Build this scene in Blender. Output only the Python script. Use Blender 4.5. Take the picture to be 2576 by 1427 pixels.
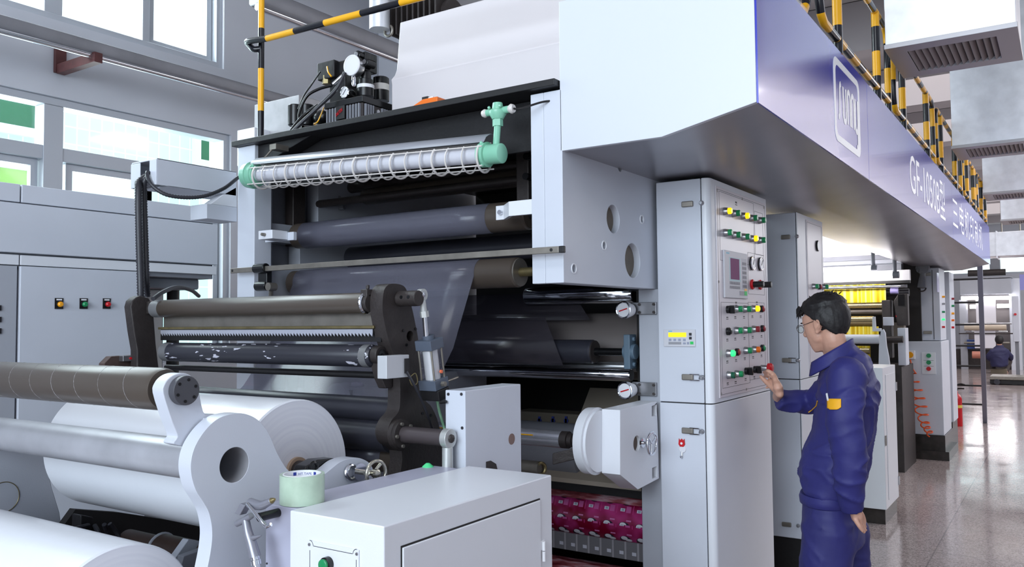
import bpy, bmesh, math, random
from mathutils import Vector, Matrix, geometry
R = math.radians
random.seed(7)
scene = bpy.context.scene
for o in list(bpy.data.objects):
    bpy.data.objects.remove(o, do_unlink=True)

# ---------------------------------------------------------------- camera
IW, IH, FPX = 2576.0, 1427.0, 2094.2
yaw, pitch, roll = R(33.564), R(2.645), R(-0.533)
CAM = Vector((0, 0, 1.6))
fwd = Vector((-math.sin(yaw)*math.cos(pitch), math.cos(yaw)*math.cos(pitch), math.sin(pitch)))
r0 = Vector((math.cos(yaw), math.sin(yaw), 0)); u0 = r0.cross(fwd)
rgt = r0*math.cos(roll) + u0*math.sin(roll); upv = rgt.cross(fwd)
cd = bpy.data.cameras.new('camera'); cam = bpy.data.objects.new('camera', cd)
scene.collection.objects.link(cam)
M3 = Matrix((rgt, upv, -fwd)).transposed()
cam.matrix_world = Matrix.Translation(CAM) @ M3.to_4x4()
cd.sensor_fit = 'HORIZONTAL'; cd.sensor_width = 36.0; cd.lens = 36.0*FPX/IW
cd.clip_start = 0.05; cd.clip_end = 200
scene.camera = cam

# ---------------------------------------------------------------- world, lamps, exposure
vs = scene.view_settings
scene.display_settings.display_device = 'sRGB'
vs.view_transform = 'Standard'; vs.look = 'None'; vs.gamma = 1.0; vs.use_curve_mapping = False
vs.exposure = 0.36
w = bpy.data.worlds.new('sky'); scene.world = w; w.use_nodes = True
bg = w.node_tree.nodes['Background']
bg.inputs[0].default_value = (0.88, 0.95, 1.0, 1); bg.inputs[1].default_value = 1.9
try:
    scene.cycles.max_bounces = 7; scene.cycles.diffuse_bounces = 3; scene.cycles.glossy_bounces = 3
    scene.cycles.transmission_bounces = 4; scene.cycles.transparent_max_bounces = 8
    scene.cycles.sample_clamp_indirect = 6.0
    scene.cycles.caustics_reflective = False; scene.cycles.caustics_refractive = False
except Exception:
    pass

def area(name, loc, to, sx, sy, power, col=(1, 1, 1)):
    l = bpy.data.lights.new(name, 'AREA'); l.shape = 'RECTANGLE'; l.size = sx; l.size_y = sy
    l.energy = power; l.color = col
    o = bpy.data.objects.new(name, l); scene.collection.objects.link(o)
    o.location = loc
    o.rotation_euler = (Vector(to)-Vector(loc)).to_track_quat('-Z', 'Y').to_euler()
    return o
# daylight: big gate behind the photographer, windows of the right hand wall, windows of the left wall
area('gate_daylight', (-1.0, -4.2, 3.2), (-1.6, 3.0, 1.6), 4.2, 2.6, 255, (0.74, 0.87, 1.0))
area('right_window_daylight', (3.3, 8.5, 3.9), (-1.2, 6.0, 1.0), 9.0, 1.6, 60, (1.0, 0.95, 0.97))
area('right_window_daylight_far', (3.3, 19, 3.6), (-2.0, 19, 0.8), 9.0, 1.8, 120, (1.0, 0.95, 0.97))
area('left_window_daylight', (-6.6, 2.6, 3.6), (-2.0, 2.6, 1.6), 3.8, 3.0, 330, (0.86, 0.94, 1.0))
for yc, pw in ((4.2, 28), (8.8, 75), (13.4, 100), (18.0, 100), (22.6, 100), (27.2, 100)):
    area('skylight', (2.75, yc, 5.16), (2.75, yc+.001, 0), 0.9, 3.8, pw, (1.0, 0.97, 0.98))
area('duct_fill_near', (-0.4, -1.0, 4.95), (-0.5, 8.0, 3.6), 2.0, 1.2, 40, (0.95, 0.98, 1.0))  # added lamp without a roof opening, brightens the fronts of the ducts
area('roof_fill_middle', (-1.8, 14.0, 5.0), (-1.8, 14.0, 0), 3.0, 7.0, 110, (1.0, 0.97, 0.98))  # added fill lamp for general brightness in the middle of the hall
area('roof_fill_far', (-1.5, 25.5, 5.0), (-1.5, 25.5, 0), 5.0, 6.0, 150, (1.0, 0.98, 0.97))  # added fill lamp that brightens the far zone

# ---------------------------------------------------------------- pixel of the photograph -> point in the hall
def ray(px, py):
    return rgt*((px-IW/2)/FPX) - upv*((py-IH/2)/FPX) + fwd
def PX(px, py, c): d = ray(px, py); return CAM + d*((c-CAM.x)/d.x)
def PY(px, py, c): d = ray(px, py); return CAM + d*((c-CAM.y)/d.y)
def PZ(px, py, c): d = ray(px, py); return CAM + d*((c-CAM.z)/d.z)
def PD(px, py, d): return CAM + ray(px, py)*d

# ---------------------------------------------------------------- materials
def lin(c):
    c = c/255.0
    return c/12.92 if c <= 0.04045 else ((c+0.055)/1.055)**2.4
def rgb(r, g, b): return (lin(r), lin(g), lin(b), 1)
MATS = {}
def mat(name, col=None, rough=0.5, metal=0.0, spec=0.5, var=0.0, vscale=6.0, bump=0.0, bscale=60.0,
        emit=None, estr=1.0, coat=0.0, trans=0.0, alpha=1.0):
    if name in MATS: return MATS[name]
    m = bpy.data.materials.new(name); m.use_nodes = True
    nt = m.node_tree; b = nt.nodes['Principled BSDF']
    c = rgb(*col)
    b.inputs['Base Color'].default_value = c
    b.inputs['Roughness'].default_value = rough
    b.inputs['Metallic'].default_value = metal
    b.inputs['Specular IOR Level'].default_value = spec
    b.inputs['Coat Weight'].default_value = coat
    b.inputs['Transmission Weight'].default_value = trans
    b.inputs['Alpha'].default_value = alpha
    if emit:
        b.inputs['Emission Color'].default_value = rgb(*emit); b.inputs['Emission Strength'].default_value = estr
    if var or bump:
        tc = nt.nodes.new('ShaderNodeTexCoord')
    if var:
        n = nt.nodes.new('ShaderNodeTexNoise'); n.inputs['Scale'].default_value = vscale; n.inputs['Detail'].default_value = 5
        nt.links.new(tc.outputs['Object'], n.inputs['Vector'])
        rp = nt.nodes.new('ShaderNodeValToRGB')
        rp.color_ramp.elements[0].position = 0.3; rp.color_ramp.elements[1].position = 0.7
        rp.color_ramp.elements[0].color = tuple(x*(1-var) for x in c[:3]) + (1,)
        rp.color_ramp.elements[1].color = tuple(min(1, x*(1+var)) for x in c[:3]) + (1,)
        nt.links.new(n.outputs['Fac'], rp.inputs['Fac']); nt.links.new(rp.outputs['Color'], b.inputs['Base Color'])
    if bump:
        n2 = nt.nodes.new('ShaderNodeTexNoise'); n2.inputs['Scale'].default_value = bscale; n2.inputs['Detail'].default_value = 3
        nt.links.new(tc.outputs['Object'], n2.inputs['Vector'])
        bp = nt.nodes.new('ShaderNodeBump'); bp.inputs['Strength'].default_value = bump; bp.inputs['Distance'].default_value = 0.01
        nt.links.new(n2.outputs['Fac'], bp.inputs['Height']); nt.links.new(bp.outputs['Normal'], b.inputs['Normal'])
    MATS[name] = m
    return m
class NT:
    """small helper for node maths"""
    def __init__(s, m): s.nt = m.node_tree; s.b = s.nt.nodes['Principled BSDF']
    def new(s, t, **k):
        n = s.nt.nodes.new(t)
        for a, v in k.items(): setattr(n, a, v)
        return n
    def link(s, a, b): s.nt.links.new(a, b)
    def math(s, op, a, b=None, c=None):
        n = s.new('ShaderNodeMath', operation=op)
        for i, v in enumerate((a, b, c)):
            if v is None: continue
            if isinstance(v, (int, float)): n.inputs[i].default_value = v
            else: s.link(v, n.inputs[i])
        return n.outputs[0]
    def mix(s, f, a, b):
        n = s.new('ShaderNodeMix', data_type='RGBA')
        if isinstance(f, (int, float)): n.inputs[0].default_value = f
        else: s.link(f, n.inputs[0])
        for i, v in ((6, a), (7, b)):
            if isinstance(v, tuple): n.inputs[i].default_value = v
            else: s.link(v, n.inputs[i])
        return n.outputs[2]

paint = mat('grey_machine_paint', (206, 210, 220), 0.38, var=0.03, vscale=3, bump=0.03, bscale=250)
paint_w = mat('white_machine_paint', (226, 228, 234), 0.35, var=0.02, vscale=2, bump=0.03, bscale=250)
paint_g = mat('mid_grey_paint', (170, 173, 182), 0.42, var=0.05, vscale=3, bump=0.04, bscale=200)
paint_d = mat('dull_grey_paint', (128, 130, 138), 0.5, var=0.06, vscale=4, bump=0.05, bscale=150)
cream = mat('cream_sheet_paint', (222, 216, 218), 0.4, var=0.02, vscale=2)
black = mat('black_paint', (22, 20, 22), 0.45, var=0.15, vscale=8, bump=0.08, bscale=60)
black_s = mat('black_satin', (16, 16, 18), 0.25, var=0.1, vscale=12)
iron = mat('dark_cast_iron', (54, 48, 47), 0.5, metal=0.2, var=0.2, vscale=14, bump=0.15, bscale=90)
rubber = mat('dark_rubber_roller', (78, 69, 62), 0.33, var=0.06, vscale=5)
rubber_b = mat('black_rubber_roller', (46, 46, 54), 0.35, var=0.15, vscale=9)
steel = mat('brushed_steel', (170, 170, 174), 0.28, metal=0.9, var=0.08, vscale=18)
steel_d = mat('dull_steel', (140, 134, 126), 0.42, metal=0.7, var=0.15, vscale=16)
chrome = mat('chrome', (220, 222, 228), 0.08, metal=1.0)
brass = mat('tarnished_brass', (128, 116, 82), 0.35, metal=0.7, var=0.2, vscale=20)
galv = mat('galvanised_sheet', (232, 234, 240), 0.34, metal=0.3, var=0.09, vscale=9)
yellow = mat('yellow_safety_paint', (245, 178, 18), 0.3, var=0.05, vscale=8)
blackr = mat('black_safety_paint', (20, 20, 28), 0.22)
mint = mat('mint_green_enamel', (134, 196, 168), 0.32, var=0.04, vscale=12)
white = mat('white_plastic', (236, 236, 240), 0.4)
offwhite = mat('offwhite_wire', (214, 208, 204), 0.4)
red = mat('red_plastic', (196, 24, 34), 0.3)
dred = mat('dark_red_plastic', (150, 44, 54), 0.35)
green = mat('green_plastic', (24, 140, 84), 0.3)
orange = mat('orange_plastic', (240, 116, 24), 0.35)
orange_l = mat('orange_lens', (250, 168, 20), 0.25)
ink = mat('printed_black_ink', (40, 38, 44), 0.6)
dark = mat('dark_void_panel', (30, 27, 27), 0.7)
hole_m = mat('dark_hole', (50, 44, 40), 0.7)
glassw = mat('gauge_face', (232, 232, 236), 0.3)
conduit = mat('corrugated_black_plastic', (48, 48, 54), 0.4)
y_lit = mat('lit_yellow_lens', (255, 214, 20), 0.3, emit=(255, 200, 10), estr=0.9)
g_lit = mat('lit_green_lens', (60, 220, 130), 0.3, emit=(40, 230, 120), estr=0.8)
tube_lit = mat('lit_fluorescent_tube', (255, 255, 255), 0.3, emit=(255, 250, 252), estr=14.0)

# ---------------------------------------------------------------- objects
ORI = {}
class MB:
    def __init__(s): s.bm = bmesh.new(); s.mi = 0
    def _mark(s, fs):
        for f in fs: f.material_index = s.mi
    def box(s, x0, x1, y0, y1, z0, z1):
        x0, x1 = min(x0, x1), max(x0, x1); y0, y1 = min(y0, y1), max(y0, y1); z0, z1 = min(z0, z1), max(z0, z1)
        v = [s.bm.verts.new(p) for p in ((x0,y0,z0),(x1,y0,z0),(x1,y1,z0),(x0,y1,z0),(x0,y0,z1),(x1,y0,z1),(x1,y1,z1),(x0,y1,z1))]
        s._mark([s.bm.faces.new([v[i] for i in q]) for q in ((3,2,1,0),(4,5,6,7),(0,1,5,4),(1,2,6,5),(2,3,7,6),(3,0,4,7))])
        return s
    def obox(s, c, ax, ay, az, hx, hy, hz):
        c = Vector(c); ax, ay, az = (Vector(a).normalized() for a in (ax, ay, az))
        v = []
        for k in (-1, 1):
            for i, j in ((-1,-1),(1,-1),(1,1),(-1,1)): v.append(s.bm.verts.new(c+ax*hx*i+ay*hy*j+az*hz*k))
        s._mark([s.bm.faces.new([v[i] for i in q]) for q in ((3,2,1,0),(4,5,6,7),(0,1,5,4),(1,2,6,5),(2,3,7,6),(3,0,4,7))])
        return s
    def _frame(s, d):
        d = Vector(d).normalized(); a = Vector((0,0,1)) if abs(d.z) < 0.9 else Vector((1,0,0))
        u = d.cross(a).normalized(); return u, d.cross(u).normalized()
    def lathe(s, prof, p0, axis, n=24, caps=True):
        p0 = Vector(p0); axis = Vector(axis).normalized(); u, v = s._frame(axis); rings = []
        for t, r in prof:
            rings.append([s.bm.verts.new(p0+axis*t+(u*math.cos(2*math.pi*i/n)+v*math.sin(2*math.pi*i/n))*max(r, 1e-5)) for i in range(n)])
        fs = []
        for a, b in zip(rings, rings[1:]):
            for i in range(n): fs.append(s.bm.faces.new((a[i], a[(i+1)%n], b[(i+1)%n], b[i])))
        if caps:
            fs.append(s.bm.faces.new(rings[0][::-1])); fs.append(s.bm.faces.new(rings[-1]))
        s._mark(fs); return s
    def cyl(s, p0, p1, r, r2=None, n=24, caps=True):
        p0, p1 = Vector(p0), Vector(p1)
        return s.lathe([(0, r), ((p1-p0).length, r if r2 is None else r2)], p0, p1-p0, n, caps)
    def pipe(s, p0, p1, r, ri, n=32):
        p0, p1 = Vector(p0), Vector(p1); L = (p1-p0).length
        return s.lathe([(0, ri), (0, r), (L, r), (L, ri), (0, ri)], p0, p1-p0, n, False)
    def tube(s, pts, r, n=8, closed=False, caps=True, rf=None):
        pts = [Vector(p) for p in pts]; m = len(pts); rings = []; u = None
        for i, p in enumerate(pts):
            a = pts[(i-1) % m] if (closed or i > 0) else p
            b = pts[(i+1) % m] if (closed or i < m-1) else p
            d = (b-a).normalized()
            if u is None: u, v = s._frame(d)
            else:
                u = (u-d*u.dot(d))
                u = u.normalized() if u.length > 1e-6 else s._frame(d)[0]
                v = d.cross(u)
            rr = rf(i) if rf else r
            rings.append([s.bm.verts.new(p+(u*math.cos(2*math.pi*k/n)+v*math.sin(2*math.pi*k/n))*rr) for k in range(n)])
        fs = []
        for i in range(m if closed else m-1):
            a, b = rings[i], rings[(i+1) % m]
            for k in range(n): fs.append(s.bm.faces.new((a[k], a[(k+1)%n], b[(k+1)%n], b[k])))
        if caps and not closed:
            fs.append(s.bm.faces.new(rings[0][::-1])); fs.append(s.bm.faces.new(rings[-1]))
        s._mark(fs); return s
    def torus(s, c, axis, R_, r, n=28, k=8, a0=0, a1=360):
        c = Vector(c); u, v = s._frame(axis); full = abs(a1-a0) >= 360
        m = n if full else n+1
        pts = [c+(u*math.cos(R(a0+(a1-a0)*i/n))+v*math.sin(R(a0+(a1-a0)*i/n)))*R_ for i in range(m)]
        return s.tube(pts, r, k, full)
    def prism(s, poly, ax, a, b, holes=()):
        def P3(p, t): return (t, p[0], p[1]) if ax == 'X' else ((p[0], t, p[1]) if ax == 'Y' else (p[0], p[1], t))
        loops = [list(poly)] + [list(h) for h in holes]
        flat = [p for l in loops for p in l]
        tri = None
        if holes:
            t2 = bmesh.new(); ids = t2.verts.layers.int.new('i'); k = 0; es = []
            for l in loops:
                vv = []
                for p in l:
                    v = t2.verts.new((p[0], p[1], 0)); v[ids] = k; k += 1; vv.append(v)
                es += [t2.edges.new((vv[i], vv[(i+1) % len(vv)])) for i in range(len(vv))]
            bmesh.ops.triangle_fill(t2, use_beauty=True, use_dissolve=False, edges=es, normal=(0, 0, 1))
            tri = [[v[ids] for v in f.verts] for f in t2.faces]; t2.free()
        A = [s.bm.verts.new(P3(p, a)) for p in flat]; B = [s.bm.verts.new(P3(p, b)) for p in flat]
        fs = []
        if tri:
            for t in tri:
                for V, q in ((A, t), (B, t[::-1])):
                    try: fs.append(s.bm.faces.new([V[i] for i in q]))
                    except ValueError: pass
        else:
            fs.append(s.bm.faces.new(A)); fs.append(s.bm.faces.new(B[::-1]))
        k = 0
        for l in loops:
            n = len(l)
            for i in range(n):
                j = (i+1) % n
                fs.append(s.bm.faces.new((A[k+i], B[k+i], B[k+j], A[k+j])))
            k += n
        s._mark(fs); return s
    def sphere(s, c, r, n=16, sc=(1,1,1), rot=None):
        vs = bmesh.ops.create_uvsphere(s.bm, u_segments=n, v_segments=max(6, n//2), radius=r)['verts']
        m = Matrix.Diagonal((*sc, 1))
        if rot: m = rot.to_4x4() @ m
        m = Matrix.Translation(Vector(c)) @ m
        bmesh.ops.transform(s.bm, matrix=m, verts=vs)
        s._mark({f for v in vs for f in v.link_faces}); return s
    def quad(s, a, b, c, d):
        s._mark([s.bm.faces.new([s.bm.verts.new(p) for p in (a, b, c, d)])]); return s
    def grid(s, fn, nu, nv):
        V = [[s.bm.verts.new(fn(i/nu, j/nv)) for j in range(nv+1)] for i in range(nu+1)]
        s._mark([s.bm.faces.new((V[i][j], V[i+1][j], V[i+1][j+1], V[i][j+1])) for i in range(nu) for j in range(nv)]); return s
    def build(s, name, m, parent=None, bevel=0.0, at=None, smooth=True, solid=0.0, ang=38, seg=2):
        bmesh.ops.recalc_face_normals(s.bm, faces=s.bm.faces)
        if at is None:
            if parent is not None: at = ORI[parent.name]
            else:
                xs = [v.co for v in s.bm.verts]
                at = Vector(((min(v.x for v in xs)+max(v.x for v in xs))/2, (min(v.y for v in xs)+max(v.y for v in xs))/2, min(v.z for v in xs)))
        at = Vector(at)
        bmesh.ops.translate(s.bm, verts=s.bm.verts, vec=-at)
        me = bpy.data.meshes.new(name); s.bm.to_mesh(me); s.bm.free()
        for x in (m if isinstance(m, (list, tuple)) else [m]): me.materials.append(x)
        if smooth and len(me.polygons):
            me.polygons.foreach_set('use_smooth', [True]*len(me.polygons)); me.set_sharp_from_angle(angle=R(ang))
        o = bpy.data.objects.new(name, me); scene.collection.objects.link(o)
        ORI[o.name] = at
        if parent is not None: o.parent = parent
        else: o.location = at
        if solid:
            md = o.modifiers.new('solid', 'SOLIDIFY'); md.thickness = solid; md.offset = 0
        if bevel:
            md = o.modifiers.new('bevel', 'BEVEL'); md.width = bevel; md.segments = seg; md.limit_method = 'ANGLE'; md.angle_limit = R(40)
            md.harden_normals = True
        return o
def _build_each(s, name, m, parent=None, **k):
    """as build(), but every separate piece becomes a part of its own"""
    left = set(s.bm.verts); out = []
    while left:
        st = [next(iter(left))]; isl = set()
        while st:
            v = st.pop()
            if v in isl: continue
            isl.add(v); st += [e.other_vert(v) for e in v.link_edges]
        left -= isl
        p = MB(); mp = {v: p.bm.verts.new(v.co) for v in isl}
        for f in {f for v in isl for f in v.link_faces}:
            q = p.bm.faces.new([mp[v] for v in f.verts]); q.material_index = f.material_index
        out.append(p.build(name, m, parent, **k))
    s.bm.free(); return out
MB.build_each = _build_each
def tag(o, label, cat=None, group=None, kind=None):
    if label: o['label'] = label
    if cat: o['category'] = cat
    if group: o['group'] = group
    if kind: o['kind'] = kind
    return o
def thing(name, label, cat, loc=(0, 0, 0), group=None):
    o = bpy.data.objects.new(name, None); scene.collection.objects.link(o); o.location = loc
    o.empty_display_size = 0.1; ORI[o.name] = Vector(loc)
    return tag(o, label, cat, group)
def struct(name, mb, m, **k):
    o = mb.build(name, m, **k); o['kind'] = 'structure'; return o
def dup(root, loc, label=None, group=None, rotz=None):
    c = root.copy(); scene.collection.objects.link(c); c.location = loc
    if rotz is not None: c.rotation_euler = (0, 0, rotz)
    if label: c['label'] = label
    if group: c['group'] = group
    for ch in root.children:
        d = ch.copy(); scene.collection.objects.link(d); d.parent = c
        for g in ch.children:
            e = g.copy(); scene.collection.objects.link(e); e.parent = d
    return c
def part_copy(src, parent, loc):
    """a copy of a part (and its sub-parts) of a thing, placed at a world point"""
    c = src.copy(); scene.collection.objects.link(c); c.parent = parent
    base = ORI[parent.name]; c.location = Vector(loc)-base
    for g in src.children:
        d = g.copy(); scene.collection.objects.link(d); d.parent = c
    return c
def circ(cy, cz, r, n=28, a0=0, a1=360):
    return [(cy+r*math.cos(R(a0+(a1-a0)*i/n)), cz+r*math.sin(R(a0+(a1-a0)*i/n))) for i in range(n)]
def smooth2(pts, n=4):
    """closed outline rounded through its points"""
    m = len(pts); out = []
    for i in range(m):
        a, b, c, d = (Vector((*pts[(i+k) % m], 0)) for k in (-1, 0, 1, 2))
        for k in range(n):
            t = k/n; q = 0.5*((2*b)+(c-a)*t+(2*a-5*b+4*c-d)*t*t+(3*b-a-3*c+d)*t**3); out.append((q.x, q.y))
    return out
def yz(pts, c): return [(PX(x, y, c).y, PX(x, y, c).z) for x, y in pts]
def spline(pts, n=8):
    pts = [Vector(p) for p in pts]; out = []
    P = [pts[0]*2-pts[1]] + pts + [pts[-1]*2-pts[-2]]
    for i in range(1, len(P)-2):
        a, b, c, d = P[i-1:i+3]
        for k in range(n):
            t = k/n
            out.append(0.5*((2*b)+(c-a)*t+(2*a-5*b+4*c-d)*t*t+(3*b-a-3*c+d)*t**3))
    return out+[pts[-1]]
def text_mesh(name, body, m, parent, origin, ux, uz, width, height, depth=0.002, spacing=1.0):
    """writing: fits the body into width x height, from origin (lower left) along ux and uz"""
    cu = bpy.data.curves.new(name, 'FONT'); cu.body = body; cu.extrude = 0; cu.resolution_u = 3; cu.space_character = spacing
    tmp = bpy.data.objects.new(name+'_tmp', cu); scene.collection.objects.link(tmp)
    bpy.context.view_layer.update()
    me = bpy.data.meshes.new_from_object(tmp.evaluated_get(bpy.context.evaluated_depsgraph_get()))
    bpy.data.objects.remove(tmp, do_unlink=True)
    if not len(me.vertices): return None
    xs = [v.co.x for v in me.vertices]; ys = [v.co.y for v in me.vertices]
    x0, x1, y0, y1 = min(xs), max(xs), min(ys), max(ys)
    ux, uz, origin = Vector(ux).normalized(), Vector(uz).normalized(), Vector(origin); base = ORI[parent.name]
    for v in me.vertices:
        v.co = origin + ux*((v.co.x-x0)/(x1-x0)*width) + uz*((v.co.y-y0)/max(y1-y0, 1e-6)*height) - base
    me.name = name; me.materials.clear(); me.materials.append(m)
    o = bpy.data.objects.new(name, me); scene.collection.objects.link(o); o.parent = parent; ORI[o.name] = base
    md = o.modifiers.new('solid', 'SOLIDIFY'); md.thickness = depth; md.offset = 0
    return o
# ================================================================ the hall
def terrazzo():
    m = mat('polished_terrazzo', (150, 143, 144), 0.1, spec=0.5)
    h = NT(m); tc = h.new('ShaderNodeTexCoord'); sp = h.new('ShaderNodeSeparateXYZ'); h.link(tc.outputs['Object'], sp.inputs[0])
    v = h.new('ShaderNodeTexVoronoi'); v.inputs['Scale'].default_value = 130; h.link(tc.outputs['Object'], v.inputs['Vector'])
    rp = h.new('ShaderNodeValToRGB'); e = rp.color_ramp.elements
    e[0].color = rgb(122, 108, 106); e[0].position = 0.1; e[1].color = rgb(190, 176, 174); e[1].position = 0.75
    sc = h.new('ShaderNodeSeparateColor'); h.link(v.outputs['Color'], sc.inputs[0]); h.link(sc.outputs[0], rp.inputs[0])
    n = h.new('ShaderNodeTexNoise'); n.inputs['Scale'].default_value = 1.3; h.link(tc.outputs['Object'], n.inputs['Vector'])
    c1 = h.mix(h.math('MULTIPLY', n.outputs[0], 0.5), rp.outputs[0], rgb(140, 126, 124))
    def line(o):
        f = h.math('FRACT', h.math('MULTIPLY', o, 1/0.8))
        return h.math('GREATER_THAN', h.math('ABSOLUTE', h.math('SUBTRACT', f, 0.5)), 0.494)
    ln = h.math('MAXIMUM', line(sp.outputs[0]), line(sp.outputs[1]))
    h.link(h.mix(h.math('MULTIPLY', ln, 0.55), c1, rgb(96, 88, 88)), h.b.inputs['Base Color'])
    n2 = h.new('ShaderNodeTexNoise'); n2.inputs['Scale'].default_value = 2.2; h.link(tc.outputs['Object'], n2.inputs['Vector'])
    h.link(h.math('MULTIPLY_ADD', n2.outputs[0], 0.22, 0.02), h.b.inputs['Roughness'])
    return m
wallm = mat('grey_white_wall_plaster', (200, 202, 210), 0.75, var=0.04, vscale=1.2, bump=0.05, bscale=30)
ceilm = mat('grey_ceiling_plaster', (176, 170, 172), 0.8, var=0.04, vscale=0.8)
def thin_glass():
    m = bpy.data.materials.new('window_glass'); m.use_nodes = True; nt = m.node_tree; nt.nodes.clear()
    o = nt.nodes.new('ShaderNodeOutputMaterial'); t = nt.nodes.new('ShaderNodeBsdfTransparent'); g = nt.nodes.new('ShaderNodeBsdfGlossy')
    t.inputs[0].default_value = (0.93, 0.98, 0.97, 1); g.inputs['Roughness'].default_value = 0.05
    x = nt.nodes.new('ShaderNodeMixShader'); x.inputs[0].default_value = 0.06
    nt.links.new(t.outputs[0], x.inputs[1]); nt.links.new(g.outputs[0], x.inputs[2]); nt.links.new(x.outputs[0], o.inputs[0])
    return m
glass = thin_glass()
def rect(a0, a1, b0, b1): return [(a0, b0), (a1, b0), (a1, b1), (a0, b1)]

struct('floor', MB().box(-6.3, 3.8, -5.2, 32.3, -0.1, 0), terrazzo(), at=(0, 0, 0))
struct('ceiling', MB().box(-6.3, 3.8, -5.2, 32.3, 5.2, 5.35), ceilm)
UP = (0.5, 4.56, 3.81, 5.02); LO = (0.5, 4.64, 1.3, 3.25); UP2 = (8.1, 11.0, 3.3, 5.02)
struct('wall_left', MB().prism(rect(-5.2, 32.3, 0, 5.2), 'X', -6.3, -6.0, [rect(*UP), rect(*LO), rect(*UP2)]), wallm)
struct('wall_right', MB().prism(rect(-5.2, 32.3, 0, 5.2), 'X', 3.6, 3.8,
    [rect(9.4+i*4.2, 12.8+i*4.2, 2.7, 4.8) for i in range(5)]), wallm)
struct('wall_back', MB().prism(rect(-6.0, 3.6, 0, 5.2), 'Y', -5.2, -5.0, [rect(-1.8, 2.8, 0.02, 4.6)]), wallm)
FW = (-3.6, 3.2, PY(2500, 690, 32.0).z, PY(2500, 606, 32.0).z)
struct('wall_far', MB().prism(rect(-6.0, 3.6, 0, 5.2), 'Y', 32.0, 32.3, [rect(FW[0], FW[1], FW[2], FW[3])]), wallm)
# pilaster on the left wall and ceiling beams
struct('trim_1', MB().box(-5.99, -5.45, 6.5, 7.3, 0.0, 5.19), wallm)
for i, yb in enumerate((3.4, 6.9, 9.9, 12.9, 15.9, 18.9, 21.9, 24.9, 27.9, 30.6)):
    struct('trim_%d' % (i+2), MB().box(-5.99, 3.59, yb, yb+0.45, 4.62, 5.19), ceilm)

winf = mat('grey_aluminium_window_frame', (186, 190, 198), 0.4, metal=0.2)
def window(n, y0, y1, z0, z1, mull, trans=(), x=-6.12, sashes=()):
    """sliding window in the left wall: fixed frame, mullions, sashes, panes"""
    t = bpy.data.objects.new('window_%d' % n, None); scene.collection.objects.link(t); t.location = (x, (y0+y1)/2, z0)
    ORI[t.name] = Vector(t.location); t['kind'] = 'structure'
    m = MB(); e = 0.055
    m.prism(rect(y0, y1, z0, z1), 'X', x-0.05, x+0.09, [rect(y0+e, y1-e, z0+e, z1-e)]); m.build('frame', winf, t, bevel=0.004)
    for yc, wd in mull: MB().box(x-0.045, x+0.085, yc-wd/2, yc+wd/2, z0+e, z1-e).build('mullion', winf, t, bevel=0.004)
    for zc, wd in trans: MB().box(x-0.04, x+0.075, y0+e, y1-e, zc-wd/2, zc+wd/2).build('transom', winf, t, bevel=0.004)
    for (a, b, c, d) in sashes:
        MB().prism(rect(a, b, c, d), 'X', x-0.02, x+0.03, [rect(a+0.05, b-0.05, c+0.05, d-0.05)]).build('sash', winf, t, bevel=0.003)
    MB().box(x-0.003, x+0.003, y0+e, y1-e, z0+e, z1-e).build('pane', glass, t)
    return t
ym = PX(132, 360, -6.05).y
window(1, *UP, [(PX(132, 20, -6.05).y, 0.13), (PX(365, 60, -6.05).y, 0.06)], sashes=[(PX(380, 60, -6.05).y, 4.5, 3.865, 4.97)])
zt = PX(132, 386, -6.05).z
window(2, *LO, [(ym, 0.14)], [(zt, 0.10)], sashes=[(ym+0.12, 3.95, 1.36, zt-0.05), (1.9, ym-0.08, 1.36, zt-0.05), (3.9, 4.58, 1.36, zt-0.05)])
window(3, *UP2, [(9.5, 0.1)])
t = bpy.data.objects.new('window_4', None); scene.collection.objects.link(t); t.location = (0, 32.1, FW[2]); ORI[t.name] = Vector(t.location); t['kind'] = 'structure'
MB().prism(rect(*FW), 'Y', 32.05, 32.15, [rect(FW[0]+0.06+i*1.7, FW[0]+1.64+i*1.7, FW[2]+0.06, FW[3]-0.06) for i in range(4)]).build('frame', winf, t)
MB().box(FW[0]+0.05, FW[1]-0.05, 32.095, 32.105, FW[2]+0.05, FW[3]-0.05).build('pane', glass, t)

# ---- building across the yard, seen through the lower windows
def tilewall():
    m = mat('pale_cyan_facade_tile', (206, 240, 232), 0.9, spec=.1)
    h = NT(m); tc = h.new('ShaderNodeTexCoord'); mp = h.new('ShaderNodeMapping'); mp.inputs['Rotation'].default_value = (0, R(90), R(90))
    sp = h.new('ShaderNodeSeparateXYZ'); h.link(tc.outputs['Object'], sp.inputs[0])
    cb = h.new('ShaderNodeCombineXYZ'); h.link(sp.outputs[1], cb.inputs[0]); h.link(sp.outputs[2], cb.inputs[1])
    bt = h.new('ShaderNodeTexBrick'); bt.offset = 0.0; bt.inputs['Scale'].default_value = 1.0
    bt.inputs['Brick Width'].default_value = 0.15; bt.inputs['Row Height'].default_value = 0.2; bt.inputs['Mortar Size'].default_value = 0.008
    bt.inputs['Color1'].default_value = rgb(212, 240, 232); bt.inputs['Color2'].default_value = rgb(222, 246, 240); bt.inputs['Mortar'].default_value = rgb(245, 250, 250)
    h.link(cb.outputs[0], bt.inputs['Vector']); h.link(bt.outputs['Color'], h.b.inputs['Base Color'])
    return m
XB = -9.5
b = thing('neighbouring_building', 'pale cyan tiled building across the yard behind the lower window', 'building', (XB-0.2, 4, -0.1))
MB().box(XB-0.4, XB, -3, 13, -0.1, 4.9).build('facade', tilewall(), b)
grn = mat('dark_green_window_glass', (60, 120, 88), 0.1)
lime = mat('lime_blind', (150, 200, 96), 0.5)
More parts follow.
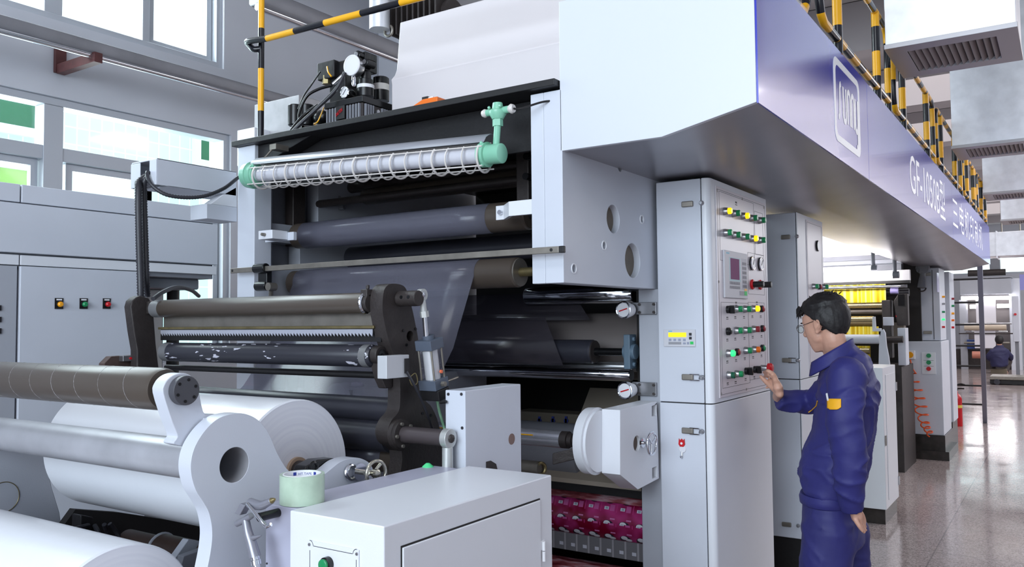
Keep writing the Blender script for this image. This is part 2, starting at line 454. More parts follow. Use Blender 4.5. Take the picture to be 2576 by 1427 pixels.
for (p0, p1, mm) in (((-60, 236), (86, 300), grn), ((499, 331), (540, 402), grn), ((-40, 426), (95, 462), lime)):
    a, c = PX(p0[0], p1[1], XB), PX(p1[0], p0[1], XB)
    ym0, ym1, z0, z1 = a.y, c.y, min(a.z, PX(p0[0], p1[1], XB).z), PX((p0[0]+p1[0])/2, p0[1], XB).z
    f = MB().prism(rect(ym0-0.1, ym1+0.1, z0-0.1, z1+0.1), 'X', XB, XB+0.06, [rect(ym0, ym1, z0, z1)]).build('window', white, b)
    MB().box(XB+0.005, XB+0.03, ym0, ym1, z0, z1).build('pane', mm, f)

# ---- cable rail along the left wall with its bracket, second rail nearer
def rail(x, ya, yb, z, label, r=0.045):
    t = thing('pipe_rail', label, 'pipe', (x, (ya+yb)/2, z-r))
    m = MB(); m.prism([(x-r, z-r*0.7), (x-r*0.7, z-r), (x+r*0.7, z-r), (x+r, z-r*0.6), (x+r, z+r), (x-r, z+r)], 'Y', ya, yb)
    m.build('channel', mat('dull_rail_grey', (136, 136, 142), .45, metal=.4, var=.12, vscale=4), t, bevel=0.008)
    MB().cyl((x+r*0.5, ya, z-r*1.25), (x+r*0.5, yb, z-r*1.25), r*0.45, n=16).build('tube', chrome, t)
    return t
pr = PX(350, 155, -5.55)
rail(-5.55, 0.2, 13, pr.z, 'long grey metal rail running along the left wall under the upper window')
rust = mat('rust_brown_primer', (84, 44, 44), 0.6, var=0.2, vscale=20)
pb = PX(147, 176, -6.0)
t = thing('wall_bracket', 'rust-brown angle bracket holding the grey rail off the left wall', 'bracket', (-5.99, pb.y, pb.z))
MB().box(-5.995, -5.965, pb.y-0.04, pb.y+0.04, pb.z-0.03, pb.z+0.27).build('upright', rust, t, bevel=0.004)
MB().box(-5.97, -5.48, pb.y-0.03, pb.y+0.03, pb.z-0.04, pb.z+0.03).build('arm', rust, t, bevel=0.004)
p2 = PX(800, 55, -4.6)
rail(-4.6, PX(640, 0, -4.6).y, 14, p2.z, 'grey metal rail high on the left, passing behind the striped railing', 0.06)

# ================================================================ left: drive cabinet row
XC = -4.0
def zc(py, x=0): return PX(x, py, XC).z
dc = thing('drive_cabinet', 'long grey panelled machine cabinet with three indicator lamps below the window', 'cabinet', (XC-0.4, 1.9, 0))
YE = 3.0
z_top, z_a, z_b, z_c = zc(457), zc(507), zc(634), zc(667)
MB().box(XC-0.8, XC-0.02, 0.4, YE-0.01, z_c-0.02, z_top-0.005).box(XC-0.8, XC-0.02, 0.4, 2.57, 0, z_c).build('carcass', paint_d, dc, bevel=0.003)
MB().box(XC-0.02, XC, 0.4, 1.93, z_a+0.006, z_top).box(XC-0.02, XC, 1.936, YE, z_a+0.006, z_top).build('top_band', paint, dc, bevel=0.004)
MB().box(XC-0.02, XC+0.012, 0.4, YE, z_b, z_a).build('upper_panel', paint, dc, bevel=0.004)
MB().box(XC-0.02, XC, 0.4, 1.93, z_c+0.004, z_b-0.008).box(XC-0.02, XC, 1.936, YE, z_c+0.004, z_b-0.008).build('middle_band', paint_w, dc, bevel=0.003)
MB().box(XC-0.02, XC-0.004, 0.4, 1.925, 0.02, z_c).build('vent_panel', paint_g, dc, bevel=0.003)
MB().box(XC-0.02, XC+0.004, 1.935, 2.57, 0.02, z_c).build('lamp_panel', paint, dc, bevel=0.003)
MB().box(XC-0.8, XC-0.5, 2.57, YE, 0, z_c-0.02).build('alcove_back', paint_d, dc)
for py in (775, 804, 833):
    p = PX(2, py, XC); m = MB()
    for k in range(5): m.box(XC-0.004, XC+0.002, p.y-0.01+k*0.006-0.015, p.y-0.0065+k*0.006-0.015, p.z-0.012, p.z+0.012)
    m.build('vent_slot', ink, dc)
def pilot(parent, p, cap, dirv=(1, 0, 0), r=0.013, plate=True):
    p = Vector(p); d = Vector(dirv)
    m = MB(); m.box(p.x, p.x+0.003, p.y-0.02, p.y+0.02, p.z-0.022, p.z+0.03); m.cyl(p, p+d*0.012, r*1.25, n=20)
    o = m.build('pilot_lamp', black, parent)
    MB().lathe([(0.01, r), (0.02, r), (0.026, r*0.6)], p, d, 20).build('lens', cap, o)
    MB().box(p.x+0.003, p.x+0.004, p.y-0.013, p.y+0.013, p.z+0.019, p.z+0.026).build('name_tag', white, o)
for px_, c_ in ((148, orange_l), (210, green), (268, red)): pilot(dc, PX(px_, 766, XC+0.004), c_)
# equipment in the alcove
t = thing('inverter_unit', 'small beige drive unit with red display inside the cabinet alcove', 'machine', (-4.32, 2.72, 1.2))
MB().box(-4.42, -4.2, 2.60, 2.80, 1.2, 1.80).build('housing', offwhite, t, bevel=0.01)
MB().box(-4.2, -4.193, 2.66, 2.75, 1.66, 1.72).build('display', mat('red_led_display', (190, 40, 30), 0.4, emit=(220, 40, 30), estr=0.5), t)
MB().box(-4.45, -4.1, 2.58, 2.96, 1.80, 1.86).build('duct_cover', paint_d, t, bevel=0.01)
t = MB().cyl((-4.3, 2.93, 0), (-4.3, 2.93, 1.84), 0.035, n=16).build('riser_pipe', black, None)
tag(t, 'black vertical pipe at the right side of the cabinet alcove', 'pipe')
t = MB().box(-4.42, -4.2, 2.60, 2.80, 0, 1.2).build('machine_pedestal', paint_d, None, bevel=0.01)
tag(t, 'grey pedestal carrying the drive unit inside the cabinet alcove', 'pedestal')
# ================================================================ printing unit nearest the camera
YF = 2.52                       # front of the side frames
XL0, XL1 = -3.21, -3.09         # left side frame
XR0, XR1 = -1.53, -1.455        # right side frame
ZB = 1.735                      # underside of the right plate
pu = thing('printing_unit', 'grey framed printing unit with dark rollers between its two side frames', 'machine', (-2.3, 3.3, 0))
# left side frame: front edge post and plate behind it with cut-outs
MB().box(XL0, XL1, YF, YF+0.10, 0, 2.43).build('side_post', paint, pu, bevel=0.004)
lp = MB()
lp.prism(rect(YF+0.10, 4.3, 0, 2.42), 'X', XL0+0.01, XL1-0.03,
   [rect(YF+0.13, YF+0.42, 2.08, 2.36), rect(YF+0.13, YF+0.30, 1.88, 1.99)] )
lp.build('side_plate', paint_g, pu, bevel=0.003)
MB().box(XL0-0.02, XL0, YF+0.05, 4.3, 0.3, 2.4).build('side_cover', paint_d, pu)
# right side plate with round openings, front edge, rear post
ho = [circ(PX(1543, 551, XR1).y, PX(1543, 551, XR1).z, 0.055), circ(PX(1592, 656, XR1).y, PX(1592, 656, XR1).z, 0.070),
      circ(PX(1443, 676, XR1).y, PX(1443, 676, XR1).z, 0.016, 16), circ(PX(1519, 618, XR1).y, PX(1519, 618, XR1).z, 0.017, 16),
      circ(PX(1614, 552, XR1).y, PX(1614, 552, XR1).z, 0.014, 16), circ(PX(1560, 424, XR1).y, PX(1560, 424, XR1).z+0.004, 0.016, 16)]
MB().prism(rect(YF, 3.9, ZB, 2.42), 'X', XR0, XR1, ho).build('side_plate', paint, pu, bevel=0.003)
bk = MB()
for h_ in ho[:2]:
    cy = sum(p[0] for p in h_)/len(h_); cz = sum(p[1] for p in h_)/len(h_)
    bk.cyl((XR0-0.05, cy, cz), (XR1-0.028, cy, cz), 0.0545 if h_ is ho[0] else .0695)
bk.build_each('bearing_cap', mat('dim_brown_bore', (112, 102, 90), .6, var=.2, vscale=12), pu)
rg = MB()
for h_ in ho[2:5]:
    cy = sum(p[0] for p in h_)/len(h_); cz = sum(p[1] for p in h_)/len(h_)
    rg.torus((XR1+0.001, cy, cz), (1, 0, 0), 0.017, 0.003, 20, 6); rg.cyl((XR0, cy, cz), (XR1-0.02, cy, cz), 0.016)
rg.build('bolt_hole', paint_w, pu)
MB().box(XR0-0.055, XR0, YF, YF+0.04, ZB, 2.42).build('front_flange', paint, pu, bevel=0.003)
MB().box(-1.535, -1.437, 3.30, 3.42, 0, ZB).build('rear_post', paint_g, pu, bevel=0.004)
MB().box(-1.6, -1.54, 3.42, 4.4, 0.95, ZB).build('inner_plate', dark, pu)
# top beam: black channel
tb = MB()
tb.prism([(YF-0.03, 2.43), (YF+0.35, 2.43), (YF+0.35, 2.455), (YF-0.03, 2.455)], 'X', XL0-0.01, -1.466)
tb.prism([(YF+0.10, 2.43), (YF+0.10, 2.24), (YF+0.12, 2.24), (YF+0.12, 2.43)], 'X', XL1, XR0)
tb.prism([(XL0+0.0, 2.43), (XL1+0.35, 2.43), (XL1+0.02, 2.33), (XL0+0.09, 2.42)], 'Y', YF+0.02, YF+0.10)
tb.build('top_beam', black, pu, bevel=0.003)
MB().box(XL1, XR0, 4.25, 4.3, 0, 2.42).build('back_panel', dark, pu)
MB().box(XL1, XR0, YF+0.35, 4.3, 2.40, 2.43).build('top_plate', black, pu)
# light grey bodywork low behind the film
MB().box(-3.55, -2.55, 2.92, 3.6, 0, 1.36).build('lower_housing', paint_g, pu, bevel=0.01)
def P_roller(name, xa, xb, y, z, r, m=rubber, ends=None, shaft=None, parent=pu):
    o = MB().lathe([(0, r*0.9), (0.006, r), (xb-xa-0.006, r), (xb-xa, r*0.9)], (xa, y, z), (1, 0, 0), 40).build(name, m, parent)
    if ends: MB().cyl((xb, y, z), (xb+0.006, y, z), r*0.93, n=40).build('end_disc', ends, o)
    if shaft: MB().cyl((xb, y, z), (shaft[0], y, z), shaft[1]).build('shaft', shaft[2], o)
    return o
Y1, Y2 = 2.76, 2.76
c1 = PY(1262, 545, Y1-0.02); c2 = PY(1284, 685, Y2-0.03)
P_roller('upper_roller', -3.07, -1.745, Y1, c1.z, 0.060, rubber, rubber, (XR0, 0.02, black))
P_roller('lower_roller', -3.09, -1.795, Y2, c2.z, 0.060, rubber, steel_d, (XR0, 0.018, brass))
r0_ = PY(1015, 488, 2.95)
P_roller('tie_rod', -3.13, -1.74, 2.95, r0_.z, 0.019, iron)
P_roller('idler_roller', -2.9, -1.75, 3.05, PY(1250, 455, 3.05).z, 0.04, rubber)
P_roller('idler_roller', -3.05, -1.6, 3.1, 2.30, 0.03, iron)
P_roller('idler_roller', -3.0, -1.62, 3.05, 1.93, 0.055, rubber_b)
c3 = PY(1495, 885, 3.3)
P_roller('guide_roller', -3.0, c3.x, 3.3, c3.z, 0.053, rubber_b, iron, (-1.6, 0.017, black_s))
cz4 = PY(1570, 942, 3.34).z
P_roller('chrome_roller', -3.0, -1.6, 3.36, cz4-0.005, 0.028, chrome)
P_roller('chrome_roller', -3.0, -1.6, 3.42, PY(1560, 925, 3.42).z+0.004, 0.022, steel)
P_roller('impression_drum', -3.0, -1.62, 3.62, PY(1500, 840, 3.55).z-0.06, 0.16, mat('warm_grey_drum', (118, 110, 108), .4))
P_roller('upper_chrome_roller', -2.2, -1.62, 3.45, PY(1530, 745, 3.45).z+0.01, 0.045, chrome)
# dark hanging side arms
for xa, za, zb in ((PY(735, 540, 2.8).x, 1.98, 2.34), (PY(1320, 390, 2.8).x, 2.05, 2.43)):
    MB().box(xa-0.03, xa+0.03, 2.78, 2.86, za, zb).build('hanging_arm', iron, pu, bevel=0.006)
m = MB()
for px_, py_, r_ in ((1330, 395, .014), (1328, 445, .014)):
    c = PY(px_, py_, 2.77); m.cyl((c.x, 2.79, c.z), (c.x, 2.75, c.z), r_)
m.build_each('knob', black_s, pu)
m = MB(); c = PY(780, 505, 3.0); m.prism([(c.x-.05, c.z-.04), (c.x+.16, c.z-.05), (c.x+.12, c.z+.03), (c.x+.03, c.z+.035), (c.x-.02, c.z+.05)], 'Y', 3.08, 3.10)
m.build('lever_plate', paint_d, pu, bevel=0.004)
# clamp brackets left and right
a, b = PX(640, 595, XL1), None
q0, q1 = PY(640, 608, 2.5), PY(712, 580, 2.5)
cl = MB().box(q0.x, q1.x, 2.56, 2.58, q0.z, q1.z).build('clamp_bracket', paint, pu, bevel=0.002)
q2, q3 = PY(645, 603, 2.46), PY(680, 577, 2.46)
MB().box(q2.x, q3.x, 2.47, 2.56, q2.z, q3.z).build('block', paint_w, cl, bevel=0.003)
MB().cyl(((q2.x+q3.x)/2, 2.45, (q2.z+q3.z)/2), ((q2.x+q3.x)/2, 2.475, (q2.z+q3.z)/2), 0.007, n=12).build('bolt', steel_d, cl)
q0, q1 = PY(1255, 544, 2.62), PY(1372, 512, 2.55)
cz = (q0.z+q1.z)/2; hz = 0.027
cl = MB().prism([(q0.x, 2.60), (-1.76, 2.60), (-1.69, YF+0.01), (XR0-0.03, YF+0.01), (XR0-0.03, YF+0.025), (-1.685, YF+0.025), (-1.755, 2.615), (q0.x, 2.615)], 'Z', cz-hz, cz+hz).build('clamp_bracket', paint_w, pu, bevel=0.001)
MB().cyl((q0.x+0.025, 2.585, cz), (q0.x+0.025, 2.605, cz), 0.009, n=14).build('bolt', chrome, cl)
# flat bar across the front and its black lever
zl, zr = PY(582, 682, 2.47), PY(1408, 628, 2.47)
br = MB().obox((zl+zr)/2, zr-zl, (0, 1, 0), (0, 0, 1), (zr-zl).length/2, 0.007, 0.0115).build('cross_bar', steel_d, pu, bevel=0.002)
for e in (zl+Vector((.016, -.008, 0)), zr+Vector((-.03, -.008, 0))):
    MB().cyl(e, e+Vector((0, .004, 0)), 0.006, n=14).build('pin_hole', black, br)
MB().box(zr.x, zr.x+0.02, 2.462, 2.478, zr.z-0.012, zr.z+0.012).build('end_cap', black, br, bevel=0.003)
k0, k1 = PY(658, 676, 2.48), PY(655, 720, 2.48)
lv = MB(); lv.cyl((k0.x-.03, 2.47, k0.z), (k0.x+.045, 2.47, k0.z), 0.022); lv.box(k0.x-.025, k0.x+.035, 2.48, 2.51, k1.z, k0.z)
lv.cyl((k1.x-.035, 2.49, k1.z), (k1.x+.04, 2.49, k1.z), 0.022); lv.build('lever', black_s, pu, bevel=0.004)
kk = PY(692, 722, 2.5); lv = MB(); lv.cyl((kk.x, 2.46, kk.z), (kk.x, 2.50, kk.z), 0.018); lv.tube([(kk.x, 2.48, kk.z), (kk.x-.03, 2.5, kk.z-.05)], .01)
lv.build('link', steel_d, pu)
# pressure gauges on grey brackets at the right
for px_, py_ in ((1568, 780), (1572, 983)):
    c = PY(px_, py_, 3.22); bq0, bq1 = PY(1590, py_+12, 3.285), PY(1650, py_-20, 3.285)
    br = MB().box(bq0.x, bq1.x, 3.285, 3.30, bq0.z, bq1.z).build('gauge_bracket', steel, pu, bevel=0.002)
    s_ = MB()
    for ix in (0.32, 0.92):
        for iz in (0.18, 0.82):
            s_.cyl((bq0.x+(bq1.x-bq0.x)*ix, 3.278, bq0.z+(bq1.z-bq0.z)*iz), (bq0.x+(bq1.x-bq0.x)*ix, 3.287, bq0.z+(bq1.z-bq0.z)*iz), 0.006, n=12)
    s_.build_each('screw', iron, br)
    d = Vector((-.0, -1, 0.02)); 
    g = MB().lathe([(0.055, .028), (0.02, .036), (0, .036)], c, (0.12, 1, 0), 28).build('pressure_gauge', white, pu)
    MB().torus(c, (0.12, 1, 0), 0.034, 0.004, 28, 8).build('bezel', chrome, g)
    MB().cyl(c+Vector((0, -.002, 0)), c+Vector((0, .0, 0)), 0.030, n=28).build('dial', glassw, g)
    MB().obox(c+Vector((0, -.003, 0)), (1, 0, .3), (0, 1, 0), (-.3, 0, 1), .02, .001, .0025).build('needle', red, g)
# bearing block at the end of the guide roller
bc = PX(1585, 885, -1.585)
b_ = MB(); b_.box(-1.60, -1.57, bc.y-.035, bc.y+.035, bc.z-.075, bc.z+.075); b_.cyl((-1.61, bc.y, bc.z), (-1.555, bc.y, bc.z), .034)
b_.cyl((-1.575, bc.y, bc.z+.055), (-1.56, bc.y, bc.z+.055), .011, n=6); b_.cyl((-1.575, bc.y, bc.z-.055), (-1.56, bc.y, bc.z-.055), .011, n=6)
b_.build('bearing_block', mat('blue_grey_casting', (92, 112, 128), 0.4), pu, bevel=0.004)
# inner low parts seen right of the bearing block: chute, drum, box with marks
m = MB(); m.prism([(3.35, 0.86), (3.9, 0.92), (3.9, 1.25), (3.7, 1.02), (3.35, 0.88)], 'X', -2.1, -1.56); m.build('sheet_chute', mat('dim_beige_sheet', (150, 140, 128), 0.5), pu)
P_roller('ink_roller', -2.4, -1.9, 3.5, 0.98, 0.13, paint_d)
bx = MB().box(-2.42, -1.7, 3.66, 3.8, 1.0, PY(1400, 1040, 3.66).z).build('doctor_box', mat('dim_beige_box', (104, 96, 84), 0.5), pu, bevel=0.006)
m = MB()
for px_ in (1357, 1391, 1424, 1457):
    c = PY(px_, 1059, 3.655); m.box(c.x-.006, c.x+.006, 3.652, 3.66, c.z-.022, c.z+.022); m.cyl((c.x, 3.652, c.z), (c.x, 3.66, c.z), .012, n=10)
m.build_each('clamp_screw', mat('blue_screw', (44, 56, 130), 0.4), bx)

MB().box(-2.9, -1.545, 3.42, 3.46, PY(1500, 1243, 3.42).z, PY(1500, 1222, 3.42).z).build('shadow_bar', black, pu)  # black box stands in for the band of shadow above the printed roll
# ---- film webs
def film_mat(name, col, k, rough=0.16):
    m = bpy.data.materials.new(name); m.use_nodes = True; nt = m.node_tree; b = nt.nodes['Principled BSDF']; o = nt.nodes['Material Output']
    b.inputs['Base Color'].default_value = rgb(*col); b.inputs['Roughness'].default_value = rough
    t = nt.nodes.new('ShaderNodeBsdfTransparent'); t.inputs[0].default_value = (0.95, 0.95, 1, 1)
    x = nt.nodes.new('ShaderNodeMixShader'); x.inputs[0].default_value = k
    nt.links.new(t.outputs[0], x.inputs[1]); nt.links.new(b.outputs[0], x.inputs[2]); nt.links.new(x.outputs[0], o.inputs[0])
    return m
film = film_mat('clear_plastic_film', (124, 124, 138), 0.40)
film_d = film_mat('dark_tinted_film', (70, 66, 72), 0.55)
FX0, FX1 = -3.035, -1.975
def web(name, path, x0, x1, m, label, cat='plastic film'):
    """sheet that follows a path in the plane across the rollers"""
    n = len(path)-1; b = MB()
    b.grid(lambda u, v: (x0+(x1-x0)*v, path[round(u*n)][0], path[round(u*n)][1]), n, 6)
    o = b.build(name, m, None); o.modifiers.new('solid', 'SOLIDIFY').thickness = 0.0006
    return tag(o, label, cat, 'film webs of the printing unit')
def arcp(y, z, r, a0, a1, n=12): return [(y+r*math.cos(R(a0+(a1-a0)*i/n)), z+r*math.sin(R(a0+(a1-a0)*i/n))) for i in range(n+1)]
LR = (2.20, 1.135, 0.055)   # lower film roller
path = [(3.3, c1.z+0.05)] + arcp(Y1, c1.z, 0.0615, 70, 250) + arcp(Y1, c1.z-0.001, 0.0615, 255, 275, 3)
web('film_web', path, FX0+0.03, FX1+0.055, film, 'clear film wrapped around the upper roller of the printing unit')
path = [(3.2, c2.z+0.05)] + arcp(Y2, c2.z, 0.0615, 75, 190, 14) + [(2.56, 1.50), (2.42, 1.33)] + arcp(LR[0]+0.0, LR[1], LR[2]+0.002, 60, 190, 12)
web('film_web', path, FX0, FX1, film, 'wide clear film hanging from the lower roller behind the dark splicing arm')
ed = MB(); pa = (PY(1440, 735, 3.5), PY(1505, 805, 3.5), PY(1410, 815, 3.38), PY(1455, 915, 3.36))
ed.quad((FX0, 3.5, pa[0].z), (pa[0].x, 3.5, pa[0].z), (pa[1].x, 3.42, pa[1].z), (FX0, 3.42, pa[1].z))
ed.quad((FX0, 3.24, pa[2].z+.03), (pa[2].x, 3.24, pa[2].z+.03), (pa[3].x, 3.22, pa[3].z), (FX0, 3.22, pa[3].z))
o = ed.build('film_web', film_d, None); o.modifiers.new('solid', 'SOLIDIFY').thickness = .0006
tag(o, 'dark tinted film crossing the guide roller beside the two white gauges', 'plastic film', 'film webs of the printing unit')

# ================================================================ cage lamp hanging in front of the unit
A, B = PY(640, 441, 2.42), PY(1228, 389, 2.44)
ax = (B-A).normalized(); L = (B-A).length
lt = thing('cage_lamp', 'long caged tube lamp with mint green end caps under the black beam', 'lamp', tuple((A+B)/2))
MB().cyl(A-ax*.01, B+ax*.01, 0.030, n=28).build('glass_tube', mat('frosted_lamp_tube', (206, 206, 214), 0.12, coat=0.5), lt)
up = (Vector((0, -0.25, 1))-ax*Vector((0, -0.25, 1)).dot(ax)).normalized(); sd = ax.cross(up)
m = MB(); m.cyl(A, B, 0.0262, n=28, caps=False)
m = MB()
pr_ = [(-0.02, 0.047), (0.0, 0.064), (0.03, 0.072), (0.055, 0.066)]
m.grid(lambda u, v: tuple(A+ax*(L*u)+sd*pr_[round(v*3)][0]*-1+up*pr_[round(v*3)][1]), 2, 3)
o = m.build('reflector', mat('grey_reflector_sheet', (150, 152, 160), 0.35), lt, solid=0.002)
nr = 19
for i in range(nr):
    f = (i+0.7)/nr
    c = A+ax*(L*f)
    tilt = (ax+sd*0.12*math.sin(i*1.7)+up*0.1*math.cos(i*2.3)).normalized()
    u_, v_ = up, tilt.cross(up).normalized()
    pts = [c+(up*math.cos(R(a))+v_*math.sin(R(a)))*0.045 for a in range(-145, 146, 12)]
    MB().tube([Vector(p)-up*0.010 for p in [c-(up*math.cos(R(a))+v_*math.sin(R(a)))*0.053 for a in range(-150, 151, 12)]], 0.0032 if i % 3 else 0.0045, 6).build('guard_ring', offwhite, lt)
m = MB()
for a in (-150, -30, 40, 120):
    d = up*math.cos(R(a))+sd*math.sin(R(a)); m.cyl(A+d*0.054-up*.008, B+d*0.054-up*.008, 0.0028, n=8)
m.build_each('guard_rod', offwhite, lt)
m = MB(); m.lathe([(-0.03, .022), (-0.028, .055), (0.005, .060), (0.008, .053), (0.03, .052), (0.032, .046), (0.04, .046), (0.042, .034)], A-ax*.012, ax, 32)
for a in (20, 140, 260): d = up*math.cos(R(a))+sd*math.sin(R(a)); m.sphere(A+d*.048+ax*.02, .008, 10)
m.sphere(A-ax*.05+up*.005, .012, 10)
m.build('end_cap', mint, lt, bevel=0.001)
m = MB(); m.lathe([(-0.03, .03), (-.028, .045), (0.0, .046), (.002, .036), (0.06, .036), (0.063, .032)], B, ax, 32)
for a in (20, 140, 260): d = up*math.cos(R(a))+sd*math.sin(R(a)); m.sphere(B+d*.046-ax*.012, .008, 10)
m.build('end_cap', mint, lt, bevel=0.001)
J = PY(1252, 280, 2.45); Bs = B+ax*.035
m = MB(); m.cyl(Bs+Vector((0, 0, .03)), J-Vector((0, 0, .04)), .0125, n=16); m.cyl(J-Vector((0, 0, .055)), J-Vector((0, 0, .02)), .019, n=6)
m.build('stem', mint, lt)
m = MB(); m.cyl(J-Vector((.05, 0, 0)), J+Vector((.05, 0, 0)), .013, n=16); m.lathe([(-.03, .02), (-.01, .032), (.0, .032), (.004, .022), (.03, .018)], J, (0, 0, 1), 24)
for s_ in (-1, 1): m.sphere(J+Vector((s_*.024, -.02, .012)), .006, 8)
m.build('tee_box', mint, lt, bevel=0.001)
m = MB(); m.lathe([(0, .012), (.01, .016), (.022, .012)], J-Vector((.066, 0, 0)), (1, 0, 0), 16); m.lathe([(0, .012), (.012, .018), (.022, .014)], J+Vector((.048, 0, 0)), (1, 0, 0), 16)
m.build('plug', offwhite, lt)
MB().tube(spline([J+Vector((.065, 0, 0)), J+Vector((.1, .0, -.005)), J+Vector((.16, .05, .02)), J+Vector((.19, .1, .03))]), .004).build('cable', black, lt)
H = PY(688, 372, 2.47)
m = MB(); m.tube([A+ax*.05+up*.05, H], .004); m.box(H.x-.012, H.x+.03, H.y-.012, H.y+.06, H.z-.01, H.z+.014); m.build('hanger_clip', steel_d, lt)

# ================================================================ things on top of the unit
def railseg(name, pts, r, parent, seg=0.19, off=0, n=14):
    """striped tube: yellow and black bands along the path"""
    pts = [Vector(p) for p in pts]; fine = []
    acc = off
    fine.append((pts[0], acc))
    for a, b in zip(pts, pts[1:]):
        d = (b-a).length; k = 0.0
        while True:
            nxt = (math.floor(acc/seg+1e-6)+1)*seg
            if nxt-acc >= d-k: acc += d-k; fine.append((b, acc)); break
            k += nxt-acc; acc = nxt; fine.append((a+(b-a)*(k/d), acc))
    P = [f[0] for f in fine]; m = MB(); m.tube(P, r, n)
    fs = list(m.bm.faces)
    for i in range(len(P)-1):
        mid = (fine[i][1]+fine[i+1][1])/2
        for k in range(n): fs[i*n+k].material_index = int(mid/seg) % 2
    return m.build(name, [yellow, blackr], parent)
pb_ = PY(656, 350, 2.62); ptop = PY(659, -60, 2.62)
ls = thing('striped_guard_rail', 'yellow and black striped pole and rail rising at the left end of the beam', 'railing', (pb_.x, 2.62, 2.455))
dz = (ptop.z-2.455)
# bands measured on the pole from the photograph
zs = [2.455, PY(656, 280, 2.62).z, PY(657, 173, 2.62).z, PY(657, 72, 2.62).z, PY(658, -60, 2.62).z]
m = MB()
for i, (z0, z1) in enumerate(zip(zs, zs[1:])):
    m.mi = (i+1) % 2; m.cyl((pb_.x, 2.62, z0), (pb_.x, 2.62, z1), .0145, n=18)
m.build('post', [yellow, blackr], ls)
c0 = PY(672, 97, 2.58); c1_ = PY(640, 106, 2.58); ce = PY(1045, -3, 2.58)
pts = [Vector((pb_.x, 2.62, c0.z-.02)), Vector((pb_.x-.03, 2.60, c0.z-.022)), PY(626, 112, 2.60), PY(622, 106, 2.59), PY(630, 103, 2.58), c0, ce+(ce-c0)*.9]
m = MB(); m.mi = 1; m.tube(spline(pts[:6], 6), .0145, 14); m.mi = 0
stops = [672, 750, 830, 921, 1012, 1080, 1180, 1300]
for i, (xa, xb) in enumerate(zip(stops, stops[1:])):
    m.mi = i % 2; f = lambda x: c0+(ce-c0)*((x-672)/(1045-672))
    m.cyl(f(xa), f(xb), .0145, n=18)
m.build('rail', [yellow, blackr], ls)

cv = thing('dryer_cover', 'large cream sheet metal cover standing on top of the printing unit', 'cover', (-2.0, 3.1, 2.455))
XCV = PY(985, 287, 2.87).x
zz = lambda py: PY(990, py, 2.87).z
pf = [(2.87, 2.455), (2.87, zz(212)), (2.865, zz(200)), (2.89, zz(186)), (2.905, zz(170)), (2.93, zz(45)), (3.5, zz(45)), (3.5, 2.455)]
MB().prism(pf, 'X', XCV, -1.47).build('shell', cream, cv, bevel=0.006, ang=60)
MB().box(XCV, -1.47, 2.855, 2.87, 2.457, 2.475).build('bottom_strip', galv, cv)
# motor on the cover, cut by the top of the frame
mc = PY(990, 30, 3.1)
mo = thing('fan_motor', 'dark ribbed fan motor behind the top edge of the cream cover', 'motor', (mc.x, 3.1, mc.z))
MB().cyl(PY(955, 75, 3.0), PY(955, -60, 3.0), .05, n=24).build('duct_pipe', galv, mo)
mz = zz(45)+.03
m = MB(); m.cyl((mc.x+.02, 3.15, mz+.04), (mc.x+.35, 3.15, mz+.04), .075)
for k in range(9): m.box(mc.x+.03+k*.035, mc.x+.04+k*.035, 3.04, 3.26, mz-.03, mz+.12)
m.build('finned_body', iron, mo)
MB().torus((mc.x+.03, 3.03, mz-.01), (0, 1, 0), .025, .007).build('eye_bolt', steel_d, mo)

sb = thing('steel_tank', 'plain galvanised steel box behind the striped pole on the unit', 'tank', (-3.45, 3.1, 2.455))
q0, q1 = PY(640, 245, 3.0), PY(752, 238, 3.0)
MB().box(q0.x, q1.x, 3.0, 3.35, 2.455, q1.z).build('body', mat('mottled_steel_tank', (172, 170, 174), .45, metal=.3, var=.15, vscale=9), sb, bevel=0.004)
t = MB().box(PY(597, 330, 2.9).x, PY(640, 330, 2.9).x, 2.9, 3.2, 2.455, PY(610, 326, 2.9).z).build('end_box', galv, sb, bevel=0.003)

# ---- hydraulic power pack
hu = thing('hydraulic_power_pack', 'black hydraulic power pack with ribbed tank and round gauges on the beam', 'hydraulic unit', (-2.7, 2.85, 2.455))
hx1 = PY(912, 300, 2.72).x; hx0 = PY(820, 300, 2.72).x; hz1 = PY(912, 240, 2.72).z
hy1 = PX(985, 258, hx1).y
MB().box(hx0, hx1, 2.72, hy1, 2.455, hz1-.03).build('tank', iron, hu, bevel=0.004)
MB().box(hx0-.006, hx1+.006, 2.714, hy1+.006, hz1-.03, hz1).build('tank_lid', black_s, hu, bevel=0.004)
m = MB(); W_ = hx1-hx0
for f in (.06, .14, .22, .30, .62, .70, .78, .86, .93): m.box(hx0+W_*f, hx0+W_*f+.007, 2.708, 2.722, 2.46, hz1-.035)
D_ = hy1-2.72
for f in (.06, .14, .22, .30, .62, .70, .78, .86, .93): m.box(hx1-.002, hx1+.010, 2.72+D_*f, 2.727+D_*f, 2.46, hz1-.035)
m.build_each('cooling_rib', paint_d, hu)
pl = MB().box(hx0+W_*.36, hx0+W_*.60, 2.700, 2.712, 2.532, hz1-.034).build('name_plate', black, hu)
text_mesh('lettering', 'DALTON', red, pl, (hx0+W_*.38, 2.699, 2.545), (1, 0, .55), (-.2, 0, 1), W_*.19, .016)
pc = PX(946, 283, hx1+.004); MB().cyl((hx1, pc.y, pc.z), (hx1+.02, pc.y, pc.z), .010).build('oil_plug', steel, hu)
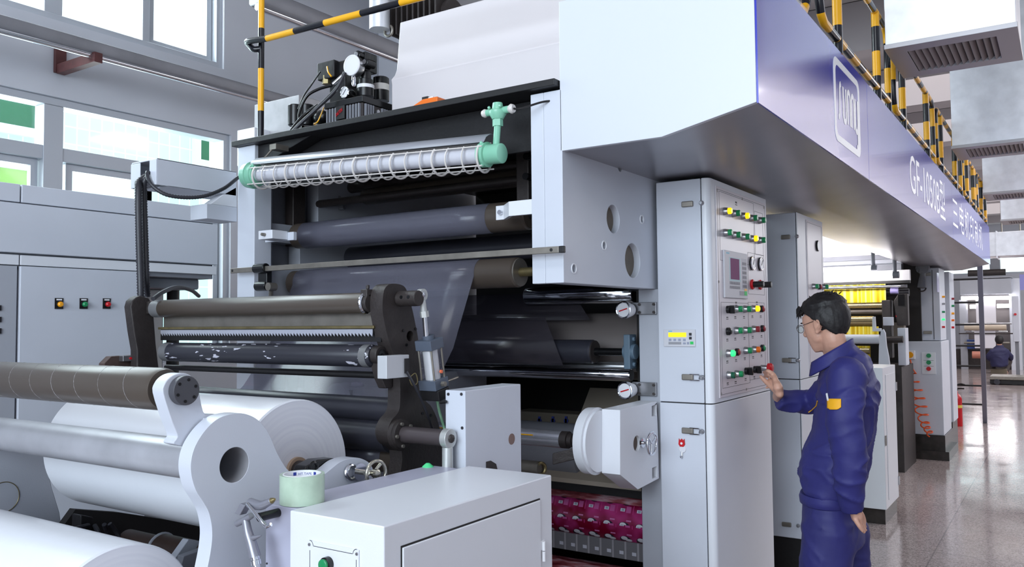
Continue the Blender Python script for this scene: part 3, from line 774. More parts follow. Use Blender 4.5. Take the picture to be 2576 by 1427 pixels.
# manifold, motor column, pump head
m = MB(); q = PY(872, 200, 2.86); m.box(q.x-.055, q.x+.05, 2.80, 2.92, hz1, hz1+.22); m.build('manifold', black_s, hu, bevel=0.006)
q = PY(835, 185, 2.82); MB().box(q.x-.06, q.x+.055, 2.78, 2.88, q.z-.035, q.z+.05).build('solenoid_valve', black, hu, bevel=0.006)
q = PY(822, 202, 2.80); MB().cyl(q-Vector((0, 0, .02)), q+Vector((0, 0, .02)), .022, n=6).build('fitting', brass, hu)
q = PY(885, 164, 2.74)
g = MB().lathe([(0, .047), (.035, .047), (.06, .03)], q, (-.05, 1, 0), 32).build('pressure_gauge', steel, hu)
MB().cyl(q-Vector((0, .003, 0)), q, .045, n=32).build('dial', glassw, g); MB().torus(q, (-.05, 1, 0), .045, .004, 32, 8).build('bezel', white, g)
q = PY(867, 232, 2.74)
g = MB().lathe([(0, .027), (.03, .027), (.05, .02)], q, (0, 1, 0), 28).build('pressure_gauge', black_s, hu)
MB().cyl(q-Vector((0, .002, 0)), q, .025, n=28).build('dial', glassw, g); MB().torus(q, (0, 1, 0), .025, .003, 28, 8).build('bezel', chrome, g)
MB().obox(q+Vector((0, -.003, 0)), (1, 0, 1.2), (0, 1, 0), (-1.2, 0, 1), .016, .0008, .0012).build('needle', ink, g)
q = PY(905, 150, 2.8); m = MB(); m.box(q.x-.03, q.x+.045, 2.79, 2.87, q.z-.06, q.z+.03); m.cyl((q.x+.02, 2.76, q.z+.01), (q.x+.02, 2.80, q.z+.01), .02); m.cyl((q.x+.06, 2.77, q.z-.03), (q.x+.06, 2.83, q.z-.03), .02); m.build('valve_block', black_s, hu, bevel=0.005)
m = MB(); m.cyl((q.x+.02, 2.755, q.z+.01), (q.x+.02, 2.762, q.z+.01), .011); m.cyl((q.x+.06, 2.765, q.z-.03), (q.x+.06, 2.772, q.z-.03), .011); m.build_each('dial_knob', steel, hu)
q = PY(912, 215, 2.80); m = MB(); m.lathe([(-.05, .04), (-.01, .04), (-.008, .034), (.03, .034), (.034, .026), (.09, .026), (.092, .02)], (q.x, 2.82, q.z), (0, 0, 1), 28); m.build('filter_housing', black_s, hu)
MB().lathe([(-.012, .0405), (.004, .0405)], (q.x, 2.82, q.z), (0, 0, 1), 28, False).build('label_band', white, hu)
q = PY(958, 224, 2.95); MB().lathe([(-.06, .04), (.05, .04), (.055, .034)], (q.x, 2.95, q.z), (0, 0, 1), 28).build('filter_can', black_s, hu)
MB().lathe([(-.01, .0406), (.02, .0406)], (q.x, 2.95, q.z), (0, 0, 1), 28, False).build('label_band', offwhite, hu)
q = PY(890, 202, 2.76); MB().lathe([(-.03, .006), (-.02, .01), (0, .012), (.02, .009), (.05, .009)], q, (0, 0, 1), 12).build('coupling', chrome, hu)
for pxs in (743, 772):
    q = PY(pxs, 290, 2.80); MB().lathe([(-.055, .03), (-.05, .036), (.045, .036), (.05, .03)], q, (0, 0, 1), 24).build('accumulator', black_s, hu)
q = PY(808, 296, 2.82); MB().sphere(q, .045, 16, (1.1, .8, .8)).build('pump_motor', black_s, hu)
hs = [([(868, 182, 2.72), (845, 225, 2.70), (800, 270, 2.66), (757, 310, 2.62), (730, 338, 2.60)], .009, conduit),
      ([(835, 215, 2.74), (800, 225, 2.72), (770, 245, 2.70), (752, 290, 2.68), (762, 320, 2.66)], .007, black_s),
      ([(806, 180, 2.76), (782, 215, 2.74), (765, 240, 2.72), (750, 275, 2.70)], .004, black_s),
      ([(800, 265, 2.70), (770, 285, 2.68), (745, 312, 2.64), (728, 335, 2.61)], .008, black_s)]
for pts, r_, mm in hs: MB().tube(spline([PY(*p) for p in pts]), r_, 10).build('hose', mm, hu)
MB().tube(spline([PY(805, 318, 2.72), PY(790, 312, 2.70), PY(800, 305, 2.69), PY(815, 270, 2.70)]), .003, 6).build('wire', yellow, hu)
MB().tube(spline([PY(823, 168, 2.77), PY(826, 182, 2.75), PY(834, 193, 2.75)]), .004, 6).build('wire', yellow, hu)
q = PY(862, 190, 2.715); q2 = PY(838, 212, 2.70); MB().cyl(q, q2, .008, n=12).build('hose_ferrule', chrome, hu)

ob = thing('orange_switch_box', 'orange wedge-shaped foot switch lying on the black beam before the cream cover', 'switch', (PY(1068, 265, 2.66).x, 2.66, 2.455))
xa, xb = PY(1024, 268, 2.62).x, PY(1108, 268, 2.62).x; xm = PY(1070, 252, 2.62).x
zt_ = PY(1090, 248, 2.62).z
m = MB(); m.prism([(xa, 2.457), (xb, 2.457), (xb, zt_), (xm, zt_), (xa, 2.475)], 'Y', 2.60, 2.68); m.build('housing', orange, ob, bevel=0.005)
MB().box(xm-.02, xm+.012, 2.62, 2.66, zt_-.004, zt_+.016).build('switch_cap', black, ob, bevel=0.003)
MB().box(xm+.014, xm+.04, 2.62, 2.65, zt_, zt_+.010).build('plug', white, ob, bevel=0.002)

# ================================================================ cable boom and conduits at the left frame
bo = thing('cable_boom', 'grey box-section cable boom sticking out from the left frame', 'cable boom', (-3.3, 2.3, 2.2))
bz0, bz1 = 2.20, 2.315
m = MB(); m.box(-3.40, -3.212, 2.106, 2.515, bz1-.006, bz1); m.box(-3.216, -3.212, 2.106, 2.515, bz0, bz1); m.box(-3.40, -3.396, 2.106, 2.515, bz0, bz1); m.box(-3.40, -3.212, 2.16, 2.515, bz0, bz0+.005)
m.box(-3.40, -3.33, 2.102, 2.106, bz0+.0, bz1-.008); m.box(-3.262, -3.212, 2.102, 2.106, bz0, bz1-.004)
m.build('trough', paint, bo, bevel=0.002)
q = PX(520, 550, XL0); q1 = PX(520, 512, XL0)
b2 = thing('frame_bracket', 'short grey box bracket below the cable boom on the left frame', 'bracket', (-3.28, 2.44, q.z))
MB().box(-3.33, XL0, q.y, 2.519, q.z, q1.z).build('body', paint, b2, bevel=0.003)
MB().prism([(q.y+.02, q1.z), (2.519, q1.z), (2.519, q1.z+.10), (q.y+.1, q1.z+.06)], 'X', XL0-.06, XL0-.002).build('gusset', paint_w, b2, bevel=0.003)
def corr(pts, r, label, group=None, n=10):
    P = spline(pts, 10); L_ = [0]
    for a, b in zip(P, P[1:]): L_.append(L_[-1]+(b-a).length)
    N = int(L_[-1]/0.006); Q = []
    j = 0
    for i in range(N+1):
        s_ = L_[-1]*i/N
        while j < len(P)-2 and L_[j+1] < s_: j += 1
        t_ = (s_-L_[j])/max(L_[j+1]-L_[j], 1e-9); Q.append(P[j]+(P[j+1]-P[j])*t_)
    o = MB().tube(Q, r, n, rf=lambda i: r*(1.0 if i % 2 else 0.8)).build('corrugated_conduit', conduit, None, ang=80)
    return tag(o, label, 'conduit', 'corrugated conduits at the cable boom')
corr([(-3.29, 2.13, 2.26), (-3.305, 2.085, 2.22), PY(348, 480, 2.06), PY(350, 600, 2.05), PY(354, 740, 2.04), PY(354, 860, 2.06)], .016, 'left black corrugated conduit hanging from the cable boom end to the dark arm')
corr([(-3.27, 2.14, 2.26), (-3.285, 2.10, 2.23), PY(363, 490, 2.10), PY(366, 600, 2.09), PY(369, 700, 2.08), PY(371, 745, 2.10)], .013, 'right black corrugated conduit hanging from the cable boom end, behind the first')
corr([(-3.26, 2.12, 2.25), PY(370, 435, 2.09), PY(382, 466, 2.09), PY(425, 492, 2.14), PY(500, 496, 2.26), PY(560, 476, 2.38), PY(600, 446, 2.49)], .009, 'thin black corrugated conduit sagging below the cable boom to the left frame')
# ================================================================ splicing arm with its rollers
sa = thing('splicing_arm', 'dark iron swing arm frame carrying rollers and a toothed blade above the white roll', 'machine', (-2.5, 2.1, 1.0))
XO = -1.85
arm_px = [(985,714),(1003,715),(1017,721),(1026,738),(1038,781),(1046,820),(1052,855),(1056,930),(1059,988),(1072,1010),(1087,1026),(1105,1072),(1112,1142),(1112,1330),(1000,1330),(1012,1156),(1000,1128),(982,1114),(975,1086),(985,1058),(1000,1040),(1006,1018),(1006,956),(996,907),(978,858),(964,795),(962,760),(966,732),(974,719)]
hp = PX(1032, 846, XO)
MB().prism(smooth2(yz(arm_px, XO), 3), 'X', XO-0.055, XO, [circ(hp.y, hp.z, 0.018, 20)]).build('swing_arm', iron, sa, bevel=0.006)
MB().cyl((XO-.05, hp.y, hp.z), (XO-.03, hp.y, hp.z), .019).build('arm_bore', black_s, sa)
m = MB()
for p in ((1014, 832), (1045, 828), (1050, 870), (1022, 868), (1062, 1040), (1083, 1045)):
    c = PX(p[0], p[1], XO); m.cyl((XO, c.y, c.z), (XO+.003, c.y, c.z), .005, n=10)
m.build_each('screw', black_s, sa)
XI = -3.13
arm2 = [(329,772),(333,757),(343,748),(354,744),(376,750),(384,770),(388,800),(393,865),(400,925),(405,1010),(350,1010),(345,925),(345,881),(337,835)]
MB().prism(yz(arm2, XI), 'X', XI-0.05, XI).build('swing_arm', iron, sa, bevel=0.006)
yt, ztp = 2.03, 1.667
a = MB().lathe([(0, .028), (.01, .035), (1.175, .035), (1.18, .028)], (-3.10, yt, ztp), (1, 0, 0), 36).build('nip_roller', rubber, sa)
MB().lathe([(0, .0352), (.055, .0352)], (-3.095, yt, ztp), (1, 0, 0), 36, False).build('roller_sleeve', mat('grey_rubber_sleeve', (110, 110, 112), 0.4), a)
MB().torus((-1.925, yt, ztp), (1, 0, 0), .032, .006).build('end_ring', chrome, a)
m = MB(); m.cyl((-1.92, yt, ztp), (-1.905, yt, ztp), .03); m.box(-1.935, -1.905, yt-.02, yt+.02, ztp+.02, ztp+.045); m.cyl((-1.92, yt, ztp+.045), (-1.92, yt, ztp+.06), .006)
m.build('bearing_clamp', iron, sa, bevel=0.003)
m = MB(); m.cyl((-3.13, yt, ztp), (-3.10, yt, ztp), .022); m.box(-3.13, -3.112, yt-.02, yt+.025, ztp-.02, ztp+.03); m.build('bearing_clamp', iron, sa, bevel=0.003)
m = MB(); m.cyl((XO, PX(1005, 752, XO).y, PX(1005, 752, XO).z), (XO+.085, PX(1005, 752, XO).y, PX(1005, 752, XO).z), .026, n=28); o = m.build('pivot_hub', iron, sa, bevel=.003)
c = PX(1005, 752, XO); m = MB()
for k in (.03, .06): m.cyl((XO+k, c.y-.027, c.z+.004), (XO+k, c.y-.02, c.z+.004), .006, n=10)
m.build_each('set_screw', black_s, o)
# blade bar and toothed blade
zb0, zb1 = PX(965, 822, -1.9).z, PX(965, 800, -1.9).z
m = MB(); m.box(-3.08, -1.9, 2.055, 2.10, zb0, zb1+.035); m.build('blade_bar', steel_d, sa, bevel=.003)
MB().box(-3.08, -1.895, 2.03, 2.06, zb0-.006, zb0+.004).build('bar_lip', brass, sa, bevel=.002)
z1_, z0_ = zb0-.008, zb0-.020
n = 74; P = [(-3.07, z1_)]; P2 = []
for i in range(n):
    x_ = -3.07+1.165*i/n; P2 += [(x_, z0_), (x_+1.165/n*.85, z0_-.012)]
MB().prism([(-3.07, z1_)] + P2 + [(-1.905, z0_), (-1.905, z1_)], 'Y', 2.036, 2.039).build('toothed_blade', mat('bright_steel_blade', (196, 198, 210), .25, metal=.5), sa, smooth=False)
MB().box(-3.09, -1.88, 2.05, 2.12, z0_-.030, zb0-.004).build('blade_holder', black, sa)
zl_ = 1.492
a = MB().lathe([(0, .03), (.008, .0375), (1.135, .0375), (1.145, .03)], (-3.05, 2.045, zl_), (1, 0, 0), 36)
o = a.build('lower_roller', None or black_s, sa)
def scuffed():
    m = mat('scuffed_black_rubber', (44, 44, 52), 0.34)
    h = NT(m); tc = h.new('ShaderNodeTexCoord'); mp = h.new('ShaderNodeMapping'); mp.inputs['Rotation'].default_value = (0.5, 0.3, 0.6); mp.inputs['Scale'].default_value = (22, 95, 95)
    h.link(tc.outputs['Object'], mp.inputs[0]); n = h.new('ShaderNodeTexNoise'); n.inputs['Scale'].default_value = 1.0; n.inputs['Detail'].default_value = 2; h.link(mp.outputs[0], n.inputs[0])
    n2 = h.new('ShaderNodeTexNoise'); n2.inputs['Scale'].default_value = 3.5; h.link(tc.outputs['Object'], n2.inputs[0])
    f = h.math('MULTIPLY', h.math('GREATER_THAN', n.outputs[0], 0.62), h.math('GREATER_THAN', n2.outputs[0], 0.50))
    h.link(h.mix(f, rgb(46, 46, 54), rgb(196, 194, 206)), h.b.inputs['Base Color']); return m
o.data.materials[0] = scuffed()
MB().lathe([(0, .0378), (.045, .0378)], (-3.045, 2.045, zl_), (1, 0, 0), 36, False).build('roller_sleeve', MATS['grey_rubber_sleeve'], o)
MB().lathe([(0, .0378), (.03, .0378)], (-1.945, 2.045, zl_), (1, 0, 0), 36, False).build('roller_sleeve', MATS['grey_rubber_sleeve'], o)
c = PX(955, 893, -1.885); m = MB(); m.cyl((-1.905, c.y, c.z), (-1.875, c.y, c.z), .030, n=28)
m.prism(yz([(948,880),(966,880),(972,930),(985,950),(985,975),(968,978),(958,955),(950,925)], -1.885), 'X', -1.915, -1.88); m.build('roller_bracket', iron, sa, bevel=.004)
m = MB(); m.cyl((-1.875, c.y, c.z), (-1.870, c.y, c.z), .018); m.cyl((-1.87, c.y, c.z), (-1.866, c.y, c.z), .006, n=6); m.build('end_washer', black_s, sa)
c = PX(965, 947, -1.9); MB().cyl((-3.1, c.y, c.z+.003), (-1.88, c.y, c.z+.003), .0115, n=16).build('tie_rod', black, sa)
MB().cyl((-3.08, 2.14, zl_+.02), (-1.9, 2.14, zl_+.02), .012, n=12).build('tie_rod', black, sa)
# two black drums low between the arms and the roller with film on it
MB().cyl((-3.1, 2.16, 1.300), (-1.905, 2.16, 1.300), .045, n=32).build('drum', rubber_b, sa)
MB().cyl((-3.1, 2.13, 1.215), (-1.905, 2.13, 1.215), .052, n=32).build('drum', rubber_b, sa)
MB().lathe([(0, .05), (.005, LR[2]), (1.21, LR[2]), (1.215, .05)], (-3.1, LR[0], LR[1]), (1, 0, 0), 36).build('film_roller', rubber, sa)
# shaft with flange and rod end
c = PX(1000, 1092, XO)
m = MB(); m.lathe([(0, .050), (.014, .050), (.016, .046), (.028, .046), (.03, .028)], (XO, c.y, c.z), (1, 0, 0), 36); o = m.build('pivot_flange', iron, sa)
m = MB()
for k in range(5): an = R(40+k*72); m.cyl((XO+.028, c.y+.038*math.cos(an), c.z+.038*math.sin(an)), (XO+.036, c.y+.038*math.cos(an), c.z+.038*math.sin(an)), .006, n=8)
m.build_each('flange_bolt', steel_d, o)
xe = PY(1118, 1093, c.y).x
MB().cyl((XO+.03, c.y, c.z), (xe, c.y, c.z), .027, n=28).build('pivot_shaft', mat('brown_black_shaft', (84, 76, 78), .35, metal=.3), sa)
ez = c.z
m = MB(); m.lathe([(-.012, .02), (-.012, .031), (.012, .031), (.012, .02)], (xe+.014, c.y, ez), (1, 0, 0), 28); m.cyl((xe+.012, c.y, ez-.028), (xe+.012, c.y, ez-.20), .017, .019, n=20); m.cyl((xe+.012, c.y, ez-.11), (xe+.012, c.y, ez-.25), .022, n=20)
o = m.build('rod_end', mat('pale_zinc', (196, 198, 196), .35, metal=.5), sa, bevel=.002)
MB().lathe([(0, .016), (.02, .013), (.024, .006)], (xe+.012, c.y, ez), (1, 0, 0), 8).build('rod_nut', iron, o)
# pneumatic cylinder
XP = -1.775
e0, e1, e2, e3 = PX(1061, 742, XP), PX(1073, 850, XP), PX(1080, 866, XP), PX(1091, 965, XP)
d = (e3-e0).normalized(); sx_ = Vector((1, 0, 0)); sy_ = d.cross(sx_).normalized()
m = MB(); m.lathe([(-.009, .011), (-.009, .020), (.009, .020), (.009, .011)], e0, (1, 0, 0), 24); m.cyl(e0+d*.018, e0+d*.06, .011, n=14); m.cyl(e0+d*.055, e0+d*.075, .015, n=6)
o = m.build('rod_eye', MATS['pale_zinc'], sa); MB().sphere(e0, .013, 16).build('ball', chrome, o)
MB().cyl(e0, (XO, e0.y-.0, e0.z), .010, n=12).build('eye_pin', iron, sa)
MB().cyl(e0+d*.07, e1, .0085, n=16).build('piston_rod', chrome, sa)
o = MB().cyl(e2, e3, .026, n=28).build('cylinder_barrel', mat('pale_barrel', (206, 206, 210), .3, metal=.3), sa)
hl = (e3-e2).length
cap = mat('slate_grey_cap', (84, 92, 106), .4)
MB().obox(e2, d, sx_, sy_, .017, .034, .034).build('cylinder_head', cap, sa, bevel=.002)
MB().cyl(e2-d*.03, e2-d*.015, .02, n=20).build('head_collar', cap, sa)
MB().obox(e3, d, sx_, sy_, .017, .036, .036).build('cylinder_foot', cap, sa, bevel=.002)
m = MB()
for i in (-1, 1):
    for j in (-1, 1): m.cyl(e2+sx_*.027*i+sy_*.027*j, e3+sx_*.027*i+sy_*.027*j, .0035, n=8)
m.build_each('tie_bar', steel_d, sa)
q = PX(1108, 935, XP+.03); MB().cyl(q, q+Vector((.006, 0, 0)), .006, n=10).build('sensor_light', mat('orange_mark', (240, 120, 80), .4), sa)
q = PX(1125, 950, XP); m = MB(); m.cyl(e3+sx_*.03+sy_*0, q+Vector((.03, .02, 0)), .004, n=8); m.cyl(e3+sx_*.035, e3+sx_*.05, .009, n=6); m.build('air_fitting', steel_d, sa)
MB().obox(e3+d*.035, d, sx_, sy_, .018, .04, .03).build('cylinder_mount', black, sa, bevel=.003)
# light sensor box with cable
q0, q1, q2 = PX(975, 900, -1.80), PX(1024, 945, -1.80), PX(1000, 893, -1.80)
o = MB().box(-1.835, -1.795, q0.y-.01, q1.y+.005, q1.z-.005, q0.z+.006).build('sensor_box', mat('bright_cast_box', (206, 208, 212), .35, metal=.3), sa, bevel=.002)
MB().box(-1.794, -1.79, q1.y-.02, q1.y, q1.z+.008, q0.z-.006).build('sensor_window', black, o)
q = PX(1022, 935, -1.79); MB().tube(spline([q, PX(1040, 965, -1.785), PX(1062, 1010, -1.79), PX(1078, 1050, -1.80), PX(1090, 1085, -1.84)]), .0045, 8).build('cable', conduit, sa)
MB().tube(spline([PX(1030, 950, -1.788), PX(1045, 940, -1.786), PX(1050, 962, -1.785), PX(1038, 970, -1.788), PX(1030, 955, -1.789)]), .0018, 6).build('wire', brass, sa)
MB().tube(spline([PX(1096, 985, -1.86), PX(1104, 1030, -1.85), PX(1116, 1072, -1.80), PX(1122, 1090, -1.79)]), .005, 8).build('green_tube', mat('green_air_tube', (110, 150, 120), .35), sa)
# left foot of the frame: plate with a red-lit switch
q = PX(300, 905, -3.25); m = MB(); m.prism(yz([(262, 915), (280, 897), (345, 893), (350, 920), (350, 1000), (262, 1000)], -3.2), 'X', -3.24, -3.2); m.build('foot_plate', mat('rusty_steel_plate', (96, 78, 74), .55, metal=.4, var=.3, vscale=18), sa, bevel=.003)
q = PX(318, 902, -3.18); o = MB().box(-3.2, -3.17, q.y-.02, q.y+.02, q.z-.012, q.z+.012).build('limit_switch', steel, sa, bevel=.002)
MB().cyl((-3.17, q.y+.012, q.z), (-3.165, q.y+.012, q.z), .005).build('switch_light', red, o)
MB().tube(spline([PX(385, 752, -3.05), PX(410, 735, -3.1), PX(445, 723, -3.2), PX(480, 730, -3.3), PX(500, 745, -3.4)]), .009, 10).build('cable', conduit, sa)

# ================================================================ unwinding turret
tu = thing('unwind_turret', 'grey unwinding turret with rounded arm plate, cross tube and guide roller', 'machine', (-2.5, 1.4, 0))
XT = -1.80
hub = PX(590, 1170, XT)
# outline of the arm plate: hub, valley, boss with the handwheel, lower arm
pl_px = [(600,1040),(625,1044),(648,1056),(668,1078),(682,1104),(695,1135),(708,1160),(722,1180),(745,1200),(775,1208),(805,1200),(832,1181),(855,1163),(880,1154),(905,1153),(930,1166),(940,1190),(932,1214),(905,1232),(860,1246),(800,1262),(745,1285),(715,1330),(700,1430),(694,1600),(440,1660),(500,1520),(522,1427),(532,1370),(533,1330),(525,1290),(510,1262),(493,1235),(482,1200),(480,1165),(488,1130),(505,1098),(530,1068),(560,1048)]
MB().prism(smooth2(yz(pl_px, XT)), 'X', XT-0.05, XT, [circ(hub.y, hub.z, 0.0455, 36)]).build('arm_plate', paint, tu, bevel=0.003)
MB().pipe((-3.3, hub.y, hub.z), (XT-.001, hub.y, hub.z), .0535, .0450, 40).build('cross_tube', mat('smudged_grey_tube', (176, 176, 182), .33, metal=.25, var=.12, vscale=7), tu)
# far arm plate with its round cover
p2_ = [(-160,1040),(0,1050),(60,1075),(105,1120),(118,1170),(130,1225),(150,1290),(158,1345),(160,1427),(140,1560),(-160,1560)]
o = MB().prism(yz(p2_, -3.22), 'X', -3.27, -3.22).build('arm_plate', paint_g, tu, bevel=.003)
c = PX(8, 1252, -3.22); MB().torus((-3.219, c.y, c.z), (1, 0, 0), .055, .0015, 40, 6).build('cover_rim', brass, o)
# bracket and guide roller
bp_ = [(410,990),(414,966),(428,949),(448,940),(470,940),(488,952),(499,975),(512,1036),(530,1042),(562,1046),(530,1075),(500,1105),(492,1126),(438,1118),(446,1100),(440,1080),(430,1055)]
MB().prism(smooth2(yz(bp_, -1.855), 3), 'X', -1.90, -1.855).build('roller_bracket', paint, tu, bevel=.004)
MB().box(-1.90, -1.81, PX(530, 1060, -1.85).y-.02, PX(530, 1060, -1.85).y+.03, PX(530, 1090, -1.85).z-.02, PX(530, 1050, -1.85).z).build('bracket_foot', paint, tu, bevel=.004)
g = PX(456, 982, -1.855)
o = MB().cyl((-1.855, g.y, g.z), (-1.832, g.y, g.z), .037, n=32).build('end_cap', mat('dark_grey_cap', (72, 72, 78), .45), tu, bevel=.002)
m = MB()
for k in range(6): an = R(20+60*k); m.cyl((-1.832, g.y+.027*math.cos(an), g.z+.027*math.sin(an)), (-1.8305, g.y+.027*math.cos(an), g.z+.027*math.sin(an)), .004, n=10)
m.build_each('cap_screw', black_s, o)
o = MB().lathe([(0, .05), (.01, .0545), (1.325, .0545), (1.34, .05), (1.34, .03)], (-3.26, g.y, g.z), (1, 0, 0), 40).build('guide_roller', rubber, tu)
m = MB(); N = 260; m.tube([Vector((-3.25+1.29*i/N, g.y+.0545*math.cos(2*math.pi*i/N*11), g.z+.0545*math.sin(2*math.pi*i/N*11))) for i in range(N+1)], .0007, 4)
m.build('spiral_groove', mat('pale_groove', (150, 148, 150), .5), o)
# chuck, handwheel on the boss
core = PX(744, 1183, -1.97)
m = MB(); m.cyl((-1.97, core.y, core.z), (-1.90, core.y, core.z), .030, n=28); m.lathe([(0, .022), (.02, .04), (.05, .042), (.055, .03)], (-1.925, core.y, core.z), (1, 0, 0), 28); m.build('chuck', iron, tu)
q = PX(900, 1187, XT)
m = MB(); m.prism(yz([(748,1200),(760,1172),(790,1156),(830,1152),(868,1158),(868,1215),(760,1215)], -1.87), 'X', -1.90, -1.852); m.build('chuck_arm', black_s, tu, bevel=.004)
m = MB(); k = PX(787, 1176, -1.855); m.torus((-1.852, k.y, k.z), (1, 0, 0), .014, .005, 24, 8); m.build('lock_ring', black_s, tu)
m = MB(); m.cyl((XT, q.y, q.z), (XT+.012, q.y, q.z), .026, n=24); m.torus((XT+.006, q.y-.035, q.z+.004), (1, 0, 0), .02, .006, 24, 8); m.build('collar', chrome, tu)
hwl = MB(); hc = Vector((XT+.075, q.y+.0, q.z+.002)); hwl.torus(hc, (1, -.1, 0), .037, .0055, 36, 10)
for k in range(3): an = R(50+120*k); hwl.cyl(hc-Vector((.01, 0, 0)), hc+Vector((0, .035*math.cos(an), .035*math.sin(an))), .0055, n=10)
hwl.cyl((XT+.01, q.y, q.z), hc, .008, n=14); hwl.lathe([(-.01, .013), (.008, .012), (.012, .006)], hc, (1, 0, 0), 16); hwl.build('handwheel', mat('worn_chrome', (190, 186, 172), .2, metal=.9), tu)

def roll_end():
    m = mat('white_film_roll_end', (226, 226, 236), .45)
    h = NT(m); tc = h.new('ShaderNodeTexCoord'); sp = h.new('ShaderNodeSeparateXYZ'); h.link(tc.outputs['Object'], sp.inputs[0])
    y2 = h.math('MULTIPLY', sp.outputs[1], sp.outputs[1]); z2 = h.math('MULTIPLY', sp.outputs[2], sp.outputs[2])
    r_ = h.math('SQRT', h.math('ADD', y2, z2)); n = h.new('ShaderNodeTexNoise'); n.noise_dimensions = '1D'; n.inputs['Scale'].default_value = 60
    h.link(r_, n.inputs['W']); rp = h.new('ShaderNodeValToRGB'); rp.color_ramp.elements[0].color = rgb(228, 228, 236); rp.color_ramp.elements[1].color = rgb(236, 236, 242); rp.color_ramp.elements[0].position = .35; rp.color_ramp.elements[1].position = .65
    h.link(n.outputs[0], rp.inputs[0]); h.link(rp.outputs[0], h.b.inputs['Base Color']); return m
rw = mat('white_film_roll', (238, 240, 246), .22, bump=.06, bscale=14); re_ = roll_end()
def film_roll(name, x0, x1, y, z, r, label, rc=.04):
    t = thing(name, label, 'film roll', ((x0+x1)/2, y, z), 'white film rolls on the unwinder')
    MB().lathe([(0, r-.004), (.004, r), (x1-x0-.004, r), (x1-x0, r-.004)], (x0, y, z), (1, 0, 0), 72).build('wound_film', rw, t)
    for xe_, s_ in ((x1, 1), (x0, -1)):
        MB().pipe((xe_-.001*s_, y, z), (xe_+.0015*s_, y, z), r-.004, rc, 64).build('roll_face', re_, t)
    MB().pipe((x0-.01, y, z), (x1+.012, y, z), rc, rc-.012, 40).build('core', mat('brown_cardboard_core', (176, 150, 128), .6), t)
    return t
rl = film_roll('white_film_roll', -3.03, -1.97, core.y, core.z, .214, 'big roll of white plastic film mounted on the turret behind the rounded arm plate')
# second roll low at the left
q = PX(330, 1392, -1.97)
r2 = .215
cy2, cz2 = PX(395, 1412, -1.97).y-.10, 1.055-r2
film_roll('white_film_roll', -3.05, -1.97, cy2, cz2, r2, 'second white film roll, cut off by the lower left corner')

# machine parts below the roll
ub = thing('floor_machinery', 'dark jumble of hoses and a brown motor in the gap under the big white roll', 'machine base', (-2.6, 2.3, 0))
MB().prism(yz([(190,1282),(300,1290),(560,1330),(640,1500),(148,1500),(152,1334)], -3.1), 'X', -3.14, -3.1).build('back_plate', dark, ub)
c = PX(318, 1362, -2.95)
m = MB(); m.lathe([(0, .03), (.01, .045), (.22, .045), (.221, .056), (.85, .056), (.86, .04)], c, (1, 0, 0), 28); m.build('motor', mat('dark_brown_paint', (66, 50, 44), .5, var=.2, vscale=12), ub)
MB().torus(c+Vector((.22, 0, 0)), (1, 0, 0), .056, .006).build('band', paint_g, ub)
m = MB()
for pts in (((262,1320),(270,1345),(276,1392)), ((276,1318),(296,1345),(318,1395)), ((150,1346),(188,1332),(222,1322)), ((238,1322),(250,1350),(252,1400)), ((168,1362),(200,1352),(230,1356))):
    m.tube(spline([PX(x, y, -2.92-.02*(y % 3)) for x, y in pts]), .0085, 8)
m.build_each('hose', conduit, ub)
MB().prism(yz([(203,1296),(236,1302),(240,1395),(200,1385)], -2.98), 'X', -3.04, -2.98).build('valve_block', black, ub, bevel=.006)
MB().prism(yz([(180,1332),(205,1328),(207,1352),(182,1358)], -2.96), 'X', -3.0, -2.96).build('valve_block', iron, ub, bevel=.006)
MB().prism(yz([(408,1450),(474,1357),(505,1362),(450,1460)], -2.35), 'X', -2.38, -2.35).build('slanted_plate', paint_g, ub, bevel=.003)
MB().prism(yz([(462,1400),(530,1375),(560,1480),(440,1480)], -2.3), 'X', -2.33, -2.3).build('side_plate', paint_d, ub, bevel=.003)
MB().box(-3.2, -1.88, 1.0, 2.5, .0, .3).build('bed', iron, ub)

# grey gear motor, hose couplings and rag seen behind the film
gm = thing('gear_motor', 'light grey gear motor behind the hanging film above the white roll', 'motor', (-2.5, 2.75, 1.0))
q = PY(880, 985, 2.78)
m = MB(); m.box(q.x-.06, q.x+.12, 2.75, 2.9, 1.0, q.z+.025); m.build('gear_box', paint_g, gm, bevel=.012)
m = MB(); m.cyl((q.x-.03, 2.72, q.z-.03), (q.x-.03, 2.80, q.z-.03), .07, n=32); m.build('flange', paint, gm, bevel=.004)
m = MB(); m.box(q.x+.01, q.x+.05, 2.745, 2.755, q.z-.03, q.z+.01); m.build('socket', iron, gm)
for px_, rr in ((722, .010), (757, .015)):
    c = PY(px_, 975, 2.72)
    t = MB().lathe([(-.08, rr*.8), (-.035, rr*.8), (-.034, rr*1.3), (-.01, rr*1.4), (.0, rr), (.01, rr*1.1), (.06, rr*.9)], c, (0, 0, 1), 14).build('hose_coupling', steel, None)
    tag(t, 'thin chrome hose coupling left of the thicker one behind the roll' if px_ == 722 else 'thick chrome hose coupling standing behind the white roll', 'hose coupling', 'chrome hose couplings behind the roll')
q = PY(870, 972, 2.70)
m = MB(); m.sphere((0, 0, 0), .03, 24, (1.1, .7, .42))
for v in m.bm.verts:
    v.co *= 1+.22*math.sin(v.co.x*210+v.co.z*300)*math.cos(v.co.y*260)
bmesh.ops.translate(m.bm, verts=m.bm.verts, vec=(q.x, 2.77, PY(880, 985, 2.78).z+.033))
t = m.build('cleaning_rag', mat('pale_lilac_rag', (206, 204, 226), .9), None, ang=180); tag(t, 'crumpled pale lilac rag lying on the grey gear motor', 'rag')

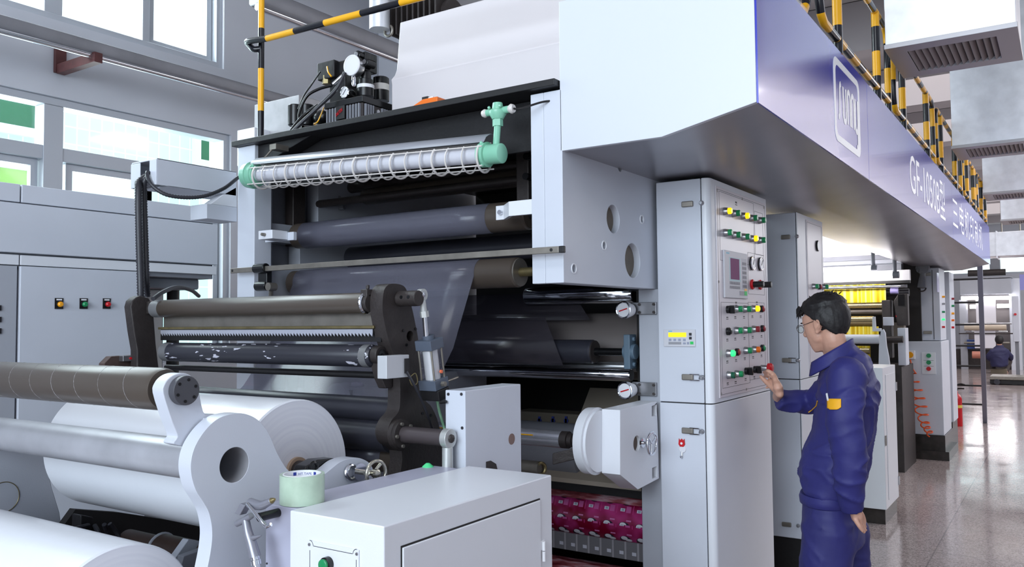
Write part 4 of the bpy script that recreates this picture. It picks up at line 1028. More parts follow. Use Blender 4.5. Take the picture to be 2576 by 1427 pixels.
# ================================================================ foreground cabinet with platform
BX0, BX1, BY0, BY1, BZ = -1.576, -1.272, 1.395, 2.118, 1.15
fc = thing('motor_cabinet', 'white box cabinet with hinged door and green button in the foreground', 'cabinet', ((BX0+BX1)/2, (BY0+BY1)/2, 0))
MB().box(BX0, BX1, BY0, BY1, 0, BZ).build('body', paint_w, fc, bevel=.004, seg=3)
dz0 = PX(1355, 1258, BX1).z; dy0 = PX(1010, 1375, BX1).y; dy1 = PX(1356, 1258, BX1).y
dr = MB().prism(rect(dy0, dy1, .12, dz0), 'X', BX1, BX1+.006).build('door', paint_w, fc, bevel=.003)
MB().prism(rect(dy0-.003, dy1+.003, .117, dz0+.004), 'X', BX1+.0002, BX1+.0012).build('door_gap', dark, fc)
q = PX(1362, 1385, BX1)
m = MB(); m.cyl((BX1+.008, q.y, q.z), (BX1+.008, q.y, q.z+.026), .005, n=14); m.cyl((BX1+.008, q.y, q.z-.03), (BX1+.008, q.y, q.z-.002), .005, n=14); m.box(BX1, BX1+.004, q.y-.014, q.y+.012, q.z+.002, q.z+.028)
m.build('hinge', white, fc, bevel=.001)
# button plate on the front
pa, pb2, pc2 = PY(778, 1358, BY0), PY(905, 1386, BY0), PY(778, 1520, BY0)
bpz = pb2.z+.002
o = MB().box(pa.x, pb2.x, BY0-.004, BY0, .98, bpz).build('button_plate', paint_w, fc, bevel=.001)
m = MB(); e = .004
x0_, x1_ = pa.x+.006, pb2.x-.006; zt2 = bpz-.010
m.box(x0_+.012, x1_-.012, BY0-.0046, BY0-.0035, zt2-.0012, zt2); m.box(x0_, x0_+.0012, BY0-.0046, BY0-.0035, .99, zt2-.012); m.box(x1_-.0012, x1_, BY0-.0046, BY0-.0035, .99, zt2-.012)
for xx, s_ in ((x0_, 1), (x1_, -1)): m.torus((xx, BY0-.004, zt2), (0, 1, 0), .011, .0008, 16, 4, -90 if s_ > 0 else 180, 0 if s_ > 0 else 270)
m.build('border_line', ink, o)
m = MB()
for xx in (x0_-.001, x1_+.001): m.lathe([(0, .004), (.002, .0035)], (xx, BY0-.004, zt2+.001), (0, -1, 0), 12)
m.build_each('screw', steel, o)
q = PY(830, 1417, BY0); bb = MB().lathe([(0, .0165), (.013, .0165), (.015, .0145)], (q.x, BY0-.004, q.z), (0, -1, 0), 28).build('push_button', black_s, fc)
MB().lathe([(.012, .0135), (.020, .0135), (.021, .012)], (q.x, BY0-.004, q.z), (0, -1, 0), 28).build('button_cap', green, bb)
# platform left of the cabinet
PX0 = -1.705
pf_ = thing('side_platform', 'lavender grey steel pedestal beside the white box cabinet, carrying the tape roll', 'pedestal', (-1.64, 1.76, 0))
MB().box(PX0, BX0-.001, 1.43, 2.085, 0, BZ-.004).build('body', mat('lavender_grey_paint', (178, 178, 196), .4, var=.05, vscale=5), pf_, bevel=.003)
q = PY(672, 1418, 1.43); m = MB(); m.cyl((q.x, 1.428, q.z), (q.x, 1.4305, q.z), .0025, n=10); m.build('screw_hole', ink, pf_)
# roll of packing tape
q0, q1 = PZ(688, 1250, BZ), PZ(806, 1250, BZ)
tcx, tcy = -1.632, 1.485; tr = .056; th = .072
tp = thing('tape_roll', 'roll of clear greenish packing tape standing on the pedestal corner', 'tape', (tcx, tcy, BZ-.003))
tapem = mat('translucent_green_tape', (212, 236, 212), .25, trans=.3, var=.08, vscale=30)
MB().pipe((tcx, tcy, BZ-.003), (tcx, tcy, BZ-.003+th), tr, tr-.008, 48).build('wound_tape', tapem, tp)
MB().pipe((tcx, tcy, BZ-.003), (tcx, tcy, BZ-.002+th), tr-.008, tr-.011, 48).build('core', white, tp)
# writing on the inside of the core, facing the camera
def core_text(body, a0, a1, zc_, h_, mm):
    cu = bpy.data.curves.new('core_print', 'FONT'); cu.body = body
    tmp = bpy.data.objects.new('core_print_tmp', cu); scene.collection.objects.link(tmp); bpy.context.view_layer.update()
    me = bpy.data.meshes.new_from_object(tmp.evaluated_get(bpy.context.evaluated_depsgraph_get())); bpy.data.objects.remove(tmp, do_unlink=True)
    xs = [v.co.x for v in me.vertices]; ys = [v.co.y for v in me.vertices]
    for v in me.vertices:
        f = (v.co.x-min(xs))/(max(xs)-min(xs)) if False else None
    x0, x1, y0, y1 = min(xs), max(xs), min(ys), max(ys)
    for v in me.vertices:
        an = R(a0+(a1-a0)*(v.co.x-x0)/(x1-x0)); zz_ = zc_-h_/2+h_*(v.co.y-y0)/(y1-y0)
        v.co = Vector((tcx+(tr-.0114)*math.cos(an), tcy+(tr-.0114)*math.sin(an), zz_))-ORI[tp.name]
    me.materials.clear(); me.materials.append(mm); o = bpy.data.objects.new('core_print', me); scene.collection.objects.link(o); o.parent = tp; ORI[o.name] = ORI[tp.name]
bl = mat('blue_print_ink', (40, 56, 150), .5)
core_text('HT.TAPE', 150, 105, BZ+th-.011, .006, bl)
m = MB()
for an in (162, 92): m.obox((tcx+(tr-.0116)*math.cos(R(an)), tcy+(tr-.0116)*math.sin(R(an)), BZ+th-.010), (math.cos(R(an)), math.sin(R(an)), 0), (-math.sin(R(an)), math.cos(R(an)), 0), (0, 0, 1), .0003, .004, .004)
m.build('core_mark', bl, tp)
# air blow gun hanging at the pedestal
G = 1.36
def g(px, py, dy=0): return PY(px, py, G+dy)
bgun = thing('air_blow_gun', 'grey metal air gun hanging from the corner of the pedestal below the tape', 'air gun', tuple(g(640, 1420)))
gm_ = mat('grey_die_cast', (150, 150, 160), .35, metal=.5, var=.05)
m = MB(); m.tube(spline([g(628, 1266), g(655, 1272), g(672, 1266)]), .011, 14, rf=lambda i: .013-.0002*i)
m.cyl(g(668, 1268), g(684, 1260), .010, .008, n=16); m.obox(g(612, 1280), g(622, 1262)-g(605, 1292), (0, 1, 0), (g(628, 1266)-g(618, 1262)), .017, .011, .010)
m.build('gun_body', gm_, bgun, bevel=.002)
MB().lathe([(0, .008), (.008, .006), (.014, .003)], g(682, 1261), g(690, 1257)-g(682, 1261), 14).build('nozzle', brass, bgun)
m = MB(); m.tube([g(596, 1318), g(612, 1310), g(632, 1298)], .008, 14); m.tube(spline([g(618, 1308), g(624, 1340), g(632, 1365), g(642, 1402)]), .012, 16, rf=lambda i: .0095+.0002*i)
m.tube([g(630, 1356), g(645, 1352), g(657, 1348)], .004, 10, rf=lambda i: (.009, .005, .002)[i])
m.build('handle', gm_, bgun)
m = MB(); m.tube(spline([g(622, 1268, -.014), g(632, 1280, -.018), g(650, 1302, -.022), g(668, 1324, -.022), g(674, 1324, -.022), g(682, 1320, -.02)]), .0045, 10); m.build('trigger', chrome, bgun)
m = MB(); m.lathe([(0, .011), (.008, .011), (.009, .013), (.02, .013), (.021, .009), (.06, .009)], g(641, 1400), g(646, 1430)-g(641, 1400), 16); m.build('hose_fitting', chrome, bgun)
MB().tube(spline([g(645, 1424), g(650, 1470, .03), g(640, 1560, .03), g(600, 1640, .02)]), .007, 10).build('air_hose', conduit, bgun)
q = g(668, 1298, .03); m = MB(); m.cyl((q.x, G+.01, q.z), (q.x, 1.43, q.z), .011, n=18); m.build('hanger_peg', black_s, bgun)

# ================================================================ white bearing block behind the cabinet
EX = -1.6; ey0, ey1 = PX(1170, 985, EX).y, PX(1310, 966, EX).y; ez = PX(1240, 975, EX).z
exl = PY(1120, 990, ey0).x
eb = thing('bearing_stand', 'tall white-grey block with a round plug standing behind the white box cabinet', 'machine stand', ((EX+exl)/2, (ey0+ey1)/2, 0))
MB().box(exl, EX, ey0, ey1, 0, ez).build('body', paint, eb, bevel=.003)
m = MB()
for p in ((1128, 992), (1161, 992), (1163, 1077)): c = PY(*p, ey0); m.cyl((c.x, ey0-.002, c.z), (c.x, ey0+.002, c.z), .005, n=12)
m.build_each('screw_hole', ink, eb)
c = PX(1287, 1105, EX); MB().cyl((EX-.003, c.y, c.z), (EX+.001, c.y, c.z), .019, n=28).build('round_plug', mat('brown_plug', (128, 104, 96), .5), eb)
c = PX(1238, 1185, EX); m = MB(); m.prism([(c.y-.035, c.z-.02), (c.y-.035, c.z+.035), (c.y-.01, c.z+.035), (c.y+.02, c.z+.02), (c.y+.035, c.z-.02)], 'X', EX, EX+.003); m.build('cut_out', iron, eb)
c = PY(1125, 1013, ey0); m = MB(); m.tube([(c.x-.02, ey0-.01, c.z), (c.x+.006, ey0-.012, c.z+.004)], .005); m.build('latch_pin', black, eb)
t = MB().lathe([(0, .02), (.03, .018), (.04, .006)], (xe-.035, c.y-.08, 1.118), (0, 0, 1), 16).build('bottle_cap', mat('bright_green_cap', (90, 226, 150), .4), None); tag(t, 'small bright green cap poking up behind the cabinet beside the rod end', 'cap')

# ================================================================ winding chuck block beside the control cabinet
FX = -1.442
cb = thing('chuck_block', 'white angular chuck block with round disc and handwheel left of the control cabinet', 'machine', (-1.52, 3.1, .9))
fpx = [(1560,1032),(1652,1010),(1656,1100),(1658,1204),(1605,1232),(1560,1195)]
sq = [[(PX(x, y, FX).y, PX(x, y, FX).z) for x, y in l] for l in ([(1640,1022),(1652,1018),(1652,1046),(1640,1048)], [(1641,1178),(1653,1173),(1653,1200),(1641,1205)])]
hcn = PX(1602, 1116, FX)
xl = PY(1514, 1040, PX(1560, 1032, FX).y).x
MB().prism(yz(fpx, FX), 'X', xl, FX, sq+[circ(hcn.y, hcn.z, .031, 24)]).build('block', paint_w, cb, bevel=.003)
MB().cyl((FX-.05, hcn.y, hcn.z), (FX-.012, hcn.y, hcn.z), .0305).box(FX-.05, FX-.03, sq[0][0][0]-.003, sq[0][1][0]+.003, sq[0][2][1]-.004, sq[0][0][1]+.004).box(FX-.05, FX-.03, sq[1][0][0]-.003, sq[1][1][0]+.003, sq[1][2][1]-.004, sq[1][0][1]+.004).build('bore_bottom', mat('brown_bore', (96, 80, 70), .6), cb)
dcx = xl; dc_y, dc_z = PX(1500, 1113, xl).y+.03, PX(1500, 1113, xl).z
MB().lathe([(-.055, .10), (-.05, .128), (-.012, .130), (-.010, .118), (0, .118)], (xl, dc_y, dc_z), (1, 0, 0), 48).build('disc', paint_w, cb)
hw_c = PX(1640, 1116, FX+.045)
m = MB(); m.torus(hw_c, (1, .0, 0), .044, .0055, 36, 10); m.cyl((FX, hw_c.y, hw_c.z), hw_c, .007, n=14)
for k in range(3): an = R(25+120*k); m.cyl(hw_c, hw_c+Vector((0, .043*math.cos(an), .043*math.sin(an))), .005, n=10)
m.cyl((FX, hw_c.y, hw_c.z), (FX+.008, hw_c.y, hw_c.z), .02, n=24); m.build('handwheel', chrome, cb)
# chrome winding shaft and its safety lever
sh = thing('winding_shaft', 'chrome winding shaft with dark collar running into the white chuck block', 'shaft', (-1.8, 3.0, 1.09))
z_s = (PY(1400, 1105, dc_y).z)
xs1 = PY(1415, 1108, dc_y).x; xs2 = PY(1445, 1108, dc_y).x
MB().cyl((-2.38, dc_y, z_s), (xs1, dc_y, z_s), .034, n=36).build('bar', mat('polished_shaft_steel', (214, 216, 226), .22, metal=.75), sh)
MB().lathe([(0, .034), (.03, .034), (.032, .027), (.05, .027), (.052, .02), (xl-.05-xs1, .02)], (xs1, dc_y, z_s), (1, 0, 0), 32).build('collar', iron, sh)
MB().box(-2.3, xs1-.12, dc_y-.036, dc_y-.031, z_s+.012, z_s+.016).build('yellow_strip', yellow, sh)
q = PY(1458, 1086, dc_y-.06); m = MB(); m.cyl(q-Vector((0, .02, 0)), q+Vector((0, .03, 0)), .018, n=24); o = m.build('lock_knob', steel, sh)
m = MB(); m.box(q.x-.0, q.x+.045, dc_y-.06, dc_y+.04, q.z-.11, q.z+.03); m.build('lock_jaw', black, sh, bevel=.004)
q0, q1 = PY(1392, 1155, dc_y-.08), PY(1455, 1140, dc_y-.04)
MB().obox((q0+q1)/2, q1-q0, (0, 1, 0), (0, 0, 1), (q1-q0).length/2, .008, .022).build('lock_lever', iron, sh, bevel=.003)
q = PY(1360, 1180, 2.95); t = thing('cable_drum', 'dark grey drum end with beige ring behind the white cabinet corner', 'machine part', (q.x, 2.95, q.z-.04))
MB().cyl((q.x-.2, 2.95, q.z), (q.x, 2.95, q.z), .03, n=24).build('tube', steel_d, t); MB().torus((q.x, 2.95, q.z), (1, -.4, 0), .024, .007).build('ring', brass, t)

# ================================================================ printed film rolls low between the posts
def printed():
    m = mat('magenta_printed_film', (150, 20, 64), .22, coat=.3)
    h = NT(m); tc = h.new('ShaderNodeTexCoord'); sp = h.new('ShaderNodeSeparateXYZ'); h.link(tc.outputs['Object'], sp.inputs[0])
    ang = h.math('ARCTAN2', sp.outputs[2], sp.outputs[1])
    u = h.math('MULTIPLY', sp.outputs[0], 1/0.082); v = h.math('MULTIPLY', ang, 0.15/0.11)
    fu, fv = h.math('FRACT', u), h.math('FRACT', v)
    def rct(u0, u1, v0, v1):
        a = h.math('MULTIPLY', h.math('GREATER_THAN', fu, u0), h.math('LESS_THAN', fu, u1))
        return h.math('MULTIPLY', a, h.math('MULTIPLY', h.math('GREATER_THAN', fv, v0), h.math('LESS_THAN', fv, v1)))
    def ell(cu, cv, ru, rv):
        a = h.math('POWER', h.math('MULTIPLY', h.math('SUBTRACT', fu, cu), 1/ru), 2.0); b = h.math('POWER', h.math('MULTIPLY', h.math('SUBTRACT', fv, cv), 1/rv), 2.0)
        return h.math('LESS_THAN', h.math('ADD', a, b), 1.0)
    n = h.new('ShaderNodeTexNoise'); n.inputs['Scale'].default_value = 9; h.link(tc.outputs['Object'], n.inputs[0])
    rp = h.new('ShaderNodeValToRGB'); e = rp.color_ramp.elements; e[0].position = .4; e[1].position = .68; e[0].color = rgb(120, 4, 40); e[1].color = rgb(190, 60, 130)
    h.link(n.outputs[0], rp.inputs[0]); c = rp.outputs[0]
    for f, col in ((ell(.42, .34, .34, .17), (44, 34, 52)), (ell(.36, .28, .2, .09), (226, 224, 232)), (ell(.62, .36, .2, .06), (226, 224, 232)), (rct(.15, .42, .64, .76), (214, 222, 236)), (rct(.5, .78, .55, .8), (196, 92, 156)), (rct(.55, .85, .08, .14), (206, 120, 176)), (rct(.9, .95, .5, .85), (196, 60, 130))):
        c = h.mix(f, c, rgb(*col))
    bars = h.math('GREATER_THAN', h.math('FRACT', h.math('MULTIPLY', fu, 30)), .5)
    c = h.mix(h.math('MULTIPLY', rct(.2, .38, .66, .74), bars), c, rgb(40, 50, 90))
    h.link(c, h.b.inputs['Base Color']); return m
def marbled():
    m = mat('marbled_red_print', (120, 60, 60), .4); h = NT(m); tc = h.new('ShaderNodeTexCoord'); mp = h.new('ShaderNodeMapping'); mp.inputs['Scale'].default_value = (8, 40, 40); h.link(tc.outputs['Object'], mp.inputs[0])
    n = h.new('ShaderNodeTexNoise'); n.inputs['Scale'].default_value = 1; n.inputs['Detail'].default_value = 6; h.link(mp.outputs[0], n.inputs[0])
    rp = h.new('ShaderNodeValToRGB'); e = rp.color_ramp.elements; e[0].color = rgb(96, 20, 30); e[0].position = .35; e[1].color = rgb(214, 180, 190); e[1].position = .65; x = e.new(.5); x.color = rgb(170, 90, 96)
    h.link(n.outputs[0], rp.inputs[0]); h.link(rp.outputs[0], h.b.inputs['Base Color']); return m
q = PY(1500, 1320, 3.05)
q = PY(1500, 1300, 3.47); PRZ = q.z-.02; PRY = 3.62; PRR = .155
t = thing('printed_film_roll', 'magenta printed film on a roll low between the white cabinet and the post', 'film roll', (-1.9, PRY, PRZ))
o = MB().cyl((-2.9, PRY, PRZ), (-1.61, PRY, PRZ), PRR, n=64).build('printed_film', printed(), t)
m = MB(); pw = [(PRY+(PRR+.002)*math.cos(R(a)), PRZ+(PRR+.002)*math.sin(R(a))) for a in range(118, 150, 4)]
m.grid(lambda u, v: (-2.9+1.29*v, pw[round(u*7)][0], pw[round(u*7)][1]), 7, 4); m.build('red_smear', marbled(), t)
def greystrip():
    m = mat('grey_printed_strip', (150, 146, 150), .35); h = NT(m); tc = h.new('ShaderNodeTexCoord'); sp = h.new('ShaderNodeSeparateXYZ'); h.link(tc.outputs['Object'], sp.inputs[0])
    f = h.math('FRACT', h.math('MULTIPLY', sp.outputs[0], 1/.062)); a = h.math('GREATER_THAN', f, .86); b = h.math('MULTIPLY', h.math('GREATER_THAN', f, .45), h.math('LESS_THAN', f, .78)); 
    zb = h.math('MULTIPLY', h.math('LESS_THAN', sp.outputs[2], .035), h.math('GREATER_THAN', sp.outputs[2], .02))
    c = h.mix(a, rgb(112, 110, 114), rgb(156, 152, 156)); c = h.mix(h.math('MULTIPLY', b, zb), c, rgb(196, 196, 206)); h.link(c, h.b.inputs['Base Color']); return m
zq = PY(1500, 1352, 3.41).z
t = MB().box(-2.9, -1.545, 3.41, 3.42, zq-.078, zq).build('printed_strip', greystrip(), None); tag(t, 'grey strip with small printed boxes just below the magenta film', 'printed strip')
t = MB().cyl((-2.9, 3.5, zq-.25), (-1.545, 3.5, zq-.25), .105, n=48).build('printed_roll', marbled(), None); tag(t, 'red and white marbled printed roll at the bottom edge, under the grey strip', 'film roll')
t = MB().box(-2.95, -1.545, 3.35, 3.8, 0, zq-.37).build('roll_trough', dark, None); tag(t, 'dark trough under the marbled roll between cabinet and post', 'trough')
# ================================================================ control cabinets along the aisle
XP_ = -1.2
def slot_label(m, y0, y1, z0, z1, x, k=4):
    """thin rule frame on a panel"""
    e = .0012
    m.box(x, x+.0006, y0, y1, z1-e, z1); m.box(x, x+.0006, y0, y1, z0, z0+e); m.box(x, x+.0006, y0, y0+e, z0, z1); m.box(x, x+.0006, y1-e, y1, z0, z1)
def latch(parent, p, open_=True):
    """toggle latch on the front face: lever to the left, eye on the right"""
    m = MB(); y = p.y
    m.box(p.x-.085, p.x-.035, y-.012, y, p.z-.012, p.z+.012); o = m.build('latch', steel_d, parent, bevel=.004)
    if open_: MB().tube([(p.x-.05, y-.008, p.z+.012), (p.x-.01, y-.008, p.z+.012), (p.x-.01, y-.008, p.z-.012), (p.x-.05, y-.008, p.z-.012)], .0025, 6).build('wire_loop', chrome, o)
    MB().lathe([(0, .011), (.006, .010), (.012, .006)], (p.x, y, p.z), (0, -1, 0), 12).build('eye', steel, o)
def rounded_rect(x0, x1, y0, y1, r):
    """plan of a cabinet whose corner toward camera and aisle is rounded"""
    r = min(r, (x1-x0)*.7); pts = [(x0, y1), (x0, y0)]
    for k in range(7): a = R(-90+90*k/6); pts.append((x1-r+r*math.cos(a), y0+r+r*math.sin(a)))
    return pts+[(x1, y1)]
def cabinet(name, label, y0, y1, x0, xs, ztop, zdiv, zbot, plinth=None, group=None, xf=XP_):
    c = thing(name, label, 'control cabinet', ((x0+xf)/2, (y0+y1)/2, 0), group or 'control cabinets under the walkway')
    g_ = .004
    for z0, z1, nm in ((zdiv+g_, ztop, 'upper'), (zbot, zdiv, 'lower')):
        MB().box(x0, xs-.004, y0, y1, z0, z1).build('front_door', paint, c, bevel=.004)
        MB().prism(rounded_rect(xs, xf, y0, y1, .03), 'Z', z0, z1).build('panel_column', paint_w, c, bevel=.0025)
    MB().box(x0+.01, xf-.012, y0+.01, y1-.005, zbot+.01, ztop-.01).build('carcass', dark, c)
    if plinth: MB().box(x0+.01, xf-.02, y0+.03, y1, 0, zbot-.001).build('plinth', black, c, bevel=.003)
    return c
xA0 = -1.436; xAs = -1.235; yA0, yA1 = 3.28, 4.06
cA = cabinet('control_cabinet', 'tall pale control cabinet the worker touches, with its full panel of buttons', yA0, yA1, xA0, xAs, 2.187, 1.256, .35, True)
for px_, py_, op in ((1767, 511, False), (1768, 950, True), (1768, 1086, True)):
    latch(cA, PY(px_-2, py_, yA0), op)
# display unit on the front door
q0, q1 = PY(1671, 872, yA0), PY(1750, 829, yA0)
o = MB().box(q0.x, q1.x, yA0-.006, yA0, q0.z, q1.z).build('keypad_display', mat('pale_grey_plastic', (206, 206, 212), .5), cA, bevel=.002)
W_, H_ = q1.x-q0.x, q1.z-q0.z
def kp(parent, nm, mm, u0, u1, v0, v1, d=.0012): return MB().box(q0.x+W_*u0, q0.x+W_*u1, yA0-.006-d, yA0-.0055, q0.z+H_*v0, q0.z+H_*v1).build(nm, mm, parent)
kp(o, 'screen', mat('lit_yellow_lcd', (250, 214, 20), .4, emit=(255, 220, 10), estr=.55), .16, .72, .56, .82)
kp(o, 'brand_strip', mat('cyan_print', (120, 190, 214), .5), .16, .28, .86, .93, .0006)
m = MB()
for k in range(4): m.box(q0.x+W_*(.17+k*.15), q0.x+W_*(.25+k*.15), yA0-.0075, yA0-.006, q0.z+H_*.33, q0.z+H_*.46)
m.box(q0.x+W_*.62, q0.x+W_*.70, yA0-.0075, yA0-.006, q0.z+H_*.14, q0.z+H_*.25); m.box(q0.x+W_*.74, q0.x+W_*.81, yA0-.0075, yA0-.006, q0.z+H_*.14, q0.z+H_*.27)
m.build('keys', mat('blue_grey_key', (150, 156, 176), .5), o)
kp(o, 'wide_key', mat('mid_grey_key', (150, 150, 156), .5), .16, .56, .13, .27)
kp(o, 'green_key', mat('lit_green_key', (30, 200, 90), .5), .84, .94, .14, .30)
m = MB(); m.box(q0.x+W_*.81, q0.x+W_*.89, yA0-.0075, yA0-.006, q0.z+H_*.64, q0.z+H_*.80); m.box(q0.x+W_*.81, q0.x+W_*.89, yA0-.0075, yA0-.006, q0.z+H_*.42, q0.z+H_*.58); m.build_each('arrow_keys', ink, o)
# control panel plate
ya, yb = PX(1803, 700, XP_).y, PX(1926, 700, XP_).y; za, zb = PX(1806, 1003, XP_).z, PX(1806, 470, XP_).z
pan = MB().box(XP_, XP_+.004, ya, yb, za, zb).build('control_panel', mat('pinkish_white_panel', (222, 216, 222), .3, var=.015, vscale=4), cA, bevel=.001)
XQ = XP_+.004
m = MB()
for y_, z_ in ((ya+.016, za+.016), (yb-.016, za+.02), ((ya+yb)/2, za+.012), (ya+.012, (za+zb)/2+.04), (yb-.012, (za+zb)/2+.04), ((ya+yb)/2, zb-.016), (ya+.016, zb-.02), (yb-.016, zb-.02)):
    m.torus((XQ, y_, z_), (1, 0, 0), .005, .0012, 14, 5)
m.build_each('panel_screw', steel_d, pan)
fr = MB()
for (a, b) in (((1812, 655), (1895, 512)), ((1900, 640), (1918, 538)), ((1883, 740), (1921, 643)), ((1818, 978), (1882, 763)), ((1886, 957), (1922, 762))):
    p, q = PX(a[0], a[1], XQ), PX(b[0], b[1], XQ); slot_label(fr, p.y, q.y, p.z, q.z, XQ)
slot_label(fr, ya+.012, yb-.008, za+.012, zb-.012, XQ)
fr.build('printed_frame', ink, pan)
# buttons: one prototype of each kind at the origin, then copies
def proto(name, capname, bodym, capm, kind):
    ORI['__p'] = Vector((0, 0, 0))
    e = bpy.data.objects.new('proto_root', None); ORI[e.name] = Vector((0, 0, 0))
    m = MB(); s_ = 1.0
    if kind == 'ring': m.lathe([(0, .0165), (.004, .017), (.018, .0145), (.020, .0135)], (0, 0, 0), (1, 0, 0), 24)
    elif kind == 'flat': m.lathe([(0, .0165), (.012, .0165), (.014, .0145)], (0, 0, 0), (1, 0, 0), 24)
    elif kind == 'knob': m.lathe([(0, .0165), (.012, .0165), (.014, .0145)], (0, 0, 0), (1, 0, 0), 24)
    elif kind == 'stop': m.lathe([(0, .015), (.02, .014), (.03, .012)], (0, 0, 0), (1, 0, 0), 24)
    elif kind == 'pot': m.lathe([(0, .021), (.006, .024), (.012, .02)], (0, 0, 0), (1, 0, 0), 24)
    b = m.build(name, bodym, e); m = MB()
    if kind == 'ring': m.lathe([(.018, .0138), (.031, .0138), (.035, .010)], (0, 0, 0), (1, 0, 0), 24)
    elif kind == 'flat': m.lathe([(.012, .0128), (.018, .0128), (.020, .010)], (0, 0, 0), (1, 0, 0), 24)
    elif kind == 'knob': m.obox((.022, 0, 0), (1, 0, 0), (0, 1, .35), (0, -.35, 1), .012, .006, .017)
    elif kind == 'stop': m.lathe([(.028, .013), (.032, .023), (.046, .024), (.054, .018), (.056, .008)], (0, 0, 0), (1, 0, 0), 28)
    elif kind == 'pot': m.lathe([(.01, .014), (.055, .0145), (.058, .011)], (0, 0, 0), (1, 0, 0), 24)
    c = m.build(capname, capm, b, bevel=.002 if kind == 'knob' else 0)
    return b
PR = {}
def button(parent, py_point, kind, color):
    cm = {'y': y_lit, 'g': green, 'G': g_lit, 'r': dred, 'o': orange, 'k': black_s, 'R': red, 'd': mat('deep_green_lens', (10, 84, 60), .15)}[color]
    bm_ = {'ring': steel, 'flat': black_s, 'knob': black_s, 'stop': steel, 'pot': red}[kind]
    if (kind, color) not in PR:
        PR[(kind, color)] = proto({'ring': 'push_button', 'flat': 'push_button', 'knob': 'selector_switch', 'stop': 'emergency_stop', 'pot': 'rotary_knob'}[kind],
             {'ring': 'button_cap', 'flat': 'button_cap', 'knob': 'handle', 'stop': 'mushroom_cap', 'pot': 'grip'}[kind], bm_, cm, kind)
    o = part_copy(PR[(kind, color)], parent, py_point)
    for s_ in (o,): 
        nm = {'y': 'lit yellow', 'g': 'green', 'G': 'lit green', 'r': 'dark red', 'o': 'orange', 'k': 'black', 'R': 'red', 'd': 'deep green'}[color]
    return o
rows = [([(1821,532,'y'),(1843,537.5,'g'),(1866,544,'y'),(1887,549.5,'g'),(1908,555,'g')], 'ring'),
        ([(1822,586,'g'),(1844,592,'g'),(1867,596.5,'g'),(1888,601,'y'),(1908,605,'g')], 'ring')]
for r_, k_ in rows:
    for x_, y_, c_ in r_: button(cA, PX(x_, y_, XQ), k_, c_)
grid_ = [((1829,779),'knob','k'),((1849,778),'ring','g'),((1871,778),'ring','g'),((1892,777),'ring','y'),((1913,777.5),'flat','r'),
  ((1829,834),'flat','k'),((1849,832),'ring','g'),((1872,831),'ring','g'),((1893,828.5),'ring','r'),((1915,827),'flat','r'),
  ((1829,889),'ring','G'),((1851,886),'flat','r'),((1873,882),'ring','g'),((1894,879.5),'ring','o'),((1915,876),'flat','g'),
  ((1830,944),'ring','d'),((1850,941),'ring','g'),((1875,934),'knob','k'),((1897,930),'knob','k'),((1915,926),'stop','R'),
  ((1890,716),'pot','k'),((1910,717),'pot','k')]
for p, k_, c_ in grid_: button(cA, PX(p[0], p[1], XQ), k_, c_)
# small captions under the buttons (two dashes each, as on the panel)
m = MB(); 
for p, k_, c_ in grid_[:20]:
    q = PX(p[0], p[1], XQ)
    if k_ != 'stop':
        for k in range(2): m.box(XQ, XQ+.0005, q.y-.010+.012*k, q.y-.002+.013*k, q.z-.036, q.z-.031)
        m.box(XQ, XQ+.0005, q.y-.012, q.y+.014, q.z-.042, q.z-.0395)
for p_ in ((1852, 763), (1904, 762), (1852, 511)):
    q = PX(p_[0], p_[1], XQ); m.box(XQ, XQ+.0005, q.y-.012, q.y-.004, q.z-.002, q.z+.006); m.box(XQ, XQ+.0005, q.y, q.y+.008, q.z-.002, q.z+.006); m.box(XQ, XQ+.0005, q.y-.014, q.y+.012, q.z-.010, q.z-.007)
m.build('button_caption', ink, pan)
# operator terminal
q0, q1 = PX(1820, 749, XQ), PX(1875, 640, XQ)
te = MB().box(XQ, XQ+.008, q0.y, q1.y, q0.z, q1.z).build('operator_terminal', mat('pale_grey_plastic', (206, 206, 212), .5), cA, bevel=.002)
XT_ = XQ+.008; TW, TH = q1.y-q0.y, q1.z-q0.z
def tb_(nm, mm, u0, u1, v0, v1, d=.001): return MB().box(XT_-.0005, XT_+d, q0.y+TW*u0, q0.y+TW*u1, q0.z+TH*v0, q0.z+TH*v1).build(nm, mm, te)
tb_('screen_bezel', mat('cyan_bezel', (170, 200, 206), .5), .20, .68, .36, .87, .0005)
tb_('screen', mat('mauve_lcd', (126, 66, 112), .6, spec=.15), .24, .62, .40, .85)
tb_('key_field', mat('grey_key_field', (184, 182, 192), .5), .74, .95, .20, .88, .0006)
m = MB()
for i in range(7):
    for j in range(2): m.box(XT_, XT_+.0015, q0.y+TW*(.20+.065*i), q0.y+TW*(.24+.065*i), q0.z+TH*(.20+.09*j), q0.z+TH*(.26+.09*j))
m.build('function_keys', mat('dark_grey_key', (130, 128, 136), .5), te); m = MB()
for i in range(3):
    for j in range(6): m.box(XT_, XT_+.0016, q0.y+TW*(.76+.065*i), q0.y+TW*(.81+.065*i), q0.z+TH*(.24+.10*j), q0.z+TH*(.30+.10*j))
m.build('number_keys', mat('dark_grey_key', (130, 128, 136), .5), te)
tb_('green_key', MATS['lit_green_key'], .84, .95, .07, .16, .0015); tb_('grey_key', mat('mid_grey_key', (150, 150, 156), .5), .62, .82, .07, .16, .0015); tb_('yellow_key', yellow, .84, .95, .17, .22, .0015)
tb_('brand_strip', MATS['cyan_print'], .08, .2, .93, .96, .0005)
